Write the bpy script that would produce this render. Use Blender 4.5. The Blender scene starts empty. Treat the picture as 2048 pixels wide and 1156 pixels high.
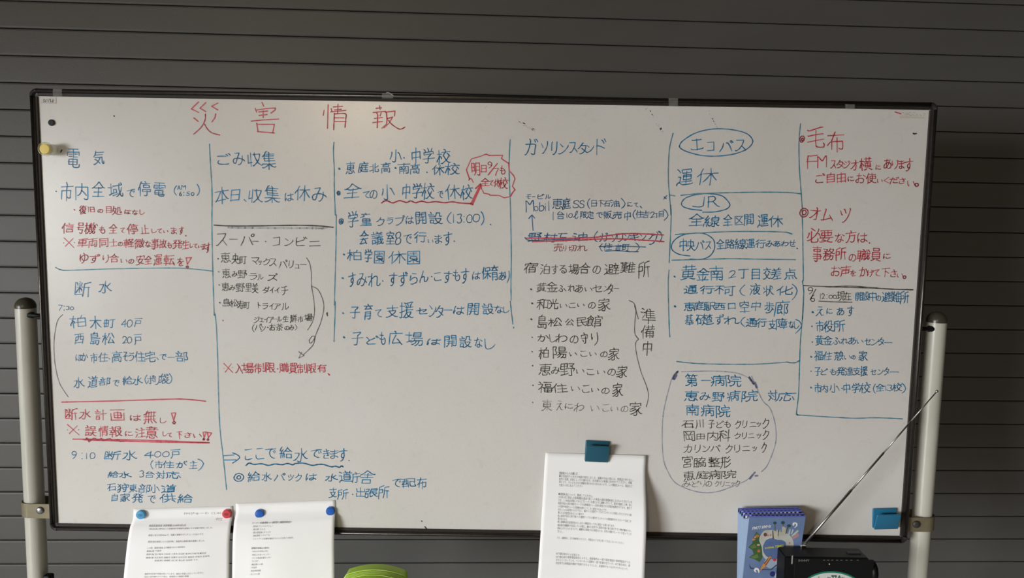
# -*- coding: utf-8 -*-
import bpy, bmesh, math, random
from mathutils import Vector, Matrix
random.seed(7)
sc = bpy.context.scene
COL = sc.collection
# ------------------------------------------------------------------ camera
W, H, FPX = 2048, 1156, 1560.0
CZ = 1.47
PITCH, ROLL = 0.1034, 0.0187
CAM = Vector((0, 0, CZ))
fwd = Vector((0, math.cos(PITCH), -math.sin(PITCH)))
up0 = Vector((0, math.sin(PITCH), math.cos(PITCH)))
rt0 = Vector((1, 0, 0))
RT = rt0*math.cos(ROLL) + up0*math.sin(ROLL)
UP = -rt0*math.sin(ROLL) + up0*math.cos(ROLL)
cd = bpy.data.cameras.new('camera')
cd.sensor_width = 36.0
cd.lens = FPX/W*36.0
cd.clip_start = 0.05
cam = bpy.data.objects.new('camera', cd)
COL.objects.link(cam)
cam.matrix_world = Matrix(((RT.x, UP.x, -fwd.x, CAM.x), (RT.y, UP.y, -fwd.y, CAM.y), (RT.z, UP.z, -fwd.z, CAM.z), (0, 0, 0, 1)))
sc.camera = cam
# ------------------------------------------------------------------ world, lights, exposure
sc.view_settings.view_transform = 'Standard'
sc.view_settings.look = 'None'
sc.view_settings.gamma = 1.0
sc.view_settings.use_curve_mapping = False
sc.view_settings.exposure = -0.10
wd = bpy.data.worlds.new('world'); sc.world = wd; wd.use_nodes = True
wd.node_tree.nodes['Background'].inputs[0].default_value = (1.0, 0.86, 0.72, 1)
wd.node_tree.nodes['Background'].inputs[1].default_value = 0.045

def area(name, loc, target, sx, sy, power, color):
    l = bpy.data.lights.new(name, 'AREA'); l.shape = 'RECTANGLE'; l.size = sx; l.size_y = sy
    l.energy = power; l.color = color
    o = bpy.data.objects.new(name, l); COL.objects.link(o); o.location = loc
    o.rotation_euler = (Vector(target)-Vector(loc)).to_track_quat('-Z', 'Y').to_euler()
    return o
win = area('window_light', (-4.4, -3.1, 1.25), (1.1, 1.6, -0.55), 2.3, 1.2, 50, (0.97, 0.99, 1.0))
win.data.spread = math.radians(56)
side = area('side_window_light', (-3.5, -0.1, 0.95), (0.0, 0.9, 0.65), 2.4, 1.3, 20, (0.95, 0.98, 1.0))
area('ceiling_lamp', (-1.45, -4.2, 2.42), (-0.3, 1.6, 1.5), 0.36, 0.14, 24, (1.0, 0.80, 0.55))
area('room_light', (-1.0, -2.2, 2.4), (-0.5, 1.5, 1.0), 1.4, 1.0, 6, (1.0, 0.70, 0.40))

# ------------------------------------------------------------------ geometry of the board plane
BYAW, BROLL = 0.0012, 0.0033
BC = Vector((-0.0619, 1.5959, CZ-0.236))
BN = Vector((-math.sin(BYAW), math.cos(BYAW), 0))          # points away from the camera
e1 = Vector((math.cos(BYAW), math.sin(BYAW), 0)); e3 = Vector((0, 0, 1))
EX = e1*math.cos(BROLL) + e3*math.sin(BROLL)
EZ = e3*math.cos(BROLL) - e1*math.sin(BROLL)
BW, BH = 1.788, 0.8887

def ray(px, py):
    return (fwd*FPX + RT*(px-W/2) - UP*(py-H/2)).normalized()
def on_board(px, py, d=0.0):
    """point in front of the board's face by d, seen at a pixel of the photograph"""
    r = ray(px, py); p0 = BC - BN*d
    return CAM + r*((p0-CAM).dot(BN)/r.dot(BN))
def on_y(px, py, y):
    r = ray(px, py); return CAM + r*(y/r.y)
def bp(u, v, d=0.0):
    return BC + EX*u + EZ*v - BN*d
def uv_of(p):
    q = p-BC; return q.dot(EX), q.dot(EZ)

# ------------------------------------------------------------------ materials
MATS = {}
def mat(name, color, rough=0.5, metal=0.0, spec=0.5, noise=0.0, nscale=60.0, bump=0.0, bscale=200.0, alpha=1.0, trans=0.0, ior=1.45, sub=0.0, coat=0.0, stretch=None, tint=None):
    if name in MATS: return MATS[name]
    m = bpy.data.materials.new(name); m.use_nodes = True
    nt = m.node_tree; b = nt.nodes['Principled BSDF']
    b.inputs['Base Color'].default_value = (*color, 1)
    b.inputs['Roughness'].default_value = rough
    b.inputs['Metallic'].default_value = metal
    b.inputs['Specular IOR Level'].default_value = spec
    b.inputs['IOR'].default_value = ior
    b.inputs['Transmission Weight'].default_value = trans
    b.inputs['Coat Weight'].default_value = coat
    b.inputs['Alpha'].default_value = alpha
    tc = nt.nodes.new('ShaderNodeTexCoord'); mp = nt.nodes.new('ShaderNodeMapping')
    nt.links.new(tc.outputs['Object'], mp.inputs['Vector'])
    if stretch: mp.inputs['Scale'].default_value = stretch
    if noise > 0:
        n = nt.nodes.new('ShaderNodeTexNoise'); n.inputs['Scale'].default_value = nscale; n.inputs['Detail'].default_value = 4
        nt.links.new(mp.outputs['Vector'], n.inputs['Vector'])
        r = nt.nodes.new('ShaderNodeValToRGB')
        lo = tuple(c*(1-noise) for c in color)
        hi = tint if tint else tuple(min(1, c*(1+noise*0.6)) for c in color)
        r.color_ramp.elements[0].position = 0.3; r.color_ramp.elements[1].position = 0.7
        r.color_ramp.elements[0].color = (*lo, 1); r.color_ramp.elements[1].color = (*hi, 1)
        nt.links.new(n.outputs['Fac'], r.inputs['Fac']); nt.links.new(r.outputs['Color'], b.inputs['Base Color'])
    if bump > 0:
        n2 = nt.nodes.new('ShaderNodeTexNoise'); n2.inputs['Scale'].default_value = bscale; n2.inputs['Detail'].default_value = 3
        nt.links.new(mp.outputs['Vector'], n2.inputs['Vector'])
        bm_ = nt.nodes.new('ShaderNodeBump'); bm_.inputs['Strength'].default_value = bump; bm_.inputs['Distance'].default_value = 0.001
        nt.links.new(n2.outputs['Fac'], bm_.inputs['Height']); nt.links.new(bm_.outputs['Normal'], b.inputs['Normal'])
    MATS[name] = m
    return m

M_SLAT = mat('shutter_paint', (0.130, 0.128, 0.120), 0.45, spec=0.6, noise=0.07, nscale=9, bump=0.25, bscale=500, stretch=(0.35, 1, 1))
M_GAP = mat('shutter_gap', (0.01, 0.01, 0.01), 0.8)
M_FLOOR = mat('floor_vinyl', (0.62, 0.60, 0.56), 0.4, noise=0.15, nscale=5)
M_FRAME = mat('frame_dark', (0.090, 0.081, 0.075), 0.32, metal=0.9, noise=0.15, nscale=120)
M_FRAME2 = mat('frame_brown', (0.030, 0.024, 0.021), 0.5, spec=0.25, noise=0.15, nscale=120)
M_CORNER = mat('corner_plastic', (0.022, 0.021, 0.020), 0.35, spec=0.5)
M_POLE = mat('pole_ivory', (0.57, 0.56, 0.49), 0.22, spec=0.6, noise=0.05, nscale=8, coat=0.3)
M_CAP = mat('pole_cap_olive', (0.060, 0.058, 0.040), 0.28, spec=0.5, noise=0.2, nscale=20)
M_CLAMP = mat('clamp_brass', (0.23, 0.20, 0.125), 0.45, metal=0.25, noise=0.12, nscale=60)
M_BOLT = mat('bolt_steel', (0.32, 0.33, 0.34), 0.3, metal=0.9)
M_BOLT2 = mat('bolt_dark', (0.06, 0.06, 0.055), 0.5, metal=0.3)
M_BLACK = mat('black_plastic', (0.0065, 0.007, 0.0075), 0.45, spec=0.22)
M_PAPER = mat('paper', (0.95, 0.95, 0.945), 0.8, spec=0.2, noise=0.015, nscale=12, bump=0.15, bscale=30)
M_INK = mat('ink', (0.055, 0.055, 0.055), 0.8)
M_INKG = mat('ink_grey', (0.28, 0.28, 0.28), 0.8)
M_TABLE = mat('table_laminate', (0.55, 0.52, 0.47), 0.4, noise=0.08, nscale=14)
M_MAGSKY = mat('magnet_sky', (0.07, 0.36, 0.66), 0.25, spec=0.6, coat=0.4)
M_MAGRED = mat('magnet_red', (0.66, 0.055, 0.07), 0.25, spec=0.6, coat=0.4)
M_MAGBLUE = mat('magnet_blue', (0.012, 0.115, 0.50), 0.22, spec=0.6, coat=0.4)
M_MAGDARK = mat('magnet_dark', (0.022, 0.027, 0.027), 0.7)
M_YEL = mat('magnet_yellow', (0.80, 0.60, 0.06), 0.35, noise=0.03, nscale=60)
M_CLEAR = mat('clear_acrylic', (0.80, 0.74, 0.50), 0.06, alpha=0.30, spec=0.9)
M_TAPE = mat('clear_tape', (0.60, 0.60, 0.56), 0.3, alpha=0.12, spec=0.4, noise=0.15, nscale=300)
M_CLIP = mat('clip_blue', (0.016, 0.10, 0.155), 0.3, spec=0.5, coat=0.2)
M_CLIP2 = mat('clip_sky', (0.022, 0.17, 0.31), 0.28, spec=0.5, coat=0.3)
M_LIME = mat('lime_plastic', (0.34, 0.55, 0.02), 0.42, spec=0.4, noise=0.10, nscale=25, bump=0.3, bscale=300)
M_LIME2 = mat('lime_seam', (0.50, 0.70, 0.12), 0.5)
M_STEEL = mat('antenna_steel', (0.42, 0.41, 0.39), 0.34, metal=1.0)
M_SILVER = mat('silver_trim', (0.8, 0.8, 0.8), 0.3, metal=0.8)

def board_material():
    m = bpy.data.materials.new('whiteboard_enamel'); m.use_nodes = True
    nt = m.node_tree; b = nt.nodes['Principled BSDF']
    b.inputs['Roughness'].default_value = 0.27; b.inputs['Specular IOR Level'].default_value = 0.5
    tc = nt.nodes.new('ShaderNodeTexCoord')
    n1 = nt.nodes.new('ShaderNodeTexNoise'); n1.inputs['Scale'].default_value = 3.0; n1.inputs['Detail'].default_value = 5
    n2 = nt.nodes.new('ShaderNodeTexNoise'); n2.inputs['Scale'].default_value = 55.0; n2.inputs['Detail'].default_value = 6
    n3 = nt.nodes.new('ShaderNodeTexNoise'); n3.inputs['Scale'].default_value = 420.0; n3.inputs['Detail'].default_value = 2
    for n in (n1, n2, n3): nt.links.new(tc.outputs['Object'], n.inputs['Vector'])
    r1 = nt.nodes.new('ShaderNodeValToRGB')
    r1.color_ramp.elements[0].position = 0.3; r1.color_ramp.elements[1].position = 0.7
    r1.color_ramp.elements[0].color = (0.685, 0.655, 0.615, 1); r1.color_ramp.elements[1].color = (0.735, 0.720, 0.695, 1)
    nt.links.new(n1.outputs['Fac'], r1.inputs['Fac'])
    r2 = nt.nodes.new('ShaderNodeValToRGB')      # old smears
    r2.color_ramp.elements[0].position = 0.25; r2.color_ramp.elements[1].position = 0.40
    r2.color_ramp.elements[0].color = (0.955, 0.95, 0.945, 1); r2.color_ramp.elements[1].color = (1, 1, 1, 1)
    nt.links.new(n2.outputs['Fac'], r2.inputs['Fac'])
    r3 = nt.nodes.new('ShaderNodeValToRGB')
    r3.color_ramp.elements[0].position = 0.25; r3.color_ramp.elements[1].position = 0.75
    r3.color_ramp.elements[0].color = (0.95, 0.955, 0.95, 1); r3.color_ramp.elements[1].color = (1, 1, 1, 1)
    nt.links.new(n3.outputs['Fac'], r3.inputs['Fac'])
    x = nt.nodes.new('ShaderNodeMix'); x.data_type = 'RGBA'; x.blend_type = 'MULTIPLY'; x.inputs['Factor'].default_value = 1
    nt.links.new(r1.outputs['Color'], x.inputs[6]); nt.links.new(r2.outputs['Color'], x.inputs[7])
    y = nt.nodes.new('ShaderNodeMix'); y.data_type = 'RGBA'; y.blend_type = 'MULTIPLY'; y.inputs['Factor'].default_value = 1
    nt.links.new(x.outputs[2], y.inputs[6]); nt.links.new(r3.outputs['Color'], y.inputs[7])
    nt.links.new(y.outputs[2], b.inputs['Base Color'])
    rr = nt.nodes.new('ShaderNodeMapRange'); rr.inputs['To Min'].default_value = 0.22; rr.inputs['To Max'].default_value = 0.28
    nt.links.new(n2.outputs['Fac'], rr.inputs['Value']); nt.links.new(rr.outputs['Result'], b.inputs['Roughness'])
    return m
M_BOARD = board_material()

def marker(name, c, worn=0.28):
    m = bpy.data.materials.new(name); m.use_nodes = True
    nt = m.node_tree; b = nt.nodes['Principled BSDF']
    b.inputs['Roughness'].default_value = 0.45
    tc = nt.nodes.new('ShaderNodeTexCoord')
    n = nt.nodes.new('ShaderNodeTexNoise'); n.inputs['Scale'].default_value = 90; n.inputs['Detail'].default_value = 3
    nt.links.new(tc.outputs['Object'], n.inputs['Vector'])
    r = nt.nodes.new('ShaderNodeValToRGB')
    r.color_ramp.elements[0].position = 0.35; r.color_ramp.elements[1].position = 0.68
    lit = tuple(a*(1-worn)+q*worn for a, q in zip(c, (0.66, 0.64, 0.60)))
    r.color_ramp.elements[0].color = (*c, 1); r.color_ramp.elements[1].color = (*lit, 1)
    nt.links.new(n.outputs['Fac'], r.inputs['Fac']); nt.links.new(r.outputs['Color'], b.inputs['Base Color'])
    return m
#         material, half width in metres, height above the face
INKS = {
 'b': (marker('marker_blue', (0.001, 0.205, 0.420), 0.16), 0.00112, 0.00020),
 'B': (marker('marker_blue_thick', (0.001, 0.205, 0.420), 0.08), 0.00145, 0.00020),
 'v': (marker('marker_teal', (0.020, 0.235, 0.350)), 0.00112, 0.00016),
 'c': (marker('marker_navy', (0.008, 0.130, 0.300), 0.15), 0.00110, 0.00020),
 'r': (marker('marker_red', (0.600, 0.042, 0.075), 0.2), 0.00110, 0.00040),
 'R': (marker('marker_red_thick', (0.620, 0.045, 0.085), 0.1), 0.00135, 0.00045),
 'd': (marker('marker_dark_red', (0.340, 0.060, 0.070)), 0.00095, 0.00040),
 'k': (marker('marker_black', (0.030, 0.027, 0.026)), 0.00098, 0.00030),
 'K': (marker('marker_black_thick', (0.025, 0.022, 0.022), 0.1), 0.00130, 0.00030),
 'k2': (marker('marker_black_thin', (0.080, 0.075, 0.070)), 0.00080, 0.00030),
 'g': (marker('marker_grey', (0.190, 0.175, 0.160), 0.45), 0.00090, 0.00030),
 'g2': (marker('marker_smear', (0.380, 0.380, 0.410), 0.6), 0.00200, 0.00012),
 'p': (marker('marker_violet_faded', (0.330, 0.350, 0.470), 0.5), 0.00115, 0.00014),
 'P': (marker('marker_violet', (0.130, 0.140, 0.330), 0.3), 0.00230, 0.00014),
}

# ------------------------------------------------------------------ mesh helpers
def link(name, me, m, parent=None, smooth=False):
    if isinstance(m, (list, tuple)):
        for q in m: me.materials.append(q)
    elif m: me.materials.append(m)
    if smooth:
        for p in me.polygons: p.use_smooth = True
    o = bpy.data.objects.new(name, me); COL.objects.link(o)
    if parent: o.parent = parent
    return o
def empty(name, loc, label=None, cat=None, group=None):
    o = bpy.data.objects.new(name, None); COL.objects.link(o); o.location = loc
    o.empty_display_size = 0.05
    if label: o['label'] = label
    if cat: o['category'] = cat
    if group: o['group'] = group
    return o
def loc_of(root):
    return Vector(root.location) if root else Vector((0, 0, 0))
def mesh_obj(name, verts, faces, m, parent=None, smooth=False, fm=None):
    """verts in world space; stored relative to the parent thing"""
    off = Vector((0, 0, 0)); p = parent
    while p: off += Vector(p.location); p = p.parent
    me = bpy.data.meshes.new(name)
    me.from_pydata([tuple(Vector(v)-off) for v in verts], [], faces); me.update()
    o = link(name, me, m, parent, smooth)
    if fm:
        for i, k in enumerate(fm): me.polygons[i].material_index = k
    return o
def bm_obj(name, bm, m, parent=None, smooth=False):
    off = Vector((0, 0, 0)); p = parent
    while p: off += Vector(p.location); p = p.parent
    bmesh.ops.translate(bm, verts=bm.verts, vec=-off)
    me = bpy.data.meshes.new(name); bm.to_mesh(me); bm.free()
    return link(name, me, m, parent, smooth)
def basis(ax, ay, az, o):
    return Matrix(((ax.x, ay.x, az.x, o.x), (ax.y, ay.y, az.y, o.y), (ax.z, ay.z, az.z, o.z), (0, 0, 0, 1)))
def box_bm(mtx, sx, sy, sz, bev=0.0, seg=2, bm=None):
    bm = bm or bmesh.new()
    r = bmesh.ops.create_cube(bm, size=1.0)
    vs = r['verts']
    bmesh.ops.scale(bm, verts=vs, vec=(sx, sy, sz))
    if bev > 0:
        es = list({e for v in vs for e in v.link_edges})
        g = bmesh.ops.bevel(bm, geom=es, offset=bev, segments=seg, affect='EDGES', profile=0.5)
        vs = list({v for f in g['faces'] for v in f.verts} | {v for v in vs if v.is_valid})
        seen = set(vs); st = list(vs)
        while st:
            v = st.pop()
            for e in v.link_edges:
                w = e.other_vert(v)
                if w not in seen: seen.add(w); st.append(w)
        vs = list(seen)
    bmesh.ops.transform(bm, verts=vs, matrix=mtx)
    return bm
def lathe_bm(prof, mtx, seg=40, bm=None):
    """prof: list of (radius, height); axis = local z of mtx"""
    bm = bm or bmesh.new(); rings = []
    for r, h in prof:
        if r < 1e-7: rings.append([bm.verts.new(mtx @ Vector((0, 0, h)))])
        else: rings.append([bm.verts.new(mtx @ Vector((r*math.cos(2*math.pi*i/seg), r*math.sin(2*math.pi*i/seg), h))) for i in range(seg)])
    for a, b in zip(rings[:-1], rings[1:]):
        for i in range(seg):
            j = (i+1) % seg
            if len(a) == 1 and len(b) == 1: continue
            if len(a) == 1: bm.faces.new((a[0], b[i], b[j]))
            elif len(b) == 1: bm.faces.new((a[i], b[0], a[j]))
            else: bm.faces.new((a[i], b[i], b[j], a[j]))
    bmesh.ops.recalc_face_normals(bm, faces=bm.faces)
    return bm
def tube_bm(p0, p1, r0, r1=None, seg=16, bm=None):
    r1 = r0 if r1 is None else r1
    d = (p1-p0); L = d.length; q = d.normalized().to_track_quat('Z', 'Y').to_matrix().to_4x4(); q.translation = p0
    return lathe_bm([(0, 0), (r0, 0), (r1, L), (0, L)], q, seg, bm)
def outward(root_loc): return Matrix.Translation(root_loc)
# frame with z pointing to the viewer out of the board
def board_mtx(p): return basis(EX, EZ, -BN, p)

# ================================================================== THE SETTING
SY, SYAW = 2.33, 0.0467
SE = Vector((math.cos(SYAW), math.sin(SYAW), 0)); SN = Vector((-math.sin(SYAW), math.cos(SYAW), 0))
SP = 0.07517; SZ0 = CZ + 0.5537
def sh(u, z, d=0.0): return Vector((0, SY, 0)) + SE*u - SN*d + Vector((0, 0, z))
wall = mesh_obj('wall_back', [sh(-4.2, 0, -0.02), sh(4.2, 0, -0.02), sh(4.2, 3.0, -0.02), sh(-4.2, 3.0, -0.02), sh(-4.2, 0, -0.06), sh(4.2, 0, -0.06), sh(4.2, 3.0, -0.06), sh(-4.2, 3.0, -0.06)],
                [(0, 1, 2, 3), (5, 4, 7, 6), (3, 2, 6, 7), (1, 0, 4, 5), (0, 3, 7, 4), (2, 1, 5, 6)], M_GAP)
wall['kind'] = 'structure'; wall['label'] = 'closed grey roller shutter of flat horizontal slats'
k0 = int((SZ0-2.66)/SP)-1
base_me = None
# slat section: (depth, height) measured from the groove below it
def slat_mesh():
    g = 0.0013
    sec = [(-0.019, g), (-0.001, g), (0.0004, g+0.0012), (0.0012, 0.006), (0.0012, SP-0.006), (0.0006, SP-0.0026), (-0.0006, SP-0.0012), (-0.019, SP-0.0012)]
    vs, fs = [], []
    for u in (-4.1, 4.1):
        for d, z in sec:
            vs.append(SE*u - SN*d + Vector((0, 0, z)))
    n = len(sec)
    for i in range(n):
        j = (i+1) % n
        fs.append((i, j, j+n, i+n))
    fs.append(tuple(range(n-1, -1, -1))); fs.append(tuple(range(n, 2*n)))
    me = bpy.data.meshes.new('slat'); me.from_pydata([tuple(v) for v in vs], [], fs); me.update()
    bm = bmesh.new(); bm.from_mesh(me); bmesh.ops.recalc_face_normals(bm, faces=bm.faces); bm.to_mesh(me); bm.free()
    me.materials.append(M_SLAT)
    return me
sm = slat_mesh()
k = -14
while True:
    z = SZ0 - (k+1)*SP
    if z < 0.0: break
    if z+SP < 3.0:
        o = bpy.data.objects.new('slat', sm); COL.objects.link(o); o.parent = wall
        o.location = Vector((0, SY+random.uniform(-0.0002, 0.0002), z))
    k += 1
fl = mesh_obj('floor', [(-6, -5, 0), (4.4, -5, 0), (4.4, 2.9, 0), (-6, 2.9, 0), (-6, -5, -0.05), (4.4, -5, -0.05), (4.4, 2.9, -0.05), (-6, 2.9, -0.05)],
              [(0, 1, 2, 3), (7, 6, 5, 4), (0, 4, 5, 1), (1, 5, 6, 2), (2, 6, 7, 3), (3, 7, 4, 0)], M_FLOOR)
fl['kind'] = 'structure'; fl['label'] = 'grey floor under the whiteboard stand'

# ================================================================== WHITEBOARD
wb = empty('whiteboard', (BC.x, BC.y+0.03, 0), 'wide white mobile whiteboard covered in blue, black and red handwriting', 'whiteboard')
hw, hh = BW/2, BH/2
# the writing face
face = bm_obj('writing_face', box_bm(basis(EX, EZ, -BN, bp(0, 0, -0.006)), BW+0.006, BH+0.006, 0.012), M_BOARD, wb)
face['label'] = 'glossy off-white enamelled writing face'
# frame rails
PROF = [(0.0, -0.014), (0.0, 0.0022), (0.0012, 0.0030), (0.0058, 0.0034), (0.0068, 0.0062), (0.0082, 0.0083), (0.0102, 0.0090), (0.0122, 0.0084), (0.0138, 0.0066), (0.0148, 0.0040), (0.0152, 0.0008), (0.0152, -0.0140)]
def rail(pa, pb, outdir, name='frame_rail'):
    vs = []; fs = []; n = len(PROF)
    for base in (pa, pb):
        for w, d in PROF: vs.append(base + outdir*w - BN*d)
    for i in range(n):
        j = (i+1) % n; fs.append((i, j, j+n, i+n))
    fs.append(tuple(range(n-1, -1, -1))); fs.append(tuple(range(n, 2*n)))
    o = mesh_obj(name, vs, fs, [M_FRAME, M_FRAME2], wb, fm=[1 if i in (1, 2) else 0 for i in range(n)]+[0, 0])
    bm = bmesh.new(); bm.from_mesh(o.data); bmesh.ops.recalc_face_normals(bm, faces=bm.faces); bm.to_mesh(o.data); bm.free()
    for i in (4, 5, 6, 7, 8, 9): o.data.polygons[i].use_smooth = True
    return o
g = 0.0008
rail(bp(-hw+g, hh), bp(hw-g, hh), EZ)
rail(bp(hw-g, -hh), bp(-hw+g, -hh), -EZ)
rail(bp(-hw, -hh+g), bp(-hw, hh-g), -EX)
rail(bp(hw, hh-g), bp(hw, -hh+g), EX)
def corner(sx, sz):
    c = bp(sx*hw, sz*hh); vs = []; fs = []; n = len(PROF); S = 9
    P2 = [(w*1.02, d*1.04 if d > 0 else d) for w, d in PROF]
    for i in range(S+1):
        a = math.pi/2*i/S; dirv = EX*(sx*math.cos(a)) + EZ*(sz*math.sin(a))
        for w, d in P2: vs.append(c + dirv*w - BN*d)
    for i in range(S):
        for k in range(n-1):
            a = i*n+k; fs.append((a, a+1, a+1+n, a+n))
    o = mesh_obj('frame_corner', vs, fs, M_CORNER, wb, smooth=False)
    bm = bmesh.new(); bm.from_mesh(o.data); bmesh.ops.remove_doubles(bm, verts=bm.verts, dist=1e-6); bmesh.ops.recalc_face_normals(bm, faces=bm.faces)
    bm.normal_update()
    f = max(bm.faces, key=lambda f: f.calc_area())
    bm.to_mesh(o.data); bm.free()
    return o
for sx in (-1, 1):
    for sz in (-1, 1): corner(sx, sz)
# back sheet of the board
bk = bm_obj('back_sheet', box_bm(basis(EX, EZ, -BN, bp(0, 0, -0.0132)), BW+0.02, BH+0.02, 0.0012), M_FRAME, wb)

# poles
PR = 0.0200
def pole(px_top, py_top, px_bot, side):
    y = BC.y + 0.0300
    pt = on_y(px_top, py_top, y); pb = on_y(px_bot, 1156, y)
    d = (pb-pt)/(pb.z-pt.z)
    top = pt; x0 = pt + d*(0.06-pt.z)
    x0 = Vector((pt.x, y, 0.06))
    L = top.z-0.06
    bm = lathe_bm([(0, 0), (PR, 0), (PR, L), (PR-0.0015, L)], Matrix.Translation(x0), 48)
    p = bm_obj('pole', bm, M_POLE, wb, True)
    mod = p.modifiers.new('es', 'EDGE_SPLIT')
    prof = [(PR+0.0003, -0.004), (PR+0.0003, 0.0015), (PR-0.0010, 0.006), (PR-0.0035, 0.0105), (PR-0.0075, 0.0145), (PR-0.0130, 0.0172), (0, 0.0185)]
    bm_obj('pole_cap', lathe_bm(prof, Matrix.Translation((x0.x, y, top.z)), 40), M_CAP, wb, True)['label'] = 'olive domed plastic cap'
    # foot and castors
    bm_obj('foot_bar', box_bm(Matrix.Translation((x0.x, y-0.02, 0.075)), 0.04, 0.46, 0.03, 0.006), M_POLE, wb)
    for s in (-1, 1):
        cy = y-0.02+s*0.2
        bm = tube_bm(Vector((x0.x-0.012, cy, 0.026)), Vector((x0.x+0.012, cy, 0.026)), 0.026, seg=20)
        tube_bm(Vector((x0.x, cy, 0.04)), Vector((x0.x, cy, 0.062)), 0.008, seg=12, bm=bm)
        bm_obj('castor', bm, M_BLACK, wb)
    return x0
pl = pole(51, 612, 78.3, -1)
pr_ = pole(1873.5, 640.5, 1837, 1)
y_p = BC.y+0.03
bm_obj('crossbar', box_bm(Matrix.Translation(((pl.x+pr_.x)/2, y_p, 0.25)), pr_.x-pl.x-0.03, 0.02, 0.04, 0.004), M_POLE, wb)
# pivot rods between frame and pole
for (x_in, x_out, px, py) in ((-hw-0.012, pl.x, 78, 629), (hw+0.012, pr_.x, 1852, 656)):
    q = on_y(px, py, y_p)
    a = Vector((BC.x+x_in, y_p-0.016, q.z)); b = Vector((x_out, y_p-0.010, q.z))
    bm_obj('pivot_rod', tube_bm(a, b, 0.0042, seg=14), M_BLACK, wb, True)
    s = 1 if x_out > x_in+BC.x else -1
    bm_obj('pivot_collar', tube_bm(Vector((x_out-s*(PR+0.0015), y_p-0.010, q.z)), Vector((x_out-s*(PR-0.008), y_p-0.010, q.z)), 0.0065, seg=18), M_BLACK, wb)
# clamps
def clamp(px, py, pole_x, side, boltm):
    zc = on_y(px, py, y_p-PR).z; h = 0.0315
    xe = BC.x + side*(hw+0.0135)                 # frame side
    R = PR+0.0022; th = 0.0022
    pts = [(xe, y_p-R)]                           # plate, then the wrap round the pole
    n = 16
    for i in range(n+1):
        a = -math.pi/2 + side*math.pi*i/n
        pts.append((pole_x+R*math.cos(a), y_p+R*math.sin(a)))
    pts.append((xe, y_p+R))
    # thick strip
    vs = []; fs = []
    def nrm(i):
        a = Vector(pts[max(0, i-1)]); b = Vector(pts[min(len(pts)-1, i+1)]); t = (b-a).normalized()
        return Vector((t.y, -t.x))*side
    for i, p in enumerate(pts):
        nn = nrm(i)
        for q in (0, 1):
            x = p[0]+nn.x*th*q*(1); yy = p[1]+nn.y*th*q
            vs += [(x, yy, zc-h/2), (x, yy, zc+h/2)]
    for i in range(len(pts)-1):
        a = 4*i; b = a+4
        fs += [(a, a+1, b+1, b), (a+2, b+2, b+3, a+3), (a+1, a+3, b+3, b+1), (a, b, b+2, a+2)]
    e = 4*(len(pts)-1); fs += [(0, 2, 3, 1), (e, e+1, e+3, e+2)]
    o = mesh_obj('clamp', vs, fs, M_CLAMP, wb)
    bm = bmesh.new(); bm.from_mesh(o.data); bmesh.ops.recalc_face_normals(bm, faces=bm.faces)
    es = [e for e in bm.edges if len(e.link_faces) == 2 and e.calc_face_angle() > 1.0]
    bmesh.ops.bevel(bm, geom=es, offset=0.0006, segments=2, affect='EDGES')
    bm.to_mesh(o.data); bm.free()
    o['label'] = 'brass-coloured metal clamp strap'
    return o, zc, y_p-R-th
c1, z1, yf1 = clamp(81, 1021, pl.x, -1, M_BOLT)
c2, z2, yf2 = clamp(1836, 1048, pr_.x, 1, M_BOLT2)
for (c, px, py, yf, m) in ((c1, 80.5, 1020.5, yf1, M_BOLT), (c2, 1832.5, 1048.5, yf2, M_BOLT2)):
    q = on_y(px, py, yf); mt = basis(Vector((1, 0, 0)), Vector((0, 0, 1)), Vector((0, -1, 0)), q)
    bm_obj('bolt', lathe_bm([(0, -0.002), (0.0082, -0.002), (0.0082, 0.0008), (0.0074, 0.0026), (0.0045, 0.0040), (0, 0.0044)], mt, 28), m, c, True)
# knob low on the left pole
q = on_y(97, 1156, y_p-0.012)
bm_obj('clamp_knob', box_bm(Matrix.Translation((q.x, y_p-0.012, q.z-0.006)), 0.018, 0.02, 0.030, 0.005), M_BLACK, wb)

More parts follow.
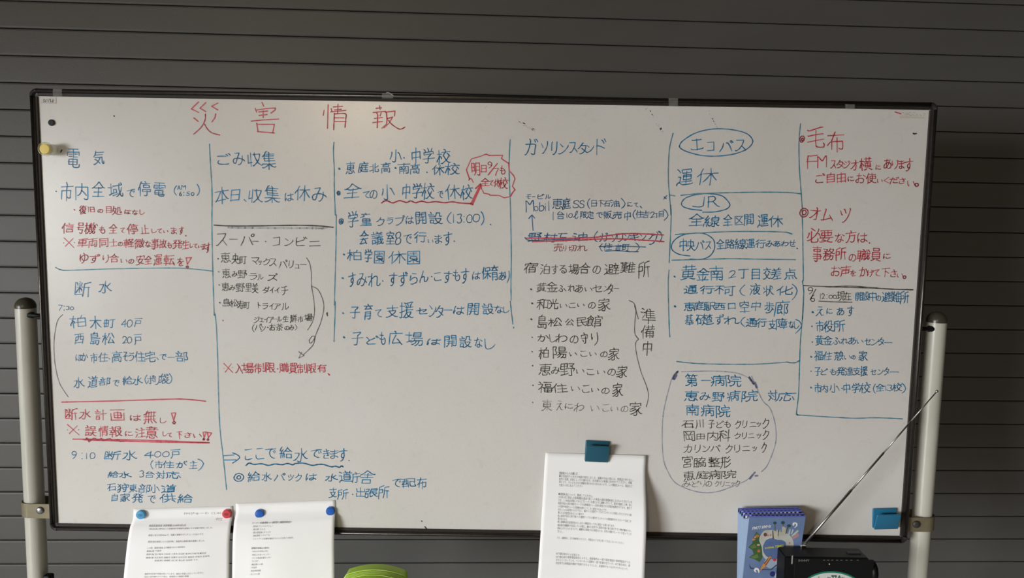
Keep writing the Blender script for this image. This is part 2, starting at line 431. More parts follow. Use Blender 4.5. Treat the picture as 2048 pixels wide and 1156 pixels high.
# ------------------------------------------------------------------ handwriting
GLYPHS = """0 3 32 0 47 1 59 4 72 13 87 25 95 35 98 55 99 67 97 86 87 97 67 99 51 97 32 86 12 72 3 63 1 51 0 37 1 26 4 16 10 9 19 3 32
1 50 0 50 99
2 30 3 35 20 59 40 74 56 78 70 78 80 73 89 67 94 52 98 41 99 25 97 14 92 11 89 3 73 / 0 0 30 8 99 8
3 7 96 47 99 61 98 80 95 91 88 96 80 92 66 84 59 77 57 72 51 77 46 89 43 96 37 99 23 97 15 90 9 78 3 63 1 44 0 21 2 12 4 0 19
4 99 36 0 37 7 48 44 73 48 75 77 80 / 68 0 68 79 78 99
5 0 19 13 4 33 1 53 0 78 6 94 16 97 32 94 40 88 45 80 50 65 55 29 57 29 98 99 99
6 15 50 13 47 18 46 62 50 80 46 90 42 97 35 99 23 94 12 84 6 68 1 50 0 28 3 13 9 3 19 0 33 2 43 8 47 15 50 / 15 50 24 53 22 54 15 50 / 75 99 40 82 19 68 12 61 9 52 9 48 15 50
7 0 99 99 99 95 85 29 11 35 0
8 73 51 28 51 / 73 51 77 46 95 36 99 26 98 18 90 9 80 4 54 0 37 1 22 3 9 10 1 18 0 28 3 35 11 42 24 47 28 51 / 73 51 92 65 96 78 89 90 77 96 59 99 30 97 19 94 8 85 6 79 8 67 13 62 23 56 28 51
9 24 0 61 19 77 31 85 40 88 53 94 58 95 68 92 81 79 94 67 97 54 99 38 99 23 97 7 88 0 77 1 68 8 61 19 54 40 51 81 54 99 52
: 50 99 50 99 / 50 0 50 0
A 69 43 74 40 88 7 99 0 / 69 43 68 42 22 42 21 43 / 0 0 15 40 21 43 / 69 43 67 56 52 91 50 97 45 99 37 95 22 56 21 43
F 99 55 0 55 / 99 99 13 99 11 98 11 0
J 0 6 34 0 59 1 84 6 94 10 99 16 99 99
M 0 0 0 97 2 99 15 95 43 62 48 59 57 62 85 95 97 99 99 98 99 0
R 99 0 79 7 58 34 44 47 42 53 / 0 54 42 53 / 7 4 7 98 8 99 37 99 50 96 56 90 61 80 61 73 58 67 51 58 44 56 42 53
S 99 77 89 92 85 95 68 98 51 99 36 98 25 95 16 88 13 78 15 70 21 64 34 57 73 43 87 32 90 19 84 8 76 3 65 0 34 0 18 3 10 8 0 26
b 10 99 11 4 13 2 34 0 61 1 75 3 87 9 92 14 97 20 99 31 97 41 92 46 77 56 66 58 53 59 0 52
i 50 78 50 0 / 50 99 50 99
l 50 0 50 99
o 64 1 43 0 25 4 13 13 3 30 0 45 2 68 10 82 20 90 29 96 52 99 63 98 73 95 85 87 95 73 99 52 98 37 95 26 84 11 78 7 64 1
※ 99 51 99 51 / 0 51 0 51 / 2 99 99 0 / 15 13 90 91
、 99 0 76 3 56 45 25 99 0 99
。 20 10 11 16 4 28 0 45 1 64 4 73 11 82 18 89 26 95 42 99 62 98 73 95 81 89 92 78 98 63 99 42 97 32 91 21 79 8 64 1 55 0 36 1 28 4 20 10
あ 41 4 35 21 33 41 34 66 37 99 / 0 81 34 80 89 85 / 68 74 73 67 73 59 68 58 67 52 62 41 52 28 44 21 37 20 36 13 19 7 7 7 0 12 0 24 3 33 10 41 23 51 32 53 34 57 52 59 68 59 82 56 92 50 97 43 99 31 96 19 86 9 74 2 63 0 53 2
う 97 96 85 89 76 89 26 94 21 99 / 0 59 9 58 44 65 74 65 89 61 94 56 98 48 99 40 96 29 88 19 79 13 62 6 37 0 33 0 18 4
え 0 0 8 2 35 31 42 34 / 64 69 61 57 44 41 42 34 / 42 34 43 33 51 32 55 29 62 8 65 2 72 0 99 1 / 23 99 74 92 / 77 67 9 64
お 72 82 99 64 / 0 72 28 72 58 77 / 46 6 53 0 61 0 69 2 79 8 84 14 86 22 85 35 79 42 70 46 56 47 30 43 28 38 16 35 7 26 2 19 2 12 8 4 14 1 24 0 29 4 29 99
か 99 41 92 44 90 54 79 76 77 80 70 82 / 0 66 47 70 56 68 61 63 62 58 61 32 55 8 51 3 46 2 34 2 28 10 / 33 99 31 70 28 66 25 50 16 23 7 0
が 69 74 75 73 81 62 90 40 97 36 / 99 84 95 86 87 99 / 84 78 77 90 72 92 / 0 62 26 63 31 65 50 65 56 63 58 58 59 54 59 34 57 18 54 9 50 3 46 2 33 2 25 11 / 7 0 18 26 25 46 28 62 30 65 33 90
き 21 35 11 30 8 16 11 9 18 4 35 0 80 1 / 0 55 57 55 99 61 / 90 86 67 81 44 80 7 81 1 86 / 44 99 53 95 54 81 57 80 64 57 69 56 70 48 78 37 80 31 79 30 76 30 53 32
け 1 15 10 20 16 40 / 6 96 0 56 0 29 2 19 4 18 6 1 / 64 99 72 94 72 78 72 44 69 25 64 13 54 2 51 0 37 1 / 31 66 87 67 92 68 99 77
こ 3 99 19 97 89 98 / 99 4 65 0 34 0 19 3 6 10 0 18 1 43
ご 84 77 76 91 67 94 / 99 81 90 96 81 99 / 81 4 66 1 48 0 23 0 12 3 2 10 0 15 1 30 11 35 / 4 77 30 76 73 77
さ 80 38 78 41 77 40 80 38 / 14 40 10 30 9 16 13 10 23 3 38 0 66 0 80 1 87 10 / 54 37 81 36 80 38 / 99 78 54 73 0 74 / 47 99 57 94 62 74 66 73 69 62 81 45 82 37 80 38
す 20 3 34 0 45 7 57 18 58 26 56 25 / 56 25 57 28 53 28 41 25 35 29 30 36 29 44 31 51 35 56 38 58 51 59 62 56 / 56 25 54 24 55 23 56 25 / 0 78 58 79 99 79 / 58 99 58 57 61 48 62 37 59 30 56 25
ず 80 82 72 97 / 82 99 88 96 92 89 99 87 / 53 25 50 23 51 22 53 25 / 57 55 45 57 35 56 30 51 26 43 26 36 29 32 33 26 40 24 50 26 53 26 53 25 / 18 3 30 0 44 8 53 16 54 22 54 25 53 25 / 92 76 44 76 0 75 / 54 95 54 54 57 37 55 26 53 25
せ 80 99 74 89 74 48 72 33 68 31 52 32 / 28 91 29 18 30 11 32 6 40 1 62 0 82 2 89 11 / 0 57 28 58 31 61 79 65 99 65
そ 79 0 61 1 50 4 44 8 37 16 36 20 37 31 43 42 48 45 53 56 / 0 48 26 51 32 53 37 52 54 52 70 55 99 55 / 32 50 35 61 65 84 67 86 70 94 24 92 16 99
だ 50 58 78 58 85 58 87 53 / 45 32 45 16 51 10 54 8 63 7 79 7 87 8 91 13 / 87 99 94 86 99 82 / 68 94 76 90 82 77 / 11 0 9 7 22 44 26 65 28 74 30 76 32 98 / 0 75 26 74 31 76 56 79
で 75 75 85 53 / 88 80 99 59 / 81 0 68 2 54 11 44 22 40 35 40 51 43 65 50 78 59 88 63 99 / 95 99 70 97 62 95 61 96 51 96 0 90
ど 84 77 73 95 / 1 91 8 84 23 53 / 23 53 31 54 66 72 69 79 / 23 53 22 50 9 40 2 30 0 20 1 15 4 9 14 3 24 0 51 0 79 3 / 99 81 90 96 80 99
な 99 63 73 78 / 58 80 44 76 35 76 31 74 7 74 0 80 / 96 9 81 20 69 23 68 26 47 28 42 26 35 21 33 14 35 6 40 2 51 0 59 0 64 2 67 6 69 11 67 61 / 7 22 16 37 26 57 30 65 31 74 35 77 37 99
に 13 43 14 35 10 22 0 15 / 99 20 92 11 89 10 75 9 51 10 45 12 40 16 37 20 38 36 / 40 87 44 81 51 80 91 81 / 16 99 7 92 1 56 0 30 1 20 4 16 4 0
の 45 6 59 0 74 4 84 12 90 19 96 29 99 46 97 64 91 76 84 85 77 90 64 95 42 95 31 91 19 82 9 72 3 61 0 45 1 34 6 20 11 14 15 12 20 12 28 14 35 24 45 50 51 79 53 99
は 1 14 10 20 14 33 13 40 / 33 73 38 70 81 72 92 73 99 80 / 15 99 7 92 0 45 1 22 1 18 4 16 4 0 / 97 6 95 14 82 23 73 25 70 30 63 31 48 31 41 29 34 22 34 12 38 7 45 3 54 2 62 3 67 7 69 10 72 18 70 96
ふ 77 48 87 30 94 11 99 10 / 50 77 54 74 58 78 58 86 40 99 31 98 / 24 30 0 8 / 37 58 50 43 56 32 58 25 59 10 55 3 48 0 32 1 24 9
ほ 0 14 9 20 15 37 / 96 89 70 87 36 88 / 34 58 69 58 98 59 / 70 91 72 12 68 7 58 3 50 3 43 6 36 11 35 19 38 25 45 29 61 30 70 29 73 25 79 25 86 22 98 13 99 6 / 4 0 3 16 1 18 0 23 0 52 6 92 15 99
ま 99 64 92 56 66 54 26 53 0 55 / 0 87 6 81 31 79 63 80 95 82 / 94 0 92 10 80 16 64 24 52 25 48 29 32 29 14 26 7 20 6 10 12 3 28 0 40 0 46 2 51 7 52 11 51 99
み 44 2 55 0 58 2 65 8 76 22 81 33 85 46 86 73 / 99 26 98 33 92 37 85 40 82 46 76 47 63 54 46 57 29 57 14 53 4 42 1 36 0 26 1 20 4 15 11 12 15 13 20 15 24 20 36 48 37 57 42 58 43 67 53 89 54 97 54 99 15 98
も 69 43 34 42 21 43 8 45 0 53 / 70 75 40 74 19 76 6 78 / 77 53 87 51 90 48 95 42 98 33 99 23 95 12 82 3 67 0 55 0 48 2 38 9 33 19 33 34 42 99
ゆ 48 99 56 94 59 70 59 41 55 21 51 20 50 12 40 1 36 0 23 0 / 10 18 4 21 3 44 1 45 2 65 6 86 14 90 / 0 42 11 47 14 54 21 62 34 72 45 76 65 78 79 76 89 70 94 66 97 59 99 50 97 38 92 31 86 25 76 21 56 19 50 22 44 22 35 29 29 35 30 45
ら 18 99 80 89 / 10 7 23 0 42 0 54 1 76 6 86 10 96 19 99 32 98 40 90 47 80 53 68 55 41 53 22 47 10 41 1 37 0 44 6 74 0 82
る 41 59 44 59 44 61 41 59 / 0 33 21 50 41 59 / 77 99 73 88 41 65 40 61 41 59 / 90 96 75 96 74 97 14 96 / 41 59 41 57 64 58 78 56 90 51 98 40 99 25 96 15 86 8 79 4 69 3 67 1 51 0 42 1 34 4 28 11 29 21 34 26 41 29 50 29 55 26 63 23 66 18 69 11 70 0
れ 22 57 32 61 42 69 55 77 68 78 73 74 75 69 75 58 70 20 73 12 77 9 88 10 96 15 99 26 / 0 74 29 76 / 2 15 1 22 16 45 25 48 / 24 0 24 45 22 47 25 57 25 70 26 77 28 99
わ 24 54 37 57 48 65 66 69 76 69 82 68 90 64 95 58 98 50 99 42 97 32 92 23 80 14 72 11 62 9 52 12 / 32 73 0 70 / 2 9 2 21 4 25 18 42 29 46 / 26 0 26 44 25 46 28 54 30 92 38 99
を 0 79 30 78 77 81 / 2 35 12 46 21 53 22 61 29 70 30 77 35 80 36 94 45 99 / 87 2 63 0 47 0 36 1 31 4 26 9 25 12 26 20 31 29 38 34 46 38 54 40 55 45 64 46 88 57 99 55 / 55 19 54 47 54 51 51 54 45 56 37 56 26 53 16 53
ん 23 50 21 50 22 56 46 99 / 23 50 16 43 4 20 0 9 4 0 / 23 50 28 50 35 53 45 54 48 53 53 50 54 44 56 13 59 9 65 7 77 8 85 11 94 21 98 29 99 32 97 42 / 23 50 26 52 24 52 23 50
ア 6 2 19 0 23 2 35 12 42 23 48 42 50 74 / 0 99 4 94 99 94 97 84 86 68 74 57 61 57
イ 0 51 10 46 37 57 53 65 67 68 / 69 0 63 6 63 67 65 72 82 84 99 99
ェ 48 99 48 0 / 7 95 94 94 / 99 6 3 7 0 13
エ 48 98 48 0 / 0 13 4 6 92 6 99 16 / 90 92 12 92 8 99
オ 66 64 62 70 4 72 / 40 1 61 0 63 1 65 4 65 62 64 63 65 94 58 99 / 0 18 7 15 10 16 34 35 52 52 57 59 63 64 65 70 99 70
カ 58 6 65 0 81 0 85 0 90 3 95 14 98 32 99 66 96 68 4 68 / 0 1 11 0 21 8 31 19 40 32 44 41 48 59 48 66 50 69 51 91 59 99
ガ 86 78 76 96 / 99 82 91 97 82 99 / 35 96 42 91 42 72 40 67 38 52 35 36 29 22 21 12 9 0 0 1 / 3 68 79 68 82 67 84 57 80 23 78 11 75 3 70 0 55 0 47 7
キ 1 72 6 67 19 68 40 72 45 74 80 78 82 79 88 88 / 32 99 40 94 43 74 45 73 50 41 52 38 57 4 65 0 / 99 55 94 45 90 45 59 41 52 41 50 38 40 37 13 33 6 32 0 36
ク 12 2 26 0 33 2 47 9 65 20 79 33 88 45 96 59 99 70 98 75 47 75 46 76 / 0 47 10 46 14 50 30 62 42 75 46 76 / 46 76 47 84 53 91 50 99
グ 9 2 23 0 36 7 47 14 65 33 76 55 79 66 78 72 38 72 37 73 / 37 73 38 79 44 90 / 37 73 33 70 26 61 13 48 9 44 0 44 / 77 95 87 77 / 89 99 99 82
コ 2 99 98 98 99 0 0 0
ジ 1 62 28 45 / 0 4 11 0 16 1 33 7 50 14 66 28 84 44 91 55 91 67 / 70 94 82 72 / 45 74 20 91 / 99 77 87 99
ス 0 6 12 3 18 7 40 24 56 44 62 45 / 13 99 81 98 79 85 72 67 63 54 62 45 / 62 45 81 24 99 0
ズ 88 0 77 13 54 34 / 76 95 86 78 / 88 99 99 82 / 11 76 72 76 73 75 72 68 68 58 56 41 54 34 / 54 34 50 33 36 20 20 8 10 2 0 4
セ 99 10 94 2 72 0 46 1 37 6 35 11 35 94 30 99 / 65 35 74 36 82 48 91 63 94 72 82 70 46 63 37 63 34 59 24 59 0 54
ソ 94 99 99 94 98 85 92 64 81 45 70 30 53 13 38 4 29 0 11 2 / 25 56 0 95
タ 64 99 53 96 52 94 48 88 47 80 / 47 80 43 78 31 65 16 52 10 47 0 47 / 95 20 53 47 47 51 40 50 / 11 2 26 0 47 10 62 19 80 36 97 67 99 76 97 79 48 79 47 80
ダ 99 82 90 99 / 84 78 79 73 38 74 / 0 44 8 44 10 45 22 56 34 72 38 74 / 52 91 43 88 40 80 38 74 / 31 45 37 46 40 45 74 21 79 22 / 10 1 22 0 36 8 51 19 57 25 58 28 65 33 75 52 80 65 80 73 85 80 77 94
チ 8 96 14 90 33 90 52 91 54 94 78 99 88 96 / 99 56 0 56 / 52 96 51 45 46 28 41 15 31 3 25 0 13 1
ッ 46 99 42 88 / 32 92 42 88 / 57 61 48 65 42 88 / 0 84 9 79 18 55 25 51 / 16 3 28 0 32 1 46 10 59 21 68 32 79 50 87 73 88 82 99 89
ツ 56 65 51 70 42 95 32 99 / 94 98 99 88 90 61 81 43 74 32 61 20 45 8 29 0 15 2 / 20 56 12 59 0 91
ト 6 59 26 58 44 55 99 41 / 0 99 11 94 12 0
ド 89 41 28 57 0 61 / 80 99 99 79 / 76 73 63 88 50 91 / 6 98 6 0
ニ 0 9 95 9 99 0 / 11 99 88 99
バ 29 80 26 67 20 41 15 29 0 0 / 99 81 90 97 84 99 / 51 80 62 78 63 75 79 35 91 0 / 86 76 75 95
パ 94 1 88 6 81 31 61 82 / 0 0 14 29 20 43 28 72 28 78 24 82 / 81 97 89 99 95 97 97 95 99 86 96 78 91 76 85 76 80 79 77 85 77 90 81 97
ビ 67 95 76 80 81 77 / 82 99 90 86 99 82 / 0 47 26 52 59 62 69 66 74 76 / 12 94 3 86 3 13 7 6 15 1 26 0 52 0 81 2
ブ 0 75 77 75 / 77 75 79 74 79 68 74 50 64 31 56 21 47 13 31 3 22 0 7 3 / 77 75 80 78 81 84 74 96 / 85 99 91 97 99 82
ポ 2 18 15 33 22 45 / 70 45 79 42 96 15 / 92 98 96 97 99 94 99 84 95 79 86 78 80 82 79 91 84 98 88 99 92 98 / 48 91 48 3 43 0 30 1 26 6 / 96 67 0 67
マ 0 99 98 98 99 95 97 87 88 72 69 47 53 32 / 15 54 28 53 46 33 53 32 / 53 32 55 23 74 0
ム 89 19 92 16 99 0 / 89 19 87 28 75 51 / 42 99 46 92 46 88 24 22 22 7 / 89 19 88 18 33 11 22 11 21 10 6 9 0 13
モ 99 53 0 53 / 41 99 41 14 43 7 47 2 54 0 94 1 / 89 95 8 95
ュ 69 0 69 28 75 81 76 95 75 98 72 99 13 99 / 0 8 99 8
ラ 20 4 35 0 41 1 56 8 75 19 85 29 92 40 98 53 99 62 98 63 0 63 / 98 94 19 94 13 99
リ 1 34 0 91 14 99 / 99 96 98 45 96 34 89 24 68 10 55 4 40 0 18 3
ル 99 44 98 34 81 15 68 6 62 4 59 6 59 99 / 30 99 29 62 26 34 23 22 15 7 9 0 0 0
ン 0 4 12 0 21 2 42 10 64 25 74 34 94 58 99 67 99 84 / 42 70 10 99
ー 0 99 95 99 99 0
一 0 50 99 50
丁 53 99 53 13 52 4 50 1 46 1 30 0 24 3 / 0 96 99 96
下 44 66 56 65 89 44 / 99 95 0 95 / 47 99 47 0
不 0 38 8 38 21 46 30 54 43 69 53 74 / 58 66 65 66 69 63 98 40 / 51 0 51 70 50 73 52 81 56 88 58 99 / 99 96 3 96
両 68 7 75 3 82 3 87 3 89 6 90 70 9 72 9 0 / 48 99 48 21 / 70 55 70 24 28 24 26 56 / 0 96 99 96
中 0 40 99 40 / 50 0 50 99 / 96 30 95 77 4 77 3 30
主 88 41 11 41 / 99 3 0 3 / 6 76 94 76 / 33 99 43 98 56 85 56 76 50 75 50 0
事 97 88 2 88 / 99 33 0 33 / 50 62 81 62 82 63 82 74 80 75 18 75 16 74 18 62 50 62 / 10 47 82 47 84 46 84 18 10 18 / 25 4 33 0 42 0 47 1 50 6 50 99
交 63 67 68 67 75 63 92 46 / 36 69 32 68 15 52 11 48 3 48 / 99 4 91 1 82 2 72 7 56 15 51 21 46 23 38 33 32 47 26 51 / 38 99 46 97 50 90 50 77 / 69 51 64 40 57 29 51 22 38 12 14 1 7 0 0 3 / 4 80 94 80
休 0 51 11 65 21 68 / 19 1 19 66 18 68 20 77 31 99 / 64 0 64 58 63 61 64 66 64 99 / 99 69 69 69 59 59 56 57 46 37 29 16 / 96 21 79 44 72 61 67 65 64 65 58 69 30 69
会 42 41 38 30 24 12 21 1 / 94 0 87 0 82 8 78 9 / 78 9 76 16 68 25 62 26 / 80 70 72 62 29 62 22 70 / 94 38 43 38 42 37 40 38 7 38 / 10 6 15 3 21 4 23 3 35 4 73 8 78 9 / 48 95 62 81 78 68 91 62 99 64 / 0 63 9 61 21 68 23 68 24 70 38 81 47 91 51 92 52 97 59 99
住 0 46 1 55 8 63 18 66 / 66 81 58 97 / 25 99 25 92 16 76 14 67 15 64 15 0 / 30 74 97 74 / 95 42 34 42 / 64 77 64 3 / 99 7 28 7
使 0 52 1 57 8 66 18 69 / 99 7 88 4 79 6 63 12 51 19 38 31 36 34 31 34 / 16 0 16 67 14 69 18 79 28 99 / 96 85 29 85 / 62 43 89 43 90 66 89 67 35 67 35 43 62 43 / 23 7 32 4 37 7 46 12 52 18 56 20 59 32 62 44 62 99
供 73 24 78 23 82 19 95 2 / 25 3 35 6 43 14 48 23 57 25 / 0 48 1 55 8 64 16 67 / 48 98 48 34 / 33 99 25 95 16 77 13 66 15 64 15 0 / 79 98 79 34 / 29 37 99 37 / 32 73 98 73
保 19 69 10 66 0 51 / 63 64 38 65 40 91 86 91 87 90 87 65 63 64 / 63 64 63 0 / 99 11 94 10 86 16 66 40 59 41 58 43 29 43 / 26 99 26 94 18 77 15 69 16 67 16 0 / 97 43 68 43 66 41 59 40 40 15 32 10 25 11
信 90 63 35 63 / 28 78 99 78 / 90 47 35 47 / 0 45 1 56 8 65 16 68 / 58 98 65 86 / 14 0 14 66 13 66 13 69 15 78 23 95 21 99 / 88 8 37 8 37 31 88 31 88 8
停 64 33 64 8 63 4 48 3 43 7 / 0 48 1 56 6 63 14 66 / 31 32 31 46 96 46 96 32 / 65 84 63 96 55 99 / 41 61 41 74 42 75 85 75 87 73 87 61 86 59 42 59 41 61 / 30 87 99 87 / 89 31 37 31 / 32 99 24 95 20 84 14 76 12 65 13 64 13 0
備 0 47 0 55 6 64 14 66 / 35 35 94 35 / 21 99 14 78 12 67 13 64 13 0 / 77 65 77 99 / 26 67 99 67 / 35 19 94 19 / 96 86 30 86 / 65 2 65 54 / 76 7 84 3 89 3 90 6 91 50 90 51 41 52 23 43 / 38 0 37 50 45 62 46 66 50 68 50 99
光 52 50 52 99 / 65 56 65 9 67 1 70 0 90 0 94 1 96 2 97 12 97 15 94 24 / 33 67 28 68 19 89 11 92 / 36 56 36 43 33 29 26 14 19 7 10 1 0 3 / 86 96 86 88 74 66 / 99 53 4 53
入 0 9 10 9 21 16 31 28 38 41 45 56 50 69 52 72 / 99 0 96 11 86 19 77 29 69 43 56 69 52 72 / 33 99 48 81 52 72
全 18 32 81 32 / 6 2 95 2 / 50 0 50 61 / 12 67 20 58 48 57 79 58 87 67 / 0 62 6 61 14 65 34 81 47 98 50 99 65 82 85 65 92 61 99 62
公 99 57 80 79 69 98 / 63 38 74 36 84 23 86 14 / 44 99 34 95 29 81 15 64 7 56 0 56 / 99 0 91 12 86 14 / 61 65 51 62 38 40 22 19 20 10 86 14
内 86 26 56 52 44 56 / 50 99 50 69 47 55 45 54 41 46 32 36 19 28 11 28 / 66 9 78 3 96 4 98 7 99 76 0 77 0 0
処 7 57 13 54 21 33 25 31 / 12 76 38 76 38 69 33 46 29 33 25 31 / 94 35 97 26 94 21 84 21 81 22 80 29 80 87 57 87 56 50 53 34 46 20 / 25 31 25 23 / 25 23 29 21 36 14 43 9 54 4 69 2 99 2 / 25 23 22 22 16 13 7 3 0 0 / 14 99 18 94 15 76 13 75 11 67 10 56 7 54 1 42 1 34
出 6 89 7 53 94 53 94 88 / 50 99 50 0 / 0 41 0 4 1 3 99 3 99 41
切 18 23 26 24 45 33 / 18 23 11 11 / 67 92 66 58 63 40 59 29 51 11 42 2 35 0 / 18 23 18 99 / 0 63 18 66 19 68 28 68 38 72 46 70 / 44 90 99 89 98 40 95 10 92 4 89 1 75 0 70 4
制 77 89 77 31 / 76 9 84 3 96 4 98 8 99 98 / 3 9 4 43 54 43 54 13 50 11 44 11 38 15 / 57 80 3 81 / 63 62 2 62 2 67 0 72 4 80 7 81 10 97 / 29 0 29 99
務 33 33 40 55 / 20 67 33 82 35 89 34 90 0 90 / 20 67 16 68 12 74 4 75 / 22 47 14 44 11 35 2 22 1 14 / 31 3 41 2 54 13 61 24 62 32 64 34 65 46 / 42 33 88 32 87 14 82 3 79 0 69 0 64 6 / 0 56 19 56 19 55 21 56 38 56 38 53 41 51 46 48 55 52 66 57 68 61 73 62 82 72 87 81 86 84 55 85 / 53 81 58 73 68 62 73 61 74 58 78 55 89 51 92 50 99 53 / 37 72 44 72 50 77 54 79 54 82 58 85 61 99 / 8 4 12 1 18 2 21 4 21 45 20 46 21 56 20 67
化 96 81 86 69 70 55 65 51 53 48 / 0 53 11 66 22 70 / 31 34 37 33 48 40 59 42 / 20 0 20 68 19 70 21 79 32 99 / 56 98 57 48 56 41 56 14 58 9 63 6 68 6 86 6 94 7 98 13 99 22 99 26 96 34
北 4 69 38 69 / 0 21 7 19 26 26 38 29 / 96 77 73 61 59 57 / 63 99 63 15 64 8 70 4 94 6 97 9 99 15 99 25 95 34 / 35 0 35 99
区 99 0 0 0 0 99 97 99 / 80 20 56 46 25 75 18 80 / 11 21 20 21 40 36 61 61 75 82 84 86
南 67 58 62 48 59 38 / 28 59 34 57 37 50 36 46 36 38 / 67 6 73 2 86 2 89 3 90 7 90 66 10 66 10 0 / 78 23 21 23 / 50 44 50 1 / 51 99 51 63 / 99 86 0 86 / 23 42 76 42
収 24 99 24 0 / 36 89 85 89 86 87 80 62 74 45 69 36 66 35 65 28 46 10 40 4 33 6 / 48 92 46 79 50 65 57 46 62 36 65 35 66 26 89 7 99 7 / 0 89 0 28 9 29 18 33 29 34
口 99 15 0 15 / 4 0 4 99 95 99 95 1
可 81 99 81 9 80 3 76 1 61 0 51 7 / 11 31 53 31 52 68 15 68 14 18 / 99 96 0 96
台 99 50 90 59 84 62 / 54 82 65 82 81 68 84 62 / 84 62 80 59 0 57 2 65 22 82 36 99 / 3 0 3 35 84 35 84 0 3 0
号 29 58 24 33 80 33 81 32 78 13 75 6 72 2 67 0 56 0 51 1 42 7 / 75 99 81 99 82 98 82 75 81 74 18 75 19 99 75 99 / 99 55 0 55
合 54 99 51 90 / 80 70 73 62 26 62 22 69 / 0 62 9 59 20 66 23 66 24 69 36 78 47 89 51 90 / 99 63 91 62 78 67 78 68 65 78 51 90 / 19 10 78 10 78 41 21 41 21 0
吉 8 53 92 53 / 82 0 16 0 16 31 82 32 82 0 / 99 79 0 79 / 48 99 48 50
同 0 0 0 99 99 99 98 9 97 6 94 4 81 3 76 8 / 16 78 82 78 / 23 28 72 28 72 58 28 58 28 15
和 99 18 57 18 / 0 67 24 67 25 66 28 67 51 67 / 61 6 61 91 96 90 96 6 / 26 0 26 54 25 56 26 98 / 45 30 45 38 36 51 34 53 24 55 19 53 13 41 2 24 0 16 / 52 98 42 99 29 96 28 95 10 92 1 92
員 57 10 67 11 90 1 99 2 / 86 34 13 34 / 32 8 32 22 / 13 50 84 50 / 20 81 20 98 21 99 78 99 79 97 79 80 78 79 21 79 20 81 / 0 2 8 0 31 11 42 11 / 84 50 84 64 81 65 16 65 15 64 15 20 82 20 84 21 84 50
園 48 36 47 9 / 50 85 50 65 / 80 81 19 81 / 76 40 75 38 51 38 48 37 47 31 41 30 19 18 8 18 / 69 22 74 29 80 34 79 37 76 40 / 90 16 82 15 73 21 70 24 64 25 55 30 50 31 46 38 25 38 23 41 23 54 24 55 75 55 76 53 76 40 / 11 67 88 67 / 0 0 0 98 98 99 99 0 0 0
在 22 48 11 45 0 35 / 99 4 31 4 / 1 78 99 78 / 65 2 65 67 / 19 0 19 50 21 55 31 72 32 77 36 78 37 86 40 92 38 99 / 95 44 36 44
域 53 2 59 2 70 12 74 18 81 20 / 76 30 85 34 91 48 95 64 / 30 12 68 23 / 55 35 59 35 59 61 38 61 38 35 55 35 / 32 29 16 24 14 21 7 16 0 18 / 1 68 29 68 / 16 21 15 98 / 74 99 74 66 77 34 79 32 78 19 80 18 85 4 90 0 96 0 98 3 99 14 96 21 / 33 79 96 79 96 88 85 97
基 23 57 74 57 / 23 72 74 72 / 87 2 10 2 / 89 86 6 86 / 73 22 23 22 / 1 42 94 42 / 47 0 47 33 / 70 98 70 43 69 41 70 36 79 26 88 21 99 21 / 0 20 7 19 13 23 24 34 26 38 26 41 25 43 25 99
報 34 69 36 58 32 50 30 41 / 11 62 14 53 13 48 13 41 / 0 24 46 24 / 63 56 64 46 67 38 74 25 78 23 79 16 81 15 94 6 99 6 / 46 67 0 67 / 43 85 4 85 / 24 99 24 64 / 24 0 24 46 / 44 44 2 44 / 67 74 75 68 85 68 88 69 89 72 89 91 55 91 55 3 64 4 78 18 79 23 82 26 88 38 91 50 91 54 52 54
場 59 38 56 26 48 16 37 7 29 7 / 77 38 75 26 66 11 57 1 50 1 / 51 54 45 33 / 42 79 88 79 / 72 3 76 0 82 0 88 2 91 16 91 35 58 35 45 36 41 34 31 24 23 24 / 32 37 22 33 18 32 15 29 0 22 / 16 29 16 99 / 99 51 31 51 / 31 73 0 73 / 88 79 88 95 45 95 44 65 45 64 87 64 88 65 88 79
士 99 59 0 59 / 50 99 50 0 / 92 3 7 3
声 50 55 50 25 / 50 99 50 66 / 8 68 94 68 / 1 87 99 87 / 10 29 88 29 88 52 87 53 14 53 13 52 13 29 12 29 9 13 0 0
売 10 32 10 48 92 48 92 32 / 64 37 64 10 65 3 67 1 89 1 95 2 97 11 92 22 / 0 2 10 0 24 8 33 18 34 23 36 38 / 99 85 4 85 / 51 99 51 62 / 89 65 14 65
央 0 1 8 0 11 2 30 14 41 28 43 34 43 40 47 41 / 99 3 91 0 88 1 79 4 69 11 58 23 53 34 52 40 47 41 / 80 38 79 80 16 80 15 38 / 47 99 47 54 46 45 46 41 47 41 / 95 42 52 42 47 41 43 42 0 42
子 99 51 0 51 / 11 99 78 98 75 89 63 80 52 74 50 69 50 3 47 1 41 0 31 0 22 4
学 23 74 23 86 16 95 10 97 / 86 97 78 86 75 75 / 45 99 53 86 52 85 52 74 / 80 58 20 58 / 70 61 67 52 52 44 48 40 48 6 47 2 45 0 31 0 21 6 / 99 32 0 32 / 6 59 6 77 75 78 94 77 95 59
宅 46 99 50 91 51 80 / 92 65 92 84 52 84 6 84 6 65 / 95 19 94 9 91 3 86 0 61 0 48 1 45 6 44 10 44 64 / 0 30 99 41 / 10 58 16 56 44 61 46 62 72 68 79 67
守 53 78 51 88 48 96 40 99 / 18 38 28 28 35 15 / 66 70 66 3 64 1 59 0 47 0 38 6 / 99 51 0 51 / 92 65 92 80 91 81 7 81 7 64
安 51 80 46 99 / 92 65 92 82 91 84 51 84 8 84 8 65 / 74 54 72 44 64 30 59 25 57 20 50 19 48 15 45 13 24 3 11 0 0 3 / 1 52 99 52 / 97 3 89 2 57 19 50 20 46 23 25 31 25 37 31 44 32 51 38 53 40 61 45 73
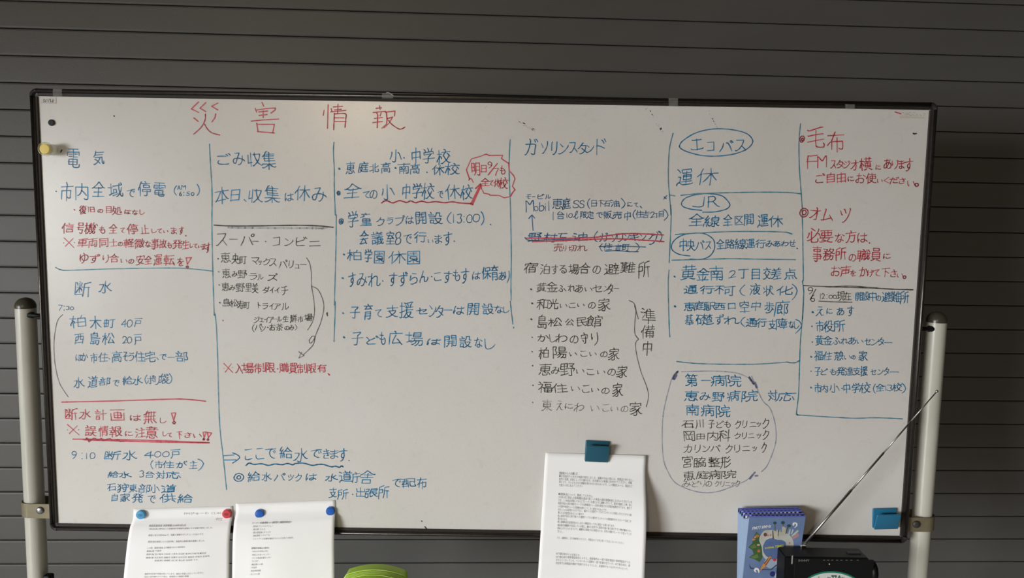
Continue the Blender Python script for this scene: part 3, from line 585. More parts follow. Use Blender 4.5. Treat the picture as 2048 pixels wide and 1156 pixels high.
定 82 36 43 36 / 21 48 19 28 / 38 99 45 97 50 81 / 0 0 9 10 15 25 19 28 / 46 65 46 3 / 88 65 88 85 48 85 6 85 6 65 / 78 62 16 62 / 99 9 90 3 56 3 47 6 46 7 40 8 33 12 28 18 23 24 19 28
室 52 82 51 92 46 99 / 41 70 37 62 25 52 22 43 / 87 41 81 47 76 50 / 63 59 68 59 73 55 76 50 / 99 3 0 3 / 50 0 50 41 / 11 26 89 26 / 95 72 95 86 51 86 4 86 4 70 / 13 68 87 68 / 13 44 23 46 24 45 33 45 68 47 74 48 76 50
宮 52 82 46 99 / 47 43 50 44 78 44 78 66 77 67 22 67 21 44 46 44 47 43 / 47 43 43 23 / 99 64 99 85 53 85 51 86 50 85 1 85 0 64 / 89 0 89 25 88 25 12 25 12 0 89 0
家 0 30 10 26 16 29 35 37 50 47 / 66 41 70 28 77 19 85 11 90 7 99 8 / 66 41 67 44 79 54 88 54 / 66 41 51 36 / 45 99 48 85 / 46 69 41 57 / 56 31 47 28 35 19 20 11 9 7 0 8 / 41 57 35 56 25 51 10 45 2 48 / 89 69 89 86 50 86 48 87 47 86 7 86 7 68 / 78 68 48 68 46 67 44 68 18 68 / 29 4 36 0 46 0 51 3 55 12 55 24 54 30 54 36 50 45 47 45 46 50 41 57
宿 0 35 1 43 9 50 19 53 / 64 72 61 47 / 37 31 92 31 / 41 99 47 96 51 85 / 25 76 18 62 15 54 16 51 16 0 / 99 68 32 68 / 6 74 6 87 48 87 50 88 52 87 94 87 94 76 / 41 0 41 50 89 50 89 9 37 9
対 15 96 21 95 26 87 26 74 / 50 51 55 48 65 28 / 2 0 18 14 25 28 28 30 / 42 11 34 25 28 30 / 8 59 22 41 31 36 / 0 77 47 77 / 38 70 31 41 28 37 28 30 / 82 99 82 3 79 1 68 0 61 6 / 99 68 48 68
寿 47 10 34 24 / 12 70 88 70 / 28 40 36 34 97 34 / 52 6 62 0 72 0 75 2 75 6 75 47 / 2 53 99 53 / 9 87 92 87 / 0 15 8 14 10 15 22 28 28 36 31 37 34 52 38 54 41 69 44 73 45 86 47 89 47 99
小 14 74 16 67 12 50 0 24 / 70 72 78 69 82 61 99 21 / 19 6 29 0 41 0 46 1 47 4 48 99
岡 48 19 48 69 / 18 90 28 87 33 76 40 74 / 72 9 81 4 89 4 95 4 97 6 98 9 99 99 0 99 0 0 / 62 64 64 74 72 88 81 91 / 22 53 23 21 75 21 76 53 / 12 66 88 66
島 8 73 80 73 / 30 24 30 4 / 99 44 8 44 / 40 85 41 95 51 99 / 58 22 58 8 0 8 0 21 / 8 58 76 58 77 59 77 87 42 87 40 88 38 87 12 87 11 86 11 31 90 31 89 13 85 2 80 0 72 0 64 4
川 0 2 10 19 14 36 16 99 / 99 99 99 0 / 56 11 56 94
差 80 99 75 97 70 90 68 79 / 35 79 31 94 28 98 22 98 / 62 31 62 0 / 13 64 89 64 / 3 46 99 46 / 9 82 95 82 / 31 35 38 29 90 29 / 21 3 99 3 / 48 85 47 65 44 63 41 47 36 45 33 33 31 32 26 24 14 13 8 8 0 10
市 0 79 99 79 / 62 21 69 16 79 16 85 18 86 21 86 57 14 57 14 12 / 45 99 52 85 52 80 50 78 50 0
布 55 69 55 0 / 0 35 14 48 22 52 89 52 89 20 88 16 86 14 74 14 66 19 / 1 79 99 79 / 43 99 38 88 37 80 33 78 32 73 24 59 22 53 22 11
庁 42 99 50 97 54 91 56 80 / 61 62 61 7 57 4 42 3 33 9 / 2 0 0 8 6 23 8 41 9 84 99 84 / 98 59 20 59
広 45 99 51 98 54 94 57 79 / 55 70 43 42 29 15 28 8 38 8 85 12 89 16 / 99 82 11 82 9 31 7 18 0 0 / 99 1 94 3 90 11 86 14 85 20 75 35 72 38 65 41
庭 54 84 52 95 43 99 / 25 45 28 54 35 65 36 70 16 70 / 99 11 90 6 58 7 43 10 30 18 29 21 26 23 20 37 / 95 86 7 86 7 40 4 21 0 9 1 0 / 51 48 91 48 / 47 69 53 67 70 68 72 69 84 73 92 70 / 14 50 20 47 25 48 40 47 40 45 36 33 29 18 19 7 12 6 / 94 24 47 24 / 70 21 70 70
廊 75 19 82 14 87 14 90 15 94 20 94 32 91 38 84 47 91 65 92 72 91 73 69 73 69 0 / 54 85 52 99 / 41 66 37 80 / 20 54 56 54 / 99 87 8 87 8 34 0 1 / 56 7 53 14 50 15 48 22 44 30 / 20 37 52 37 53 38 53 68 40 69 24 68 23 67 23 9 32 10 53 16
張 75 23 72 24 66 32 63 40 61 51 / 75 23 76 18 84 10 92 3 99 6 / 75 23 87 34 96 35 / 0 8 8 0 19 1 22 3 25 13 26 34 26 43 4 44 6 72 26 72 26 98 0 99 / 90 65 44 65 / 90 81 44 81 / 34 47 96 47 / 94 99 46 98 46 48 44 47 44 4 51 4 64 9 67 16
形 53 7 61 4 76 13 91 28 97 37 / 61 44 66 43 77 51 86 57 92 66 99 67 / 59 77 66 77 73 81 92 99 / 18 96 16 34 12 18 3 2 / 57 92 2 92 / 43 96 43 0 / 58 55 0 55
役 19 55 9 53 2 46 0 38 / 23 99 16 90 3 77 2 72 / 23 62 31 59 33 61 42 68 44 77 45 95 74 95 74 69 76 65 78 64 95 64 / 25 75 18 63 15 55 16 54 16 0 / 99 8 90 4 87 4 70 11 65 13 63 16 57 18 43 36 40 43 38 48 81 48 80 41 75 31 63 18 57 16 54 13 40 7 31 4 23 4
復 35 78 44 72 / 68 13 61 13 / 68 13 69 10 87 4 92 3 99 8 / 68 13 69 16 80 25 81 32 52 33 51 36 / 96 86 46 86 43 88 / 46 32 51 24 59 16 61 13 / 0 41 1 46 10 54 18 57 / 30 2 56 9 59 11 61 13 / 41 58 88 58 / 26 98 21 96 18 91 0 75 / 26 21 34 21 43 29 47 30 48 32 52 34 55 47 / 16 0 15 58 18 64 23 73 33 72 35 74 42 85 45 87 47 99 / 44 72 85 72 86 70 86 47 84 46 54 45 44 46 44 72
微 84 32 80 34 75 56 69 59 / 84 32 84 21 / 69 30 68 24 64 21 55 20 / 46 99 46 65 / 1 76 11 85 19 96 28 98 / 16 56 9 54 0 42 / 68 45 68 53 / 61 6 66 4 68 7 79 20 84 21 / 28 53 68 53 / 99 4 90 12 87 20 84 21 / 84 32 87 33 90 44 94 56 96 74 73 74 / 53 8 55 15 57 20 57 38 35 38 34 18 28 1 / 62 90 61 68 33 68 32 90 / 15 0 15 55 14 56 16 65 21 74 29 77 / 79 98 76 76 74 68 73 57 68 53
必 37 22 28 20 7 8 0 10 / 34 99 59 80 / 32 29 45 34 62 53 77 74 85 88 85 96 / 79 58 84 58 90 47 99 25 / 4 28 12 47 15 61 14 67 / 34 73 34 12 36 3 41 1 51 0 74 1 77 4 79 10 79 20 77 25
応 44 54 44 10 45 7 47 3 67 2 74 4 76 7 78 16 77 21 73 28 / 20 10 28 37 28 41 23 46 / 99 10 84 45 / 56 78 55 89 48 99 / 69 56 50 69 42 68 / 99 81 10 81 10 48 9 28 7 16 0 0
恵 99 2 84 20 81 22 75 22 / 69 16 72 8 70 2 67 0 33 0 30 4 30 24 / 0 2 9 11 13 23 / 57 20 41 31 41 41 / 9 54 85 54 / 48 35 48 99 / 97 87 0 87 / 85 54 85 70 12 70 12 38 13 37 84 37 85 38 85 54
情 13 0 13 99 / 0 51 3 74 9 80 / 36 34 89 34 / 89 20 36 20 / 22 82 28 67 / 28 61 99 61 / 96 88 31 88 / 92 75 34 75 / 38 0 40 48 87 48 87 7 85 4 81 3 74 3 70 6 / 63 58 63 99
意 30 19 31 2 34 0 67 0 72 3 72 12 / 29 90 29 79 31 67 / 79 84 68 79 / 15 20 11 11 2 0 / 76 21 85 19 97 2 / 41 99 50 96 52 85 / 86 43 14 43 / 0 69 99 69 / 68 67 69 75 72 79 70 90 / 6 87 94 87 / 59 14 45 23 44 30 16 31 16 56 19 57 82 56 82 31 81 30 45 30 44 24
憩 55 69 96 69 / 81 99 74 95 72 82 / 96 54 55 54 / 31 23 32 2 34 0 38 0 69 0 73 3 74 8 70 16 / 99 2 87 16 81 21 75 22 / 38 30 44 29 58 19 / 16 22 8 6 0 1 / 48 91 38 92 28 90 25 89 10 88 1 90 / 48 74 1 74 / 25 91 25 54 / 10 37 41 37 42 56 10 57 10 37 / 57 38 57 84 72 85 91 85 92 84 92 38 57 38
戸 99 99 0 99 / 1 0 10 16 13 30 14 41 15 76 86 76 86 41 11 41
所 3 46 37 46 36 73 3 73 / 82 66 82 0 / 44 99 7 90 6 36 4 21 0 8 1 0 / 99 63 53 63 / 96 98 90 99 56 90 56 44 54 32 50 16 42 2
援 76 64 77 73 84 85 90 87 / 45 72 41 85 / 91 94 82 96 47 91 36 91 32 95 / 56 86 61 84 63 73 / 31 44 18 41 14 37 0 34 / 0 74 30 74 / 16 99 16 4 15 2 12 1 7 0 1 4 / 40 3 46 1 51 2 62 7 66 11 70 12 81 28 82 35 51 35 50 31 46 29 42 18 36 10 30 3 23 3 / 35 66 92 66 / 53 68 51 51 50 48 50 31 65 12 70 11 73 9 90 1 99 4 / 95 51 32 51
支 6 78 92 78 / 24 56 24 45 29 37 40 24 45 20 46 18 54 16 55 13 76 4 89 1 99 4 / 11 53 76 53 77 52 77 46 69 33 55 21 54 18 46 16 45 13 38 10 18 2 9 0 0 3 / 50 50 50 99
故 55 63 51 61 45 52 43 51 38 45 / 4 12 38 12 38 45 / 23 99 23 42 / 97 75 55 75 / 55 63 57 61 64 37 67 30 70 29 72 21 90 2 91 2 99 3 / 87 78 85 64 82 51 74 31 72 29 70 22 67 20 58 10 42 0 / 55 63 56 74 58 76 63 99 / 46 74 0 74 / 38 45 8 45 8 2
整 46 19 84 19 / 33 67 34 54 / 22 0 22 23 / 58 79 64 75 72 62 81 52 92 45 99 47 / 47 46 57 45 72 55 81 67 86 77 87 87 / 51 90 3 90 / 96 84 62 85 / 50 37 50 0 / 90 34 10 34 / 2 2 97 2 / 53 69 58 77 61 78 62 84 65 85 67 98 / 28 99 28 42 / 0 46 8 45 12 48 26 61 28 64 44 65 44 78 43 78 9 78 9 64 23 64 26 61 28 57 35 57 45 51
断 9 92 13 88 16 74 / 0 96 0 16 44 15 / 36 73 43 88 41 94 / 81 2 81 63 / 99 95 89 95 73 90 59 87 57 86 56 32 52 14 50 8 50 0 / 47 64 9 64 / 28 24 28 99 / 9 30 10 35 16 42 21 51 25 53 28 55 33 53 36 51 42 43 42 36 / 54 59 97 59
方 52 73 52 81 54 88 48 99 / 46 7 53 1 61 0 70 1 76 3 79 9 80 16 84 50 32 50 / 0 2 8 1 21 13 31 30 35 50 36 50 37 79 / 2 77 99 77
日 99 56 0 56 / 0 11 95 11 95 99 4 99 4 0
旧 99 11 29 11 / 99 53 29 53 / 0 99 0 0 / 32 0 33 92 94 92 95 91 95 1
明 37 66 0 66 / 99 41 50 41 / 51 70 99 70 / 3 20 3 97 34 97 34 33 0 33 / 69 7 78 2 92 2 96 6 96 99 54 99 53 41 52 40 50 26 45 15 32 0
有 85 24 22 24 / 22 43 85 43 / 99 81 0 81 / 25 0 24 56 28 67 31 74 32 80 36 82 40 95 47 99 / 58 8 65 3 80 3 81 6 82 61 26 62 23 56 18 55 8 44 0 38
木 50 99 50 0 / 96 69 54 69 45 61 42 58 34 46 24 33 7 18 0 18 / 2 69 46 68 53 61 58 57 63 50 77 32 94 18 99 19
本 57 76 59 64 66 51 75 40 84 29 91 23 99 25 / 0 21 10 28 22 42 35 63 37 76 / 19 23 77 23 / 47 0 47 99 / 95 73 0 73
村 70 31 65 33 53 56 / 99 73 47 73 / 42 73 0 73 / 23 0 23 53 22 58 22 72 23 73 23 99 / 38 34 38 41 32 48 30 51 24 53 21 57 16 55 8 36 2 26 2 19 / 62 8 67 3 77 3 81 4 84 7 84 99
東 0 8 8 6 22 13 40 28 44 36 / 99 8 91 6 76 14 59 26 56 34 / 4 86 95 86 / 13 53 86 53 / 56 34 57 35 84 36 82 69 16 69 16 35 41 35 43 34 56 34 / 50 0 50 99
松 95 51 95 58 87 72 80 92 74 98 / 42 54 52 72 58 92 66 97 / 0 73 38 73 / 99 4 94 8 92 12 89 14 89 21 84 31 81 34 76 34 / 92 14 57 10 48 10 50 18 63 47 66 57 65 64 / 21 0 21 54 19 57 21 99 / 2 20 2 29 10 43 13 53 18 55 20 58 29 55 35 44 34 36
柏 45 44 99 44 / 73 99 66 74 / 16 64 28 57 34 47 33 40 / 3 20 3 30 9 41 12 51 21 56 / 37 75 0 75 / 96 10 96 76 48 77 48 10 96 10 / 20 0 20 52 18 54 19 62 20 99
校 74 72 86 61 92 50 / 55 99 62 97 66 90 64 77 / 32 73 0 73 / 32 6 40 4 45 7 65 23 66 26 69 29 74 37 79 52 / 18 0 18 56 15 57 18 99 / 0 18 0 28 7 40 11 54 16 58 24 54 30 44 29 37 / 96 80 37 80 / 54 72 43 54 51 48 54 40 61 30 65 26 66 22 72 16 82 9 89 6 99 8
横 32 4 40 3 54 12 59 12 / 99 3 94 3 80 12 75 12 / 18 0 18 54 16 55 18 99 / 0 19 0 28 7 37 11 52 15 54 19 55 25 51 31 43 31 34 / 54 99 54 66 / 97 87 38 87 / 91 38 40 38 / 66 21 66 70 / 79 99 79 66 / 91 38 91 24 90 23 43 23 43 54 90 54 91 52 91 38 / 0 73 32 73 37 68 98 68
機 45 96 35 79 34 74 47 74 / 96 58 75 57 / 82 97 74 76 87 76 / 55 20 45 28 38 30 / 0 75 25 75 / 14 99 13 64 14 57 14 0 / 88 68 91 64 92 58 94 58 95 54 99 54 / 24 40 24 48 19 56 13 58 8 55 6 45 0 31 0 21 / 50 4 55 4 72 13 74 18 80 22 88 33 / 45 67 51 64 52 57 56 51 / 59 98 65 43 65 41 67 40 67 33 70 21 76 11 81 7 89 3 94 4 96 9 97 14 94 20 / 96 40 30 40 / 22 4 26 4 33 11 38 24 41 29 41 48 / 55 57 35 55 37 62 42 66 45 74 47 75 52 82 / 86 37 86 46 79 51 79 56 75 57 77 63 82 70 84 76 87 77 91 85
止 51 57 94 57 / 19 0 19 74 / 54 99 54 0 / 99 3 0 3
歩 96 28 90 35 75 51 / 22 90 22 57 / 0 30 11 31 19 37 26 47 34 52 / 89 82 47 82 / 99 61 2 61 / 33 29 37 25 44 25 50 26 51 28 51 99 / 85 35 76 32 70 22 65 16 48 7 19 0 10 4
毛 4 59 9 56 86 68 94 66 / 95 23 99 15 98 8 95 2 90 0 52 0 45 4 44 11 44 91 / 2 29 99 41 / 0 87 8 82 11 82 44 88 46 90 66 95 78 99 90 98
民 96 24 98 11 96 6 92 1 84 0 79 2 67 11 56 30 54 42 51 45 47 75 / 99 43 0 43 / 0 72 86 72 86 98 3 99 3 2 12 3 44 11
気 23 68 87 68 / 98 85 20 86 / 10 52 78 52 79 51 80 23 85 6 90 0 97 1 99 11 96 22 / 56 44 44 25 30 13 9 0 0 2 / 62 6 30 31 19 36 11 35 / 26 99 23 85 21 84 12 68 2 58
水 99 16 92 14 88 18 72 33 64 44 63 51 / 0 13 9 14 22 31 31 50 33 63 33 67 4 67 / 63 51 59 52 56 58 47 63 / 63 51 66 53 87 76 / 28 6 35 1 41 0 48 2 50 6 50 59 51 61 50 66 50 99
油 6 4 21 30 20 37 / 21 55 0 65 / 28 85 10 95 3 92 / 99 42 36 42 / 99 10 36 10 / 67 7 67 99 / 96 1 96 73 40 74 40 0
泊 99 41 36 41 / 28 86 15 94 6 96 / 23 37 23 32 7 0 / 20 55 0 65 / 65 99 59 73 / 96 4 96 76 41 77 40 4 96 4
注 23 37 21 30 6 1 / 19 55 0 65 / 52 99 59 97 65 86 70 84 / 2 92 10 95 25 86 / 97 75 30 75 / 92 41 34 41 / 99 3 26 3 / 64 0 64 78
液 66 54 76 41 / 6 95 21 80 / 38 53 29 50 23 41 / 13 56 0 65 / 45 38 51 47 55 48 / 14 41 14 32 3 6 / 53 99 61 97 64 81 / 36 0 36 51 35 54 37 63 44 78 / 99 6 91 4 88 7 72 20 70 24 68 26 63 34 56 47 55 48 / 43 6 48 3 55 7 70 21 72 24 75 26 81 35 88 52 89 62 58 63 / 65 78 62 63 58 61 56 55 55 48 / 97 85 25 85
準 0 78 16 72 / 40 78 31 76 26 73 20 73 / 6 38 24 59 / 25 89 13 96 7 95 / 92 70 34 70 / 99 24 0 24 / 50 35 50 0 / 92 57 34 57 / 57 98 65 96 67 89 66 40 / 96 85 69 85 68 86 66 85 43 85 40 88 / 97 43 37 43 37 77 36 79 38 85 42 86 42 91 46 99
点 99 2 92 4 88 13 84 19 78 22 / 67 1 59 21 / 18 22 9 6 7 3 0 1 / 38 0 36 21 / 48 63 81 63 82 34 16 34 16 63 48 63 / 45 84 94 84 / 48 63 48 99
無 37 1 36 16 42 22 / 55 19 59 16 65 0 / 16 21 8 6 6 2 0 1 / 99 1 94 3 82 19 77 21 / 58 88 58 28 / 26 99 22 92 19 80 19 28 / 79 88 79 28 / 38 88 38 28 / 4 57 94 57 / 1 31 96 31 / 0 72 6 73 12 79 18 80 20 85 92 85
状 74 92 79 92 82 90 91 76 / 16 65 3 84 / 61 53 68 48 74 31 82 16 92 7 99 6 / 28 45 16 42 0 24 / 25 0 25 99 / 63 99 64 51 61 50 56 33 50 20 37 4 31 4 / 34 64 98 64
狩 0 26 11 35 18 44 26 48 / 69 80 65 96 56 99 / 44 42 54 33 62 21 / 29 95 22 85 18 81 16 76 1 63 / 2 97 16 81 18 75 20 73 21 68 23 59 24 51 23 46 24 45 24 28 23 14 20 2 12 0 8 0 1 4 / 77 70 77 3 74 0 68 0 63 0 54 4 / 36 52 99 52 / 96 65 95 82 69 84 40 82 40 65
現 44 58 95 58 / 44 78 95 78 / 29 1 34 0 42 4 52 13 55 23 58 42 / 77 38 77 2 80 0 96 1 99 6 99 12 96 18 / 0 20 18 24 19 26 38 31 / 37 96 0 96 / 19 99 19 23 / 36 62 2 62 / 77 38 47 40 47 98 90 98 91 97 91 40 77 38
生 89 41 12 41 / 99 3 0 3 / 94 74 14 75 / 50 99 50 0 / 23 97 19 82 18 75 14 74 3 54
田 48 99 48 8 / 99 54 0 54 / 0 11 99 11 / 3 0 3 96 96 96 96 0
由 0 42 99 42 / 99 10 0 10 / 48 7 48 99 / 96 0 96 74 3 74 3 0
町 80 97 79 3 77 1 74 0 61 0 56 3 / 21 99 21 14 / 51 94 99 94 / 0 57 43 57 / 0 19 40 19 40 95 3 96 3 6
画 99 99 0 99 / 96 69 96 0 4 0 3 1 3 68 / 78 48 23 48 / 50 78 50 20 / 23 48 23 75 75 75 75 23 24 23 23 48
病 52 99 58 96 61 82 / 3 77 11 58 / 58 36 66 34 82 18 / 0 33 13 40 22 41 / 7 3 14 16 19 32 20 47 20 84 59 84 59 85 62 84 99 84 / 98 67 30 67 / 63 70 62 35 59 35 56 26 51 22 47 19 41 20 / 35 0 35 48 91 48 91 11 90 6 88 3 79 3 72 8
発 96 84 88 80 76 68 / 63 80 81 98 / 0 53 7 52 18 59 22 61 / 78 61 84 58 91 53 99 54 / 78 61 76 68 / 25 69 30 70 35 79 40 86 41 91 40 92 10 92 / 25 69 11 82 / 25 69 22 61 / 4 2 12 0 18 3 26 9 31 15 34 23 35 32 35 59 / 90 31 9 31 / 62 59 62 9 63 2 69 0 87 1 89 4 90 10 87 20 / 55 99 61 86 65 82 66 76 72 69 76 68 / 22 61 24 56 62 56 75 56 78 61
目 0 41 99 41 / 0 69 99 69 / 99 12 0 12 / 4 0 4 99 95 99 95 0
石 92 12 22 12 / 99 96 1 96 / 88 1 88 55 25 55 23 52 18 51 0 31 / 25 0 24 56 26 65 36 85 38 99
礎 10 50 3 46 1 42 0 31 / 62 24 92 24 / 6 55 26 55 28 54 28 14 26 13 7 13 / 1 89 31 89 / 62 85 34 85 / 48 53 48 75 47 77 48 99 / 88 32 89 45 34 45 / 79 53 79 99 / 64 47 64 0 / 58 61 58 68 56 73 47 76 43 74 33 59 / 33 0 41 16 43 18 44 32 40 35 / 94 58 94 65 86 76 79 80 78 85 66 85 / 99 7 92 1 67 1 56 4 48 11 46 16 41 19 / 64 56 73 72 78 75 82 85 96 85 / 9 1 9 46 8 47 8 51 14 77 15 92
福 42 92 99 92 / 21 84 15 97 8 99 / 0 33 13 44 22 47 / 87 59 90 59 90 78 50 77 51 59 87 59 / 69 3 69 47 / 98 25 42 25 / 20 52 28 50 35 41 45 41 / 20 0 20 47 21 51 23 52 24 57 32 70 33 76 2 77 / 45 41 45 7 95 7 95 44 45 44 45 41
科 67 47 52 59 46 61 / 52 89 63 82 69 75 / 41 65 0 65 / 82 99 82 0 / 99 34 82 32 81 31 75 31 42 25 / 40 92 33 94 22 89 1 87 / 22 0 22 51 21 52 22 92 / 36 31 36 41 29 52 21 55 20 52 14 50 10 40 2 26 1 19
空 46 99 51 89 52 80 / 98 54 92 52 69 65 64 67 58 66 / 3 48 21 57 35 67 42 67 / 50 0 50 43 / 3 62 3 84 95 84 95 65 / 87 40 12 40 / 0 3 99 3
童 43 99 50 95 52 86 / 91 16 9 16 / 86 43 13 43 / 99 2 0 2 / 0 69 29 72 31 75 30 79 31 90 / 50 55 48 56 16 56 15 55 16 30 81 30 84 31 84 55 82 56 51 56 50 55 / 50 55 50 0 / 8 88 91 88
第 19 88 20 99 / 19 88 14 86 6 74 0 73 / 28 89 31 78 33 75 37 74 / 76 89 77 80 82 73 / 50 0 50 28 45 32 / 19 88 20 87 29 87 50 87 / 64 99 62 88 59 87 51 73 / 50 68 50 32 43 29 35 20 23 10 10 4 1 6 / 61 90 63 87 75 87 99 87 / 64 12 70 7 76 7 85 8 88 14 89 31 50 31 43 30 41 31 14 31 15 47 16 48 87 48 87 65 86 65 9 65
給 10 29 6 8 8 0 / 69 90 69 99 / 23 67 21 59 12 47 10 37 / 26 32 22 26 25 6 / 92 69 84 61 56 61 48 68 / 33 32 38 11 / 52 8 52 40 90 40 90 8 52 8 / 41 58 50 65 51 65 67 89 69 90 / 32 57 35 43 36 43 37 37 42 37 / 69 90 74 89 84 74 99 59 / 38 43 9 40 0 42 / 34 79 25 65 23 65 9 65 10 70 18 84 25 99
線 4 26 0 0 / 44 68 94 68 / 68 33 78 28 / 19 63 23 66 30 79 / 19 4 16 26 / 78 28 79 23 85 15 94 8 99 9 / 78 28 81 29 94 41 / 31 12 28 25 24 30 / 67 98 65 81 / 32 9 40 7 45 12 52 20 56 29 57 35 56 35 40 35 / 69 51 70 32 69 31 69 3 68 1 63 0 58 0 52 4 / 32 33 26 56 / 32 41 6 38 8 45 16 56 19 63 / 19 63 3 63 4 69 19 92 18 99 / 69 51 47 51 46 52 47 84 89 84 90 52 89 51 69 51
美 47 29 53 29 54 22 59 15 67 9 77 3 88 0 99 3 / 79 99 72 96 67 88 65 78 / 19 98 25 97 30 91 31 88 30 77 / 47 29 43 28 41 19 32 9 21 3 12 1 7 0 0 2 / 94 30 6 30 / 95 46 3 46 / 86 64 12 64 / 48 82 48 47 46 32 47 29 / 90 80 7 80
職 29 69 6 69 / 29 46 6 46 / 67 35 40 35 / 45 62 43 80 / 40 19 67 19 / 54 82 53 91 51 96 44 98 / 88 92 95 77 99 77 / 80 30 87 32 89 35 96 48 94 55 / 9 20 8 95 / 85 21 78 19 64 4 58 4 / 28 28 25 24 0 20 / 36 85 69 85 / 72 10 64 16 64 51 42 51 42 9 / 98 64 35 64 / 58 62 62 78 68 81 / 96 28 99 22 98 13 97 11 94 8 90 9 88 11 85 19 82 20 82 31 80 32 77 64 76 99 / 26 0 26 91 0 91
育 34 88 32 79 22 73 19 64 / 53 85 48 96 47 98 42 99 / 16 21 82 21 / 82 36 16 36 / 99 86 68 86 67 80 / 10 66 66 67 74 68 76 69 82 67 88 63 92 62 / 77 67 74 75 67 79 67 86 54 86 52 87 51 86 36 86 34 85 33 86 0 86 / 19 0 20 52 80 52 80 8 79 4 72 2 61 2 52 7
脇 31 38 4 38 / 31 66 4 66 / 42 85 94 85 94 69 90 62 86 59 73 59 / 36 38 63 38 62 7 59 2 50 0 / 35 0 43 11 47 23 50 52 / 37 59 46 57 57 67 62 74 64 84 67 87 67 99 / 81 6 88 1 91 1 95 1 97 4 99 37 70 38 / 84 52 84 38 80 21 77 11 69 0 / 0 0 4 14 7 37 7 91 29 91 28 4 26 2 22 1 19 1 10 7
自 42 78 47 99 / 99 33 0 33 / 0 57 99 57 / 0 9 95 9 95 80 4 81 4 0
舎 99 67 92 65 80 72 63 85 51 98 46 99 26 78 10 67 0 63 / 76 65 21 65 / 48 79 48 42 / 21 0 21 28 77 28 77 0 21 0 / 4 44 91 44
茶 29 25 14 8 12 6 4 6 / 87 6 76 16 65 25 / 99 47 90 44 79 50 64 59 50 72 46 70 33 58 23 52 8 44 0 46 / 33 3 37 0 46 0 48 4 48 54 / 68 99 68 72 / 15 36 81 36 / 95 85 3 85 / 29 99 29 72
行 53 10 62 4 76 6 78 8 79 64 / 0 75 11 82 24 97 32 99 / 42 91 96 91 / 0 41 11 52 21 55 / 19 0 19 52 18 55 20 62 31 75 / 37 61 99 61
袋 24 80 15 77 9 69 1 68 / 50 37 50 44 51 48 47 54 41 56 / 90 89 84 89 76 96 68 97 / 69 15 65 16 59 24 56 31 55 37 50 37 / 69 15 72 11 85 2 91 0 99 3 / 69 15 85 26 90 28 / 58 12 55 6 30 1 30 24 / 96 38 6 38 / 31 77 36 75 95 81 / 52 98 55 97 57 78 61 77 63 68 72 58 80 53 89 53 91 54 92 58 92 67 / 31 99 23 86 22 80 22 50 / 0 16 10 14 24 21 30 21 32 24 42 31 43 36 50 37
西 6 10 94 10 / 94 40 66 40 63 42 62 44 62 99 / 6 37 21 36 30 45 34 53 37 67 37 99 / 0 96 99 96 / 90 0 90 69 89 70 10 70 9 0
要 32 38 24 18 / 75 38 72 28 62 16 61 12 / 98 2 88 1 63 10 61 12 / 47 12 61 12 / 47 12 45 8 28 2 8 0 0 4 / 47 12 45 14 28 19 26 20 14 16 / 37 35 40 46 40 54 36 56 36 99 / 63 55 88 55 89 78 88 78 13 78 12 77 12 55 63 55 / 63 99 63 55 / 3 96 97 96 / 2 36 32 36 37 37 40 36 99 36
計 0 78 46 78 / 18 99 25 85 / 6 48 42 48 / 6 64 42 64 / 9 9 37 9 37 34 10 34 9 9 / 99 58 47 58 / 73 97 73 0
設 0 78 40 78 / 37 61 43 59 51 69 54 80 54 94 79 94 79 66 81 63 95 63 / 4 64 35 64 / 22 87 16 98 11 99 / 36 47 4 47 / 32 6 8 6 8 32 32 32 32 6 / 32 6 36 2 44 0 58 8 65 13 70 16 79 28 85 38 86 46 84 46 41 46 / 50 50 50 37 52 33 64 14 68 13 77 7 87 1 91 0 99 3
誤 65 28 69 32 97 32 / 0 79 37 79 / 34 64 4 64 / 15 99 21 89 18 84 / 4 50 33 50 / 73 92 87 92 87 68 48 68 48 92 73 92 / 92 52 43 52 / 68 55 67 30 61 18 55 10 44 3 34 6 / 40 32 65 32 74 18 80 10 90 3 99 6 / 4 9 31 9 31 34 8 34 8 0
議 4 64 31 64 / 97 42 85 52 / 13 98 20 84 / 80 84 81 92 86 99 / 0 78 33 78 / 46 98 51 97 54 92 56 84 / 31 48 4 48 / 99 59 35 59 / 67 57 67 88 / 34 18 53 19 54 21 69 22 / 6 0 6 33 28 33 28 8 3 8 / 94 73 43 73 / 54 51 53 3 52 2 46 1 38 3 / 91 26 85 18 80 16 79 10 75 9 66 3 62 4 / 40 86 97 86 / 99 34 35 34 / 99 11 96 2 89 1 85 4 80 10 77 25 74 53 / 68 48 63 51 55 48 54 47 36 47
販 10 21 0 1 / 32 52 1 52 / 32 74 4 74 / 4 74 4 96 29 95 29 31 4 31 4 74 / 54 67 56 56 61 44 69 25 74 23 75 18 88 4 92 1 99 2 / 45 64 90 64 89 56 86 45 79 29 75 23 74 19 61 7 52 0 / 97 97 89 99 47 92 47 46 44 23 37 7 35 6 31 7 23 21
買 62 75 62 99 / 84 48 16 48 / 36 75 36 97 / 57 9 65 10 89 0 99 1 / 0 2 11 1 34 10 42 10 / 16 33 81 33 / 36 97 12 97 12 77 88 78 87 97 36 97 / 81 33 81 20 79 19 20 19 19 20 19 62 20 64 79 64 81 62 81 33
購 32 73 2 73 / 19 23 26 20 32 8 / 0 2 10 22 / 2 52 29 52 / 43 35 91 35 / 66 19 66 64 / 55 59 55 99 / 35 20 99 20 / 99 62 35 62 / 79 59 79 99 / 42 75 95 75 / 29 52 29 31 4 31 6 94 29 92 29 52 / 38 88 96 88 / 68 8 76 2 86 2 88 4 89 48 46 48 45 0
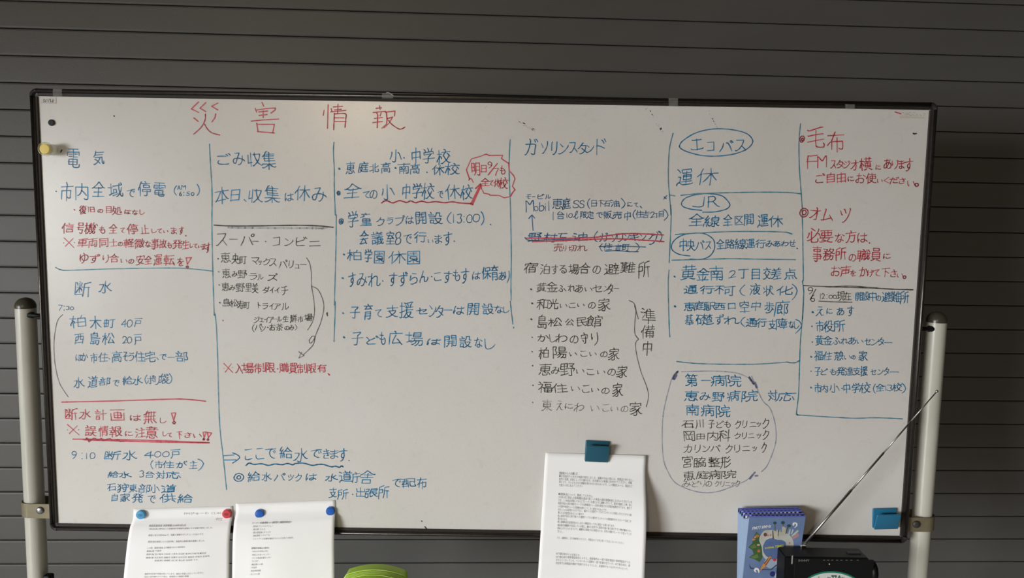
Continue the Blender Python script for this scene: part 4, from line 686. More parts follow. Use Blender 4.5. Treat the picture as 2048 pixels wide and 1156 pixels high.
路 7 1 7 47 / 59 86 62 99 / 59 86 56 84 55 76 / 22 66 22 6 / 20 38 36 38 38 36 43 34 50 36 53 31 87 31 89 36 92 35 99 38 / 41 12 0 2 / 35 62 34 92 8 92 8 63 45 64 52 75 55 76 / 55 76 58 73 70 54 89 36 87 30 87 0 52 0 52 30 51 36 64 48 73 58 80 72 85 82 84 85 59 86
車 12 53 87 53 / 99 19 0 19 / 95 87 3 87 / 48 72 84 70 84 35 14 35 14 70 48 72 / 48 99 48 0
転 95 88 55 88 / 46 21 0 21 / 99 56 50 56 / 70 58 70 48 55 16 54 9 95 13 / 3 54 44 54 / 98 1 94 11 91 12 90 20 84 35 / 46 85 2 85 / 23 37 42 37 41 69 7 69 7 37 23 37 / 23 0 23 99
軽 50 32 92 32 / 0 22 45 22 / 44 85 2 85 / 72 48 72 3 / 58 94 58 86 57 82 66 68 75 59 85 53 92 50 99 53 / 97 6 44 6 / 23 69 41 69 41 37 6 38 6 69 23 69 / 23 99 23 0 / 48 91 87 91 88 90 87 84 81 75 68 59 51 50 41 51 40 54 2 54
通 99 9 95 4 87 3 46 3 35 7 22 15 19 16 / 0 58 19 57 19 16 / 44 87 51 88 62 82 67 81 68 81 66 74 / 4 0 4 6 11 13 19 16 / 21 81 7 97 / 35 56 94 56 / 35 37 94 37 / 72 23 79 19 86 19 90 20 91 25 91 73 90 74 77 74 67 76 64 74 37 73 37 16 / 35 99 85 98 82 92 72 85 67 76 64 73 64 16
運 3 0 3 8 6 11 11 18 16 20 / 99 12 91 7 43 6 34 8 16 20 / 16 20 16 55 0 56 / 30 82 31 99 89 99 90 82 / 1 98 7 97 19 80 / 35 81 84 81 / 94 25 28 25 / 87 54 36 54 / 36 54 36 66 36 67 84 67 84 40 36 40 36 54 / 59 85 59 15
道 4 0 4 4 9 10 14 13 19 14 / 88 50 37 50 / 62 85 59 64 / 19 14 23 13 35 7 46 3 89 3 95 4 99 8 / 19 14 19 55 0 56 / 40 98 45 97 50 90 48 79 / 88 35 41 35 / 81 99 76 88 74 79 / 0 92 7 91 20 76 / 41 35 41 19 42 19 85 19 86 20 85 66 41 66 41 35 / 98 81 30 81
達 3 0 3 8 6 10 10 15 16 19 / 74 53 74 63 76 67 75 77 / 99 12 91 7 43 6 33 8 16 19 / 6 94 19 78 / 0 53 16 52 16 19 / 61 72 61 99 / 89 42 32 42 / 61 57 61 14 / 88 89 33 89 / 46 53 46 64 44 67 45 77 / 26 74 95 74 / 94 28 28 28 / 94 55 29 55
避 99 8 94 3 89 3 43 3 34 6 21 13 15 14 / 80 79 79 88 75 99 / 4 94 18 75 / 1 0 6 8 15 14 / 65 76 70 73 73 62 / 15 14 15 52 0 52 / 61 56 98 56 / 62 81 98 81 / 98 36 62 36 / 24 24 31 44 36 46 55 46 55 16 37 18 37 44 32 46 34 65 34 91 54 90 54 65 31 65 / 79 14 79 55 85 56 90 77
部 48 77 42 62 41 51 / 8 77 15 74 20 63 25 61 / 76 24 85 19 88 19 94 20 98 24 99 36 98 42 87 58 98 88 96 90 70 90 70 0 / 20 99 29 95 32 80 / 0 54 59 54 / 4 82 57 82 / 10 9 10 35 51 35 51 9 10 9
配 2 30 47 30 / 2 11 47 11 / 96 29 99 21 99 13 97 8 95 6 67 4 64 6 61 10 61 59 98 59 / 57 96 96 95 96 48 / 4 38 10 43 13 44 18 53 19 62 19 99 / 47 46 32 46 31 47 32 99 / 50 96 0 96 / 44 1 44 75 6 76 6 0
里 89 76 11 76 / 99 3 0 3 / 50 99 50 0 / 8 30 92 30 / 50 99 86 99 86 52 14 53 14 98 50 99
野 89 54 87 65 81 69 80 74 / 63 78 66 79 75 75 80 74 / 80 74 91 87 95 95 57 96 / 2 76 51 76 / 56 57 99 56 98 48 92 33 / 77 59 77 3 74 1 63 0 55 6 / 0 4 50 12 57 19 / 51 34 3 34 / 26 99 26 7 / 26 55 6 56 6 97 48 96 48 55 26 55
金 22 33 31 12 / 62 11 68 14 76 29 76 34 / 20 77 26 67 73 67 80 77 / 94 3 4 3 / 89 42 9 42 / 50 70 50 0 / 0 70 8 67 22 74 22 76 34 84 46 98 50 99 51 99 63 87 78 75 91 67 99 70
開 56 82 99 82 / 43 82 0 82 / 19 4 24 4 28 9 34 19 36 31 36 54 / 81 31 18 31 / 62 2 62 54 / 79 51 20 51 / 72 9 80 3 84 3 94 4 96 8 96 99 59 99 59 66 99 66 / 3 0 3 98 4 99 38 99 40 98 40 67 38 66 0 66
間 99 81 56 81 / 70 32 28 32 / 0 81 43 81 / 69 9 79 3 85 3 92 4 96 9 96 99 59 99 59 65 99 65 / 31 4 31 48 67 48 67 14 28 13 / 3 0 3 98 4 99 38 99 40 98 38 65 0 65
限 8 35 14 31 20 31 24 33 26 38 25 54 16 69 18 74 24 90 25 98 23 99 0 99 0 0 / 99 8 91 6 84 11 74 22 73 29 / 38 77 88 77 / 73 29 69 31 66 36 63 46 62 57 / 73 29 76 31 92 42 / 38 54 85 54 85 99 42 98 42 7 63 11 68 19
院 0 0 0 91 23 90 23 84 15 67 15 63 21 55 24 47 24 36 23 31 19 29 13 29 6 33 / 43 63 89 63 / 75 46 75 6 78 3 94 4 96 8 97 18 / 61 99 66 88 66 79 / 21 7 30 3 38 9 46 14 50 21 53 32 54 46 / 36 67 36 81 95 81 96 67 / 33 43 99 43
陽 57 41 55 31 51 23 33 7 / 52 4 56 4 62 10 67 18 75 32 75 41 / 48 56 44 35 / 89 82 43 82 / 0 0 0 98 21 98 23 97 23 90 15 73 15 67 23 53 24 37 23 34 19 31 14 31 6 35 / 69 9 76 3 84 3 87 6 90 20 91 33 90 37 56 37 44 38 41 37 30 26 24 26 / 99 54 30 54 / 43 82 44 99 86 99 86 68 85 67 44 67 43 68 43 82
障 55 99 63 96 64 86 / 7 33 13 29 19 29 22 30 25 34 25 48 15 65 24 85 24 91 0 91 0 0 / 38 45 89 45 / 75 68 78 84 / 35 88 94 88 / 52 90 51 67 / 31 19 99 19 / 65 0 65 32 / 65 32 66 33 86 33 87 34 86 57 43 58 42 57 42 33 64 33 65 32 / 30 70 99 70
集 0 8 7 4 30 15 41 22 43 30 / 55 30 58 22 75 12 91 6 99 9 / 50 0 50 37 / 20 85 89 85 / 85 72 19 72 16 76 12 75 6 68 1 68 / 3 29 41 29 42 28 56 28 58 29 95 29 / 15 57 85 57 / 52 42 52 84 54 86 52 95 45 98 / 34 99 25 95 23 86 20 84 18 77 19 44 92 44
難 23 28 24 19 30 16 44 6 / 84 84 77 97 / 59 68 52 65 50 62 40 62 / 98 31 56 31 / 46 40 4 40 / 50 26 25 28 23 24 22 26 0 26 / 98 76 57 76 / 56 54 98 54 / 56 8 99 8 / 36 99 36 79 25 78 14 78 13 99 / 25 68 42 68 42 53 7 53 8 68 25 68 / 80 6 80 78 / 1 90 48 90 / 58 0 58 66 57 68 66 98 / 0 4 7 3 13 8 22 20 25 35 25 80
電 58 57 87 57 / 58 69 84 69 / 36 57 9 57 / 36 69 11 69 / 0 64 1 82 94 82 95 64 / 8 30 87 30 / 47 54 47 99 / 90 97 4 97 / 46 15 11 15 11 43 12 44 84 44 84 16 82 15 46 15 / 99 15 97 3 92 0 64 0 50 1 47 3 46 10 46 47
館 24 99 23 91 / 18 78 22 76 26 63 / 41 50 7 50 / 42 73 42 77 36 82 26 90 23 91 / 68 97 74 96 76 91 76 80 / 0 73 10 79 20 90 23 91 / 99 69 98 84 51 84 51 69 / 55 30 95 30 95 8 55 8 / 41 7 36 15 34 16 33 22 30 28 / 58 0 58 67 90 66 90 46 55 46 / 36 18 15 10 10 9 10 65 37 65 37 34 7 34
駅 28 33 32 32 37 21 45 21 / 0 4 4 19 6 32 / 26 13 24 25 23 31 19 31 / 98 6 91 15 86 28 81 44 79 58 / 15 9 14 31 / 44 61 4 61 / 57 55 99 56 99 95 61 96 61 33 56 14 51 1 / 4 78 44 78 / 26 99 26 40 / 22 6 30 0 37 1 40 2 42 10 44 42 8 44 8 96 46 96
高 8 0 8 44 92 43 91 6 90 3 80 3 73 8 / 29 14 69 14 69 31 30 31 29 14 / 46 99 51 92 52 82 / 21 65 21 72 22 73 79 73 79 57 78 56 22 56 21 58 21 65 / 99 85 0 85
鮮 40 25 48 6 / 0 0 6 12 7 25 / 89 98 82 82 84 72 / 20 4 18 24 / 24 24 30 21 34 4 / 95 53 52 53 / 99 31 48 31 / 73 0 73 77 / 51 97 56 95 61 86 62 82 61 72 / 44 51 4 51 / 24 30 24 68 28 69 29 75 32 80 32 86 12 87 / 50 75 97 75 / 3 68 41 68 41 33 8 33 8 65 6 67 8 76 12 86 14 87 16 99
黄 41 10 32 10 9 0 0 2 / 99 2 91 0 74 8 62 11 / 90 86 9 86 / 86 36 16 36 / 48 18 48 70 / 16 36 16 20 16 20 48 20 48 21 51 20 81 20 82 21 82 53 16 53 16 36 / 32 99 32 65 / 67 99 67 65 / 98 68 1 68"""
TEXT = """b|blue heading for electricity|電 135 158.6 297.3 334.4;気 186.7 208.1 301.8 328.8
b|blue line on the citywide power cut|・ 112.5 382.8;市 121.5 145.1 365.9 401.9;内 151.8 175.4 367 399.7;全 184.4 209.2 364.8 394;域 217 245.2 365.9 394;で 254.2 269.9 379.4 394;停 277.1 301.4 363.7 392.9;電 308.1 329.5 365.9 392.9;( 348.2 353.1 371.5 390.7;A 355.4 361 371.5 379.4;M 363.2 371.1 370.9 379;6 359.2 363.2 383.9 391.8;: 366.6 368.9 385 390.7;5 372.2 379 383.9 391.1;0 382.4 388 385 391.1;) 394.1 399.2 369.3 391.8
r|small red line on restoration|・ 149.1 419.8;復 159.2 172.7 411.2 428.1;旧 176.6 188.9 413.9 424.7;の 195.7 205.8 418.4 425.4;目 212.6 222.7 413.5 425.9;処 224.9 243.4 413 429.2;は 249.7 260.9 419.1 428.1;な 264.3 275.5 419.8 429.2;し 280 289 419.1 429.2
r|red line on stopped traffic signals|信 124.8 147.3 446.1 465.2;号 154.1 167.6 446.1 466.4;機 169.8 191.2 446.1 467.5;、 193 195.2 448.4 451.7;も 199.1 210.3 452.9 466.4;全 218.2 234.4 449.5 466.4;て 241.1 249.2 456.2 465.2;停 254.6 275.5 449 468.6;止 281.2 296.9 450.6 467.5;し 303.6 312.6 457.4 465.7;て 314.9 323.9 458 466.4;い 327.3 336.3 460.3 465.7;ま 341.9 353.1 455.1 467.5;す 357.6 367.7 454 468.6;・ 371.8 471.5
r|red line on minor car accidents|※ 127.1 148.4 475.3 495.6;車 155.6 175.4 476.5 494.5;両 176.6 194.6 477.6 494.5;同 199.1 215.9 477.6 494.5;士 219.3 233.9 478.7 492.2;の 236.2 245.2 484.3 491.8;軽 247.4 267.7 477.6 494.5;微 268.8 287.9 478.3 495.6;な 290.1 301.4 482.1 494.5;事 302.5 317.1 477.6 499;故 318.3 332.9 478.7 496.3;も 334.7 343 484.3 495.6;発 345.3 364.4 479.8 496.7;生 364.8 377.9 481 497.8;し 380.1 385.1 486.6 495.6;て 386.9 394.7 487.7 495.6;い 397 402.6 491.1 496.3;ま 403.7 412.1 487.3 499;す 412.1 420.2 486.6 504.6
r|red line asking for safe driving|ゆ 159.7 175.4 506.8 524.8;ず 179.9 199.1 509.1 524.8;り 205.8 217 510.2 526;合 219.3 237.3 508 524.8;い 241.8 254.2 518.1 526;の 257.5 267.7 518.1 527.1;安 272.2 289 510.2 529.3;全 289 303.6 512.5 528.2;運 307.7 323.9 510.2 530;転 327.3 348.6 509.1 530.9;を 355.4 367.7 515.8 531.6
b|blue heading for water cuts|断 150.7 181.1 563.1 593.4;水 197.9 223.8 560.8 585.6
b|small blue time note above the left bracket|7 117 124.2 610.3 621.5;: 127.1 129.3 612.6 620.4;3 132.3 138.3 612.6 619.3;0 140.6 147.3 613.7 619.7
b|blue line with forty households|柏 140.6 171.4 631.5 655.1;木 179.9 202.4 632.6 658.5;町 208.1 229.4 638.7 655.1;4 242.9 253 639.4 654;0 254.6 264.3 640 653.5;戸 268.8 283.9 637.1 654
b|blue line with twenty households|西 149.6 167.6 667.5 687.7;島 181.1 199.1 664.1 688.8;松 204.7 228.3 666.4 687.7;2 245.2 254.2 673.1 686.6;0 254.6 263.2 674.2 686.6;戸 268.8 283.9 669.3 688.8
b|blue line on public housing|ほ 151.8 164.2 709.1 721.5;か 162.4 175.4 706.8 721.5;市 181.1 194.6 706.8 724.8;住 197.5 215.9 705.3 723.7;・ 218.6 717.4;高 223.8 242.9 703 723.7;そ 246.3 256 703.9 721.9;う 256.9 267.2 705.7 721.5;住 269.9 290.1 703 723.3;宅 290.1 310.8 703 723.7;、 313.8 316.7 715.8 719.2;で 319.4 332.9 709.1 718.8;一 336.3 350.2 714.3 715.2;部 352 375.2 703 723.7
b|blue line on the waterworks department|水 147.3 168.2 754.7 775.4;道 176.6 194.6 752.9 774.3;部 199.1 220.4 755.2 771.4;で 224.5 238.4 760.8 772.1;給 245.2 264.3 752.5 769.8;水 265.4 285.2 752.9 768.7;( 289.7 294.2 750.2 768.2;ポ 294.6 308.1 751.8 767.6;リ 309.9 318.3 752.9 768.2;袋 318.9 337.4 748 766.9;) 338.5 344.1 747.3 767.6
r|red line saying no cuts are planned|断 130.5 154.7 817.1 839.6;水 159.2 181.1 818.2 838;計 190.1 211.9 819.4 839.6;画 220.9 249 820 840.3;は 260.9 280.7 829.9 841.2;無 287.9 312.6 821.6 846.4;し 320.5 332.4 835.1 845.7
r|red line warning of false information|※ 135 157 849.7 870;誤 170.3 193 852 871.8;情 197.9 216.4 852 871.8;報 218.6 244.5 853.1 873.3;に 250.8 265.4 862.8 871.8;注 271 290.1 856.5 874;意 291.9 315.3 852.4 876.3;し 325.7 333.3 863.2 872.2;て 335.1 344.1 865.5 874;下 353.1 364.8 863.2 877.2;さ 368.9 381.7 865 874.5;い 386.9 402.2 867.3 875.6
b|lower blue line with four hundred households|9 143.9 152.9 902.6 917.2;: 163.1 165.3 906 917.2;1 172.1 174.3 906 917.7;0 179.9 190.1 905.5 917.7;断 209.6 241.1 901.9 919.5;水 246.3 272.6 900.3 919.5;4 289 307 901.9 916.1;0 309.3 321.6 903.3 913.8;0 325 338.5 903.3 913.8;戸 341.9 360.3 899.2 916.1
b|lower blue bracketed line|( 301.4 306.3 920.6 937.4;市 310.4 325 921.7 937;住 326.1 348.2 922.2 936.3;が 352 373.4 922.2 935.2;主 379 394.1 922.2 937.4;) 395.9 407.1 917.2 940.1
b|lower blue line with three units|給 215.9 236.6 942.4 955.4;水 237.3 262 943.7 955.4;3 278.9 287.4 941.5 954.3;台 292.4 308.1 942.4 955;対 312.6 330.2 943.1 956.6;応 331.8 360.3 943.1 956.6
b|lower blue line on the eastern waterworks|石 214.8 231.7 967.8 981.3;狩 235 257.5 967.8 983.6;東 258.7 274 968.5 984.2;部 277.8 299.6 968.9 985.8;小 301.4 318.3 969.4 985.8;道 323.4 351.3 970.1 984.7
b|lower blue line on generator supply|自 223.8 235.5 987.4 1002.7;家 240.7 260.2 986.9 1002.7;発 264.3 286.1 987.4 1004.9;で 294.6 310.8 991.9 1004.9;供 319.4 351.3 988.1 1004.9;給 354.3 384.2 988.7 1006
b|blue heading for garbage collection|ご 435.1 461 307.7 328.6;み 466.6 488 306.1 328.6;収 495.8 523.9 305 332.4;集 523.5 551.4 303.2 337.6
b|blue line on collection today|本 431.3 457.6 373.6 407.3;日 461 479.4 379.2 402.8;、 488.4 492.5 399.4 403;収 498.1 525.1 378.1 405.7;集 529.6 559.3 372.4 405.7;は 570.1 586.5 386.4 401.7;休 590.3 618.9 371.3 401.7;み 625.2 651.5 376.5 401.7
k|black heading for shops|ス 431.5 454.4 467.1 491.2;ー 458.5 474.7 478.4 479.3;パ 481.4 507.5 468.7 491.2;ー 505.7 516.5 482.4 483.3;・ 531.6 483.3;コ 546.2 559.2 475 490.3;ン 568.7 586 477.2 491.2;ビ 592.3 614.1 474.5 491.2;ニ 617.7 641.1 482.9 492.3
k|first black shop line|・ 436.4 517.7;恵 442.3 460.3 505.3 524;央 463.7 478 507.6 526.7;町 478.3 492.7 512.8 527.8;マ 502.3 518.1 515.5 529;ッ 517.4 523.7 521.1 529;ク 526 538.8 516.6 530.1;ス 539 553.4 517.7 531.7;バ 557.4 575 520 535.3;リ 577.7 586.2 521.1 535.7;ュ 590.1 599.7 529 536.8;ー 600.2 612.6 529 529.9
k|second black shop line|・ 437.6 543.6;恵 445 460.3 537.5 555.5;み 464.1 474.2 543.6 553.3;野 476 492.7 540.7 556;ラ 499 512.9 546.5 558.7;ル 514.7 526.4 548.1 559.3;ズ 535.4 555.6 547.4 560.9
k|third black shop line|・ 438.7 569.9;恵 443.9 458 564.5 581.1;み 459.2 470.2 570.6 580.2;野 471.5 488.8 566.8 582.9;里 490.6 502.8 567.2 582.9;美 504.1 516.3 567.2 585.2;ダ 525.5 538.8 573.5 585.6;イ 539.5 547.8 575.1 585.6;イ 549.6 559 575.1 586.3;チ 563.1 575.9 573.5 589.2
k|fourth black shop line|・ 439.8 605.4;島 446.1 460.7 596.9 612.6;松 460.7 475.3 599.1 614;寿 475.3 487.7 601.4 617.1;町 487.3 499.4 604.3 617.1;ト 515.8 522.6 605 617.1;ラ 524.2 535.4 606.6 617.8;イ 539 546.6 606.6 618.5;ア 548 560.1 607.2 618.9;ル 563.1 577 606.6 619.4
k|indented black shop line|ジ 508 518.5 633.6 645.5;ェ 519.9 527.5 636.5 644.1;イ 528.2 537.2 633.6 644.8;ア 537.9 546.6 634.2 644.8;ー 546.2 554.5 638.1 639;ル 554.7 562.4 633.6 643.2;生 565.3 577.2 632 643.7;鮮 580.4 593.9 629.7 644.8;市 596.1 606.5 632.4 644.8;場 608.7 625.4 627.5 641.9
k|bracketed black shop note|( 504.6 508.4 649.3 663.9;パ 509.8 523.3 648.2 660.5;ン 522.1 530.9 651.5 661.7;・ 535.6 654.9;お 539 551.1 647.7 661.2;茶 552.5 565.8 647.7 661.2;の 569.4 578.1 652.2 659.9;み 578.4 588.3 650 659.9;) 589.6 593.9 649.3 660.5
r|red note on shopping limits|※ 447.9 464.8 726.4 745.7;入 470.4 484.8 727.8 746.6;場 483.9 507.3 726 745.1;制 510.2 530.9 726 745.1;限 532.3 550 726.4 745.1;・ 555.2 737.7;購 559.2 578.1 726.4 744.4;買 578.8 593.9 726.4 746.2;制 595.2 613.2 727.8 746.2;限 615.5 632.1 728.7 746.2;有 634.6 652.4 728.7 744.4;、 656.4 659.1 747.3 750.2
b|large blue line on water supply here|こ 490.2 505.2 898.8 918.7;こ 512.1 527.6 897.4 917.9;で 531.2 552.2 897.4 916.5;給 558.5 583.7 894.1 917.1;水 588 616.5 896.8 922.5;で 620 642.4 900.1 915.7;き 646.5 658.8 898.8 916.5;ま 660.5 676.6 899.6 916;す 678.2 694.3 896.8 922.5;・ 698.4 921.2
b|blue line on water packs|給 494.3 519.4 943.3 962.4;水 523.8 542.7 944.4 961.6;パ 548.9 570 947.1 960.8;ッ 575.7 587.8 949.3 960.8;ク 590.8 602.8 947.1 961.6;は 611.8 632.9 947.1 960.8;水 650.9 675.2 948 961.6;道 678.2 703.9 942.5 963.5;庁 704.2 720.3 945.2 965.2;舎 720.6 749 941.7 966.3
b|blue line on branch offices|支 658.3 673.8 975.3 995;所 675.5 695.7 979.4 998.5;・ 705.5 988.9;出 712.4 729.9 976.1 993;張 730.1 755.8 976.6 994.4;所 757.5 777.7 973.9 996.3
b|short blue note on distribution|で 784 802.3 958.9 973.9;配 803.9 830.4 957.5 973.9;布 834 852.9 954.2 977.2
b|blue heading for schools|小 780.4 802.9 298.3 324.2;・ 808.3 315.8;中 823.2 840.5 297.5 327;学 845.7 867.4 297.5 325.8;校 873.5 901.2 299.5 328.2
b|blue line on two high schools|● 678.9 337.7;恵 692.4 709.2 323.8 347.3;庭 717.3 737 324.2 345.3;北 739.2 756.9 328.2 344.7;高 762.5 780.8 325.4 345.3;● 791.3 336.3;南 796.3 818.6 326.2 347.3;高 820.8 839.5 327.4 347.3;・ 854 344.7;休 865.4 888.3 329.4 349.7;校 891.4 919.1 326.8 349.7
b|blue line on all schools closing|全 688.5 720.3 367.2 395.8;て 726.3 740 383.5 395.8;の 740.2 753.9 381.1 397;小 763.1 787.8 369.6 397.8;中 804.9 819.8 368 398;学 824.8 843.5 366.6 395;校 844.7 868.4 367.6 398.4;で 875.5 886.3 383.1 395.8;休 891.4 919.3 369.2 397.4;校 922.3 945 370.5 399.4
b|blue line on the after school club|学 695.4 716.1 423.7 453.5;童 721.3 743 426.9 451.5;ク 753.1 768.9 434.8 451.5;ラ 774 786 435.2 447.6;ブ 790 809.7 431.6 450.1;は 811.8 826.6 432.8 447.6;開 831.5 852.4 424.3 447.6;設 858 885.3 424.9 447.6;( 894.4 902.8 425.7 447.6;1 905.8 908.4 428.3 445.2;3 914.3 923.1 428.3 445.6;: 926.7 929.1 433.2 444.2;0 933.6 944 430.2 445.2;0 946 958.9 428.3 443.6;) 962.1 968.1 423.7 450.7;・ 981.4 449.2
b|blue line on meeting room eight|会 719.3 736 461.5 488;議 743.2 765.9 464.1 488;室 772 789 463.1 489;8 790.9 801.7 464.7 488.6;で 806.9 823.6 470 487;行 828.8 853.4 464.1 485;い 856 866.4 478.6 486;ま 869.6 883.3 470 486;す 887.5 904.2 464.7 488.6;・ 908.8 482.6
b|blue line on a closed nursery|● 687.9 509;柏 694.4 722.1 500.6 521.3;学 729.3 744 499 524.3;園 749 768.9 501.6 526.3;休 777 810.6 502 527.3;園 814.4 839.5 501.6 527.9
b|blue line on three nurseries|● 685.5 556.3;す 697.4 711.1 546.2 572;み 715.3 733 548.2 572;れ 737.2 759.9 546.2 574;・ 765.5 562.1;す 778 794.7 545.4 573;ず 796.9 815.6 544.8 572;ら 820.8 834.5 546.2 567.7;ん 839.7 855.4 542.2 565.3;・ 863.4 553.3;こ 868.6 882.3 545.4 561.3;す 887.5 903.2 542.2 565.3;も 906.4 919.1 540.2 561.3;す 922.3 938 537.8 565.7;は 945.2 959.9 543.4 559.3;保 963.1 981.8 533.4 557.7;育 982 996.7 530.8 559.3;あ 997.9 1009.7 543.4 560.1;り 1009.9 1018.6 542.2 566.1
b|blue line on the childcare centre|● 686.3 626.4;子 700.4 720.1 613.8 636.9;育 727.3 745 607.9 638.7;て 751.1 763.9 619 633.7;支 773 796.7 610.4 634.3;援 799.9 826.6 603.9 635.7;セ 830.7 854.4 615.8 627.8;ン 858.6 871.3 611.8 632.3;タ 870.9 886.3 610.4 635.7;ー 887.5 904.2 620 620.8;は 907.4 928.1 612.4 627.8;開 935.2 957.9 607.1 629.8;設 964.9 987.4 607.1 628.4;な 989 1005.7 611.4 625.8;し 1007.3 1018.6 613 625.8
b|blue line on the play space|● 688.3 674.7;子 703.4 725.3 664.2 688.7;ど 733.2 756.9 672.7 688.7;も 759.1 769.9 665.6 688.7;広 777 803.7 663.2 688.7;場 811.8 846.5 664.2 690.6;は 854.6 880.3 677.5 689.5;開 888.5 913.1 671.5 693.4;設 919.1 943 672.7 694.6;な 949.2 963.9 675.5 694.6;し 970 989.8 676.7 698.4
r|red text in the jagged bubble, upper|明 943 959.1 326.8 349.7;日 962.5 972.8 330.7 345.3;9 976 983.8 324.2 336.7;7 989 996.3 336.7 351.2;も 999.9 1009.7 332.7 348.1
r|red text in the jagged bubble, lower|全 962.1 978.8 357.2 371.9;て 978.4 986.8 361.2 371.1;休 987.6 999.9 358 372.5;校 998.3 1015.6 356 377.9
b|blue heading for petrol stations|ガ 1049.5 1074.1 278.3 308.2;ソ 1082.3 1095 284.3 306.2;リ 1103.2 1113.9 283.5 309.4;ン 1117.1 1135.8 287.5 307.4;ス 1139 1153.7 285.5 305.4;タ 1155.9 1172.8 285.5 308.2;ン 1171.8 1187.6 289.9 304.8;ド 1192.7 1211.4 278.3 308.8
c|tiny dark blue reading above the petrol name|モ 1052.4 1061.8 389 397.3;ー 1064.8 1069.8 393.3 394.1;ビ 1075.3 1088.7 388.4 397.7;ル 1090 1101.2 389.4 397.3
c|dark blue petrol station line|M 1052.4 1067.2 400.9 422.8;o 1068.4 1076.1 412.8 421.6;b 1078.3 1088.1 404.9 421.6;i 1090 1092.4 407.7 421.6;l 1096.6 1098.6 401.7 420.8;恵 1105.2 1124.9 396.9 416.8;庭 1125.1 1140.8 396.3 418.6;S 1146 1157.7 401.7 415.6;S 1158.9 1168.7 401.7 415.6;( 1174.8 1179.8 396.9 416.8;日 1182.8 1193.5 400.9 413.6;下 1195.7 1207.5 400.9 413.6;石 1207.7 1220.4 401.3 413.2;油 1221 1238.3 399.3 413.6;) 1242.5 1250.2 397.3 416.8;に 1255.4 1264.2 403.7 413.6;て 1268.4 1276.1 405.7 413.6;、 1280.3 1283.7 412.8 416.2
c|dark blue line on ten litres per car|1 1105.2 1107.2 424.2 440.1;台 1115.1 1127.9 422.8 437.5;1 1133 1134.4 426.2 435.5;0 1137.4 1144.8 427.2 435.1;ℓ 1147 1156.7 422.8 437.5;限 1160.9 1173.6 423.2 436.7;定 1173.8 1188.6 422.8 437.1;で 1192.7 1205.1 425.6 435.5;販 1207.7 1223.4 422.8 436.7;売 1225 1243.3 423.2 436.7;中 1248.5 1261.2 422.2 440.7;( 1265.8 1271.1 419.8 438.7;住 1272.3 1285.1 421.6 435.1;吉 1285.1 1298 422.2 435.1;2 1300.2 1310 424.2 435.1;丁 1309.6 1316.9 426.8 434.7;目 1318.1 1326.9 423.2 434.1;) 1328.1 1336 418.8 440.7
c|struck-out blue line|野 1056.4 1083.1 466.3 482.2;村 1088.1 1113.9 466.3 484.2;石 1116.1 1134.8 466.9 483.4;油 1145 1175.6 465.5 482.2;( 1187.8 1195.1 463.5 484.2;ガ 1198.1 1215.4 466.3 482.2;ソ 1222.6 1233.3 467.5 482.2;リ 1234.5 1245.3 466.9 482.8;ン 1247.5 1258.8 467.9 480.8;キ 1260.4 1277.1 466.9 481.4;ン 1278.3 1291 468.9 480.8;グ 1297.2 1318.5 463.5 487.8;) 1318.1 1324.1 462.3 484.2
d|dark red sold-out note|売 1107.2 1124.9 486.8 502.1;り 1126.5 1131.8 491.3 502.1;切 1137 1151.7 490.7 502.1;れ 1154.9 1173.6 489.8 502.1
c|crossed blue town note|( 1199.7 1204.5 487.4 502.1;住 1207.7 1224.4 486.8 500.7;吉 1230.5 1242.3 488.8 499.7;町 1244.5 1259.2 488.8 501.3;) 1271.3 1278.3 485.8 503.3
k|black heading for overnight shelters|宿 1049.5 1074.1 525.2 546.5;泊 1080.3 1099.2 528.6 547.9;す 1103.6 1115.9 530.5 547.9;る 1119.1 1131.8 530.5 545.9;場 1137.4 1157.7 528 547.9;合 1158.9 1179.6 526 548.5;の 1186.2 1200.5 531.5 546.5;避 1208.7 1237.3 527.2 548.5;難 1240.9 1270.1 524.6 545.5;所 1276.3 1299.6 524 555
k|black shelter line, first|● 1062.4 578.7;黄 1073.3 1092 565.8 583.3;金 1092.8 1114.9 565 584.3;ふ 1115.5 1131.8 570.9 583.3;れ 1136.4 1151.7 569 583.3;あ 1151.7 1165.7 568.4 584.3;い 1169.9 1183.6 574.9 582.9;セ 1185.8 1203.5 569.8 583.7;ン 1207.7 1217.4 571.3 581.7;タ 1215 1225.4 568.4 587.3;ー 1228 1237.3 576.9 577.7
k|black shelter line, second|● 1064.4 606.8;和 1074.1 1096 598.8 618.5;光 1096 1115.9 598.2 617.5;い 1120.1 1133.8 607.6 615.5;こ 1139 1150.7 606.2 615.1;い 1154.9 1168.7 607.2 613.5;の 1176.8 1190.5 604.8 617.1;家 1196.7 1220.4 596.8 621.5
k|black shelter line, third|● 1062.8 638.6;島 1076.1 1094 630.6 656.5;松 1096.2 1122.9 636 652.5;公 1129.9 1146.8 638 650.9;民 1153.9 1173.6 635.4 651.9;館 1173.6 1203.5 631 653.3
k|black shelter line, fourth|・ 1064.3 674.6;か 1074.5 1097.2 668.8 682.6;し 1099.6 1113.4 668.8 683.9;わ 1111.7 1132.9 667.5 684.8;の 1140.6 1155.6 671.8 685.8;守 1162.3 1175 666.6 686.9;り 1182.8 1195.6 665.9 690.4
k|black shelter line, fifth|・ 1064.3 703.4;柏 1077.9 1097.4 694.7 717.2;陽 1106.1 1133.9 694.1 716.8;い 1139.4 1153.4 704.2 712.4;こ 1161.2 1173.9 702.1 712.9;い 1179.6 1192.3 703.8 712;の 1201.2 1215 703.4 714.2;家 1217.4 1238.8 696.2 720
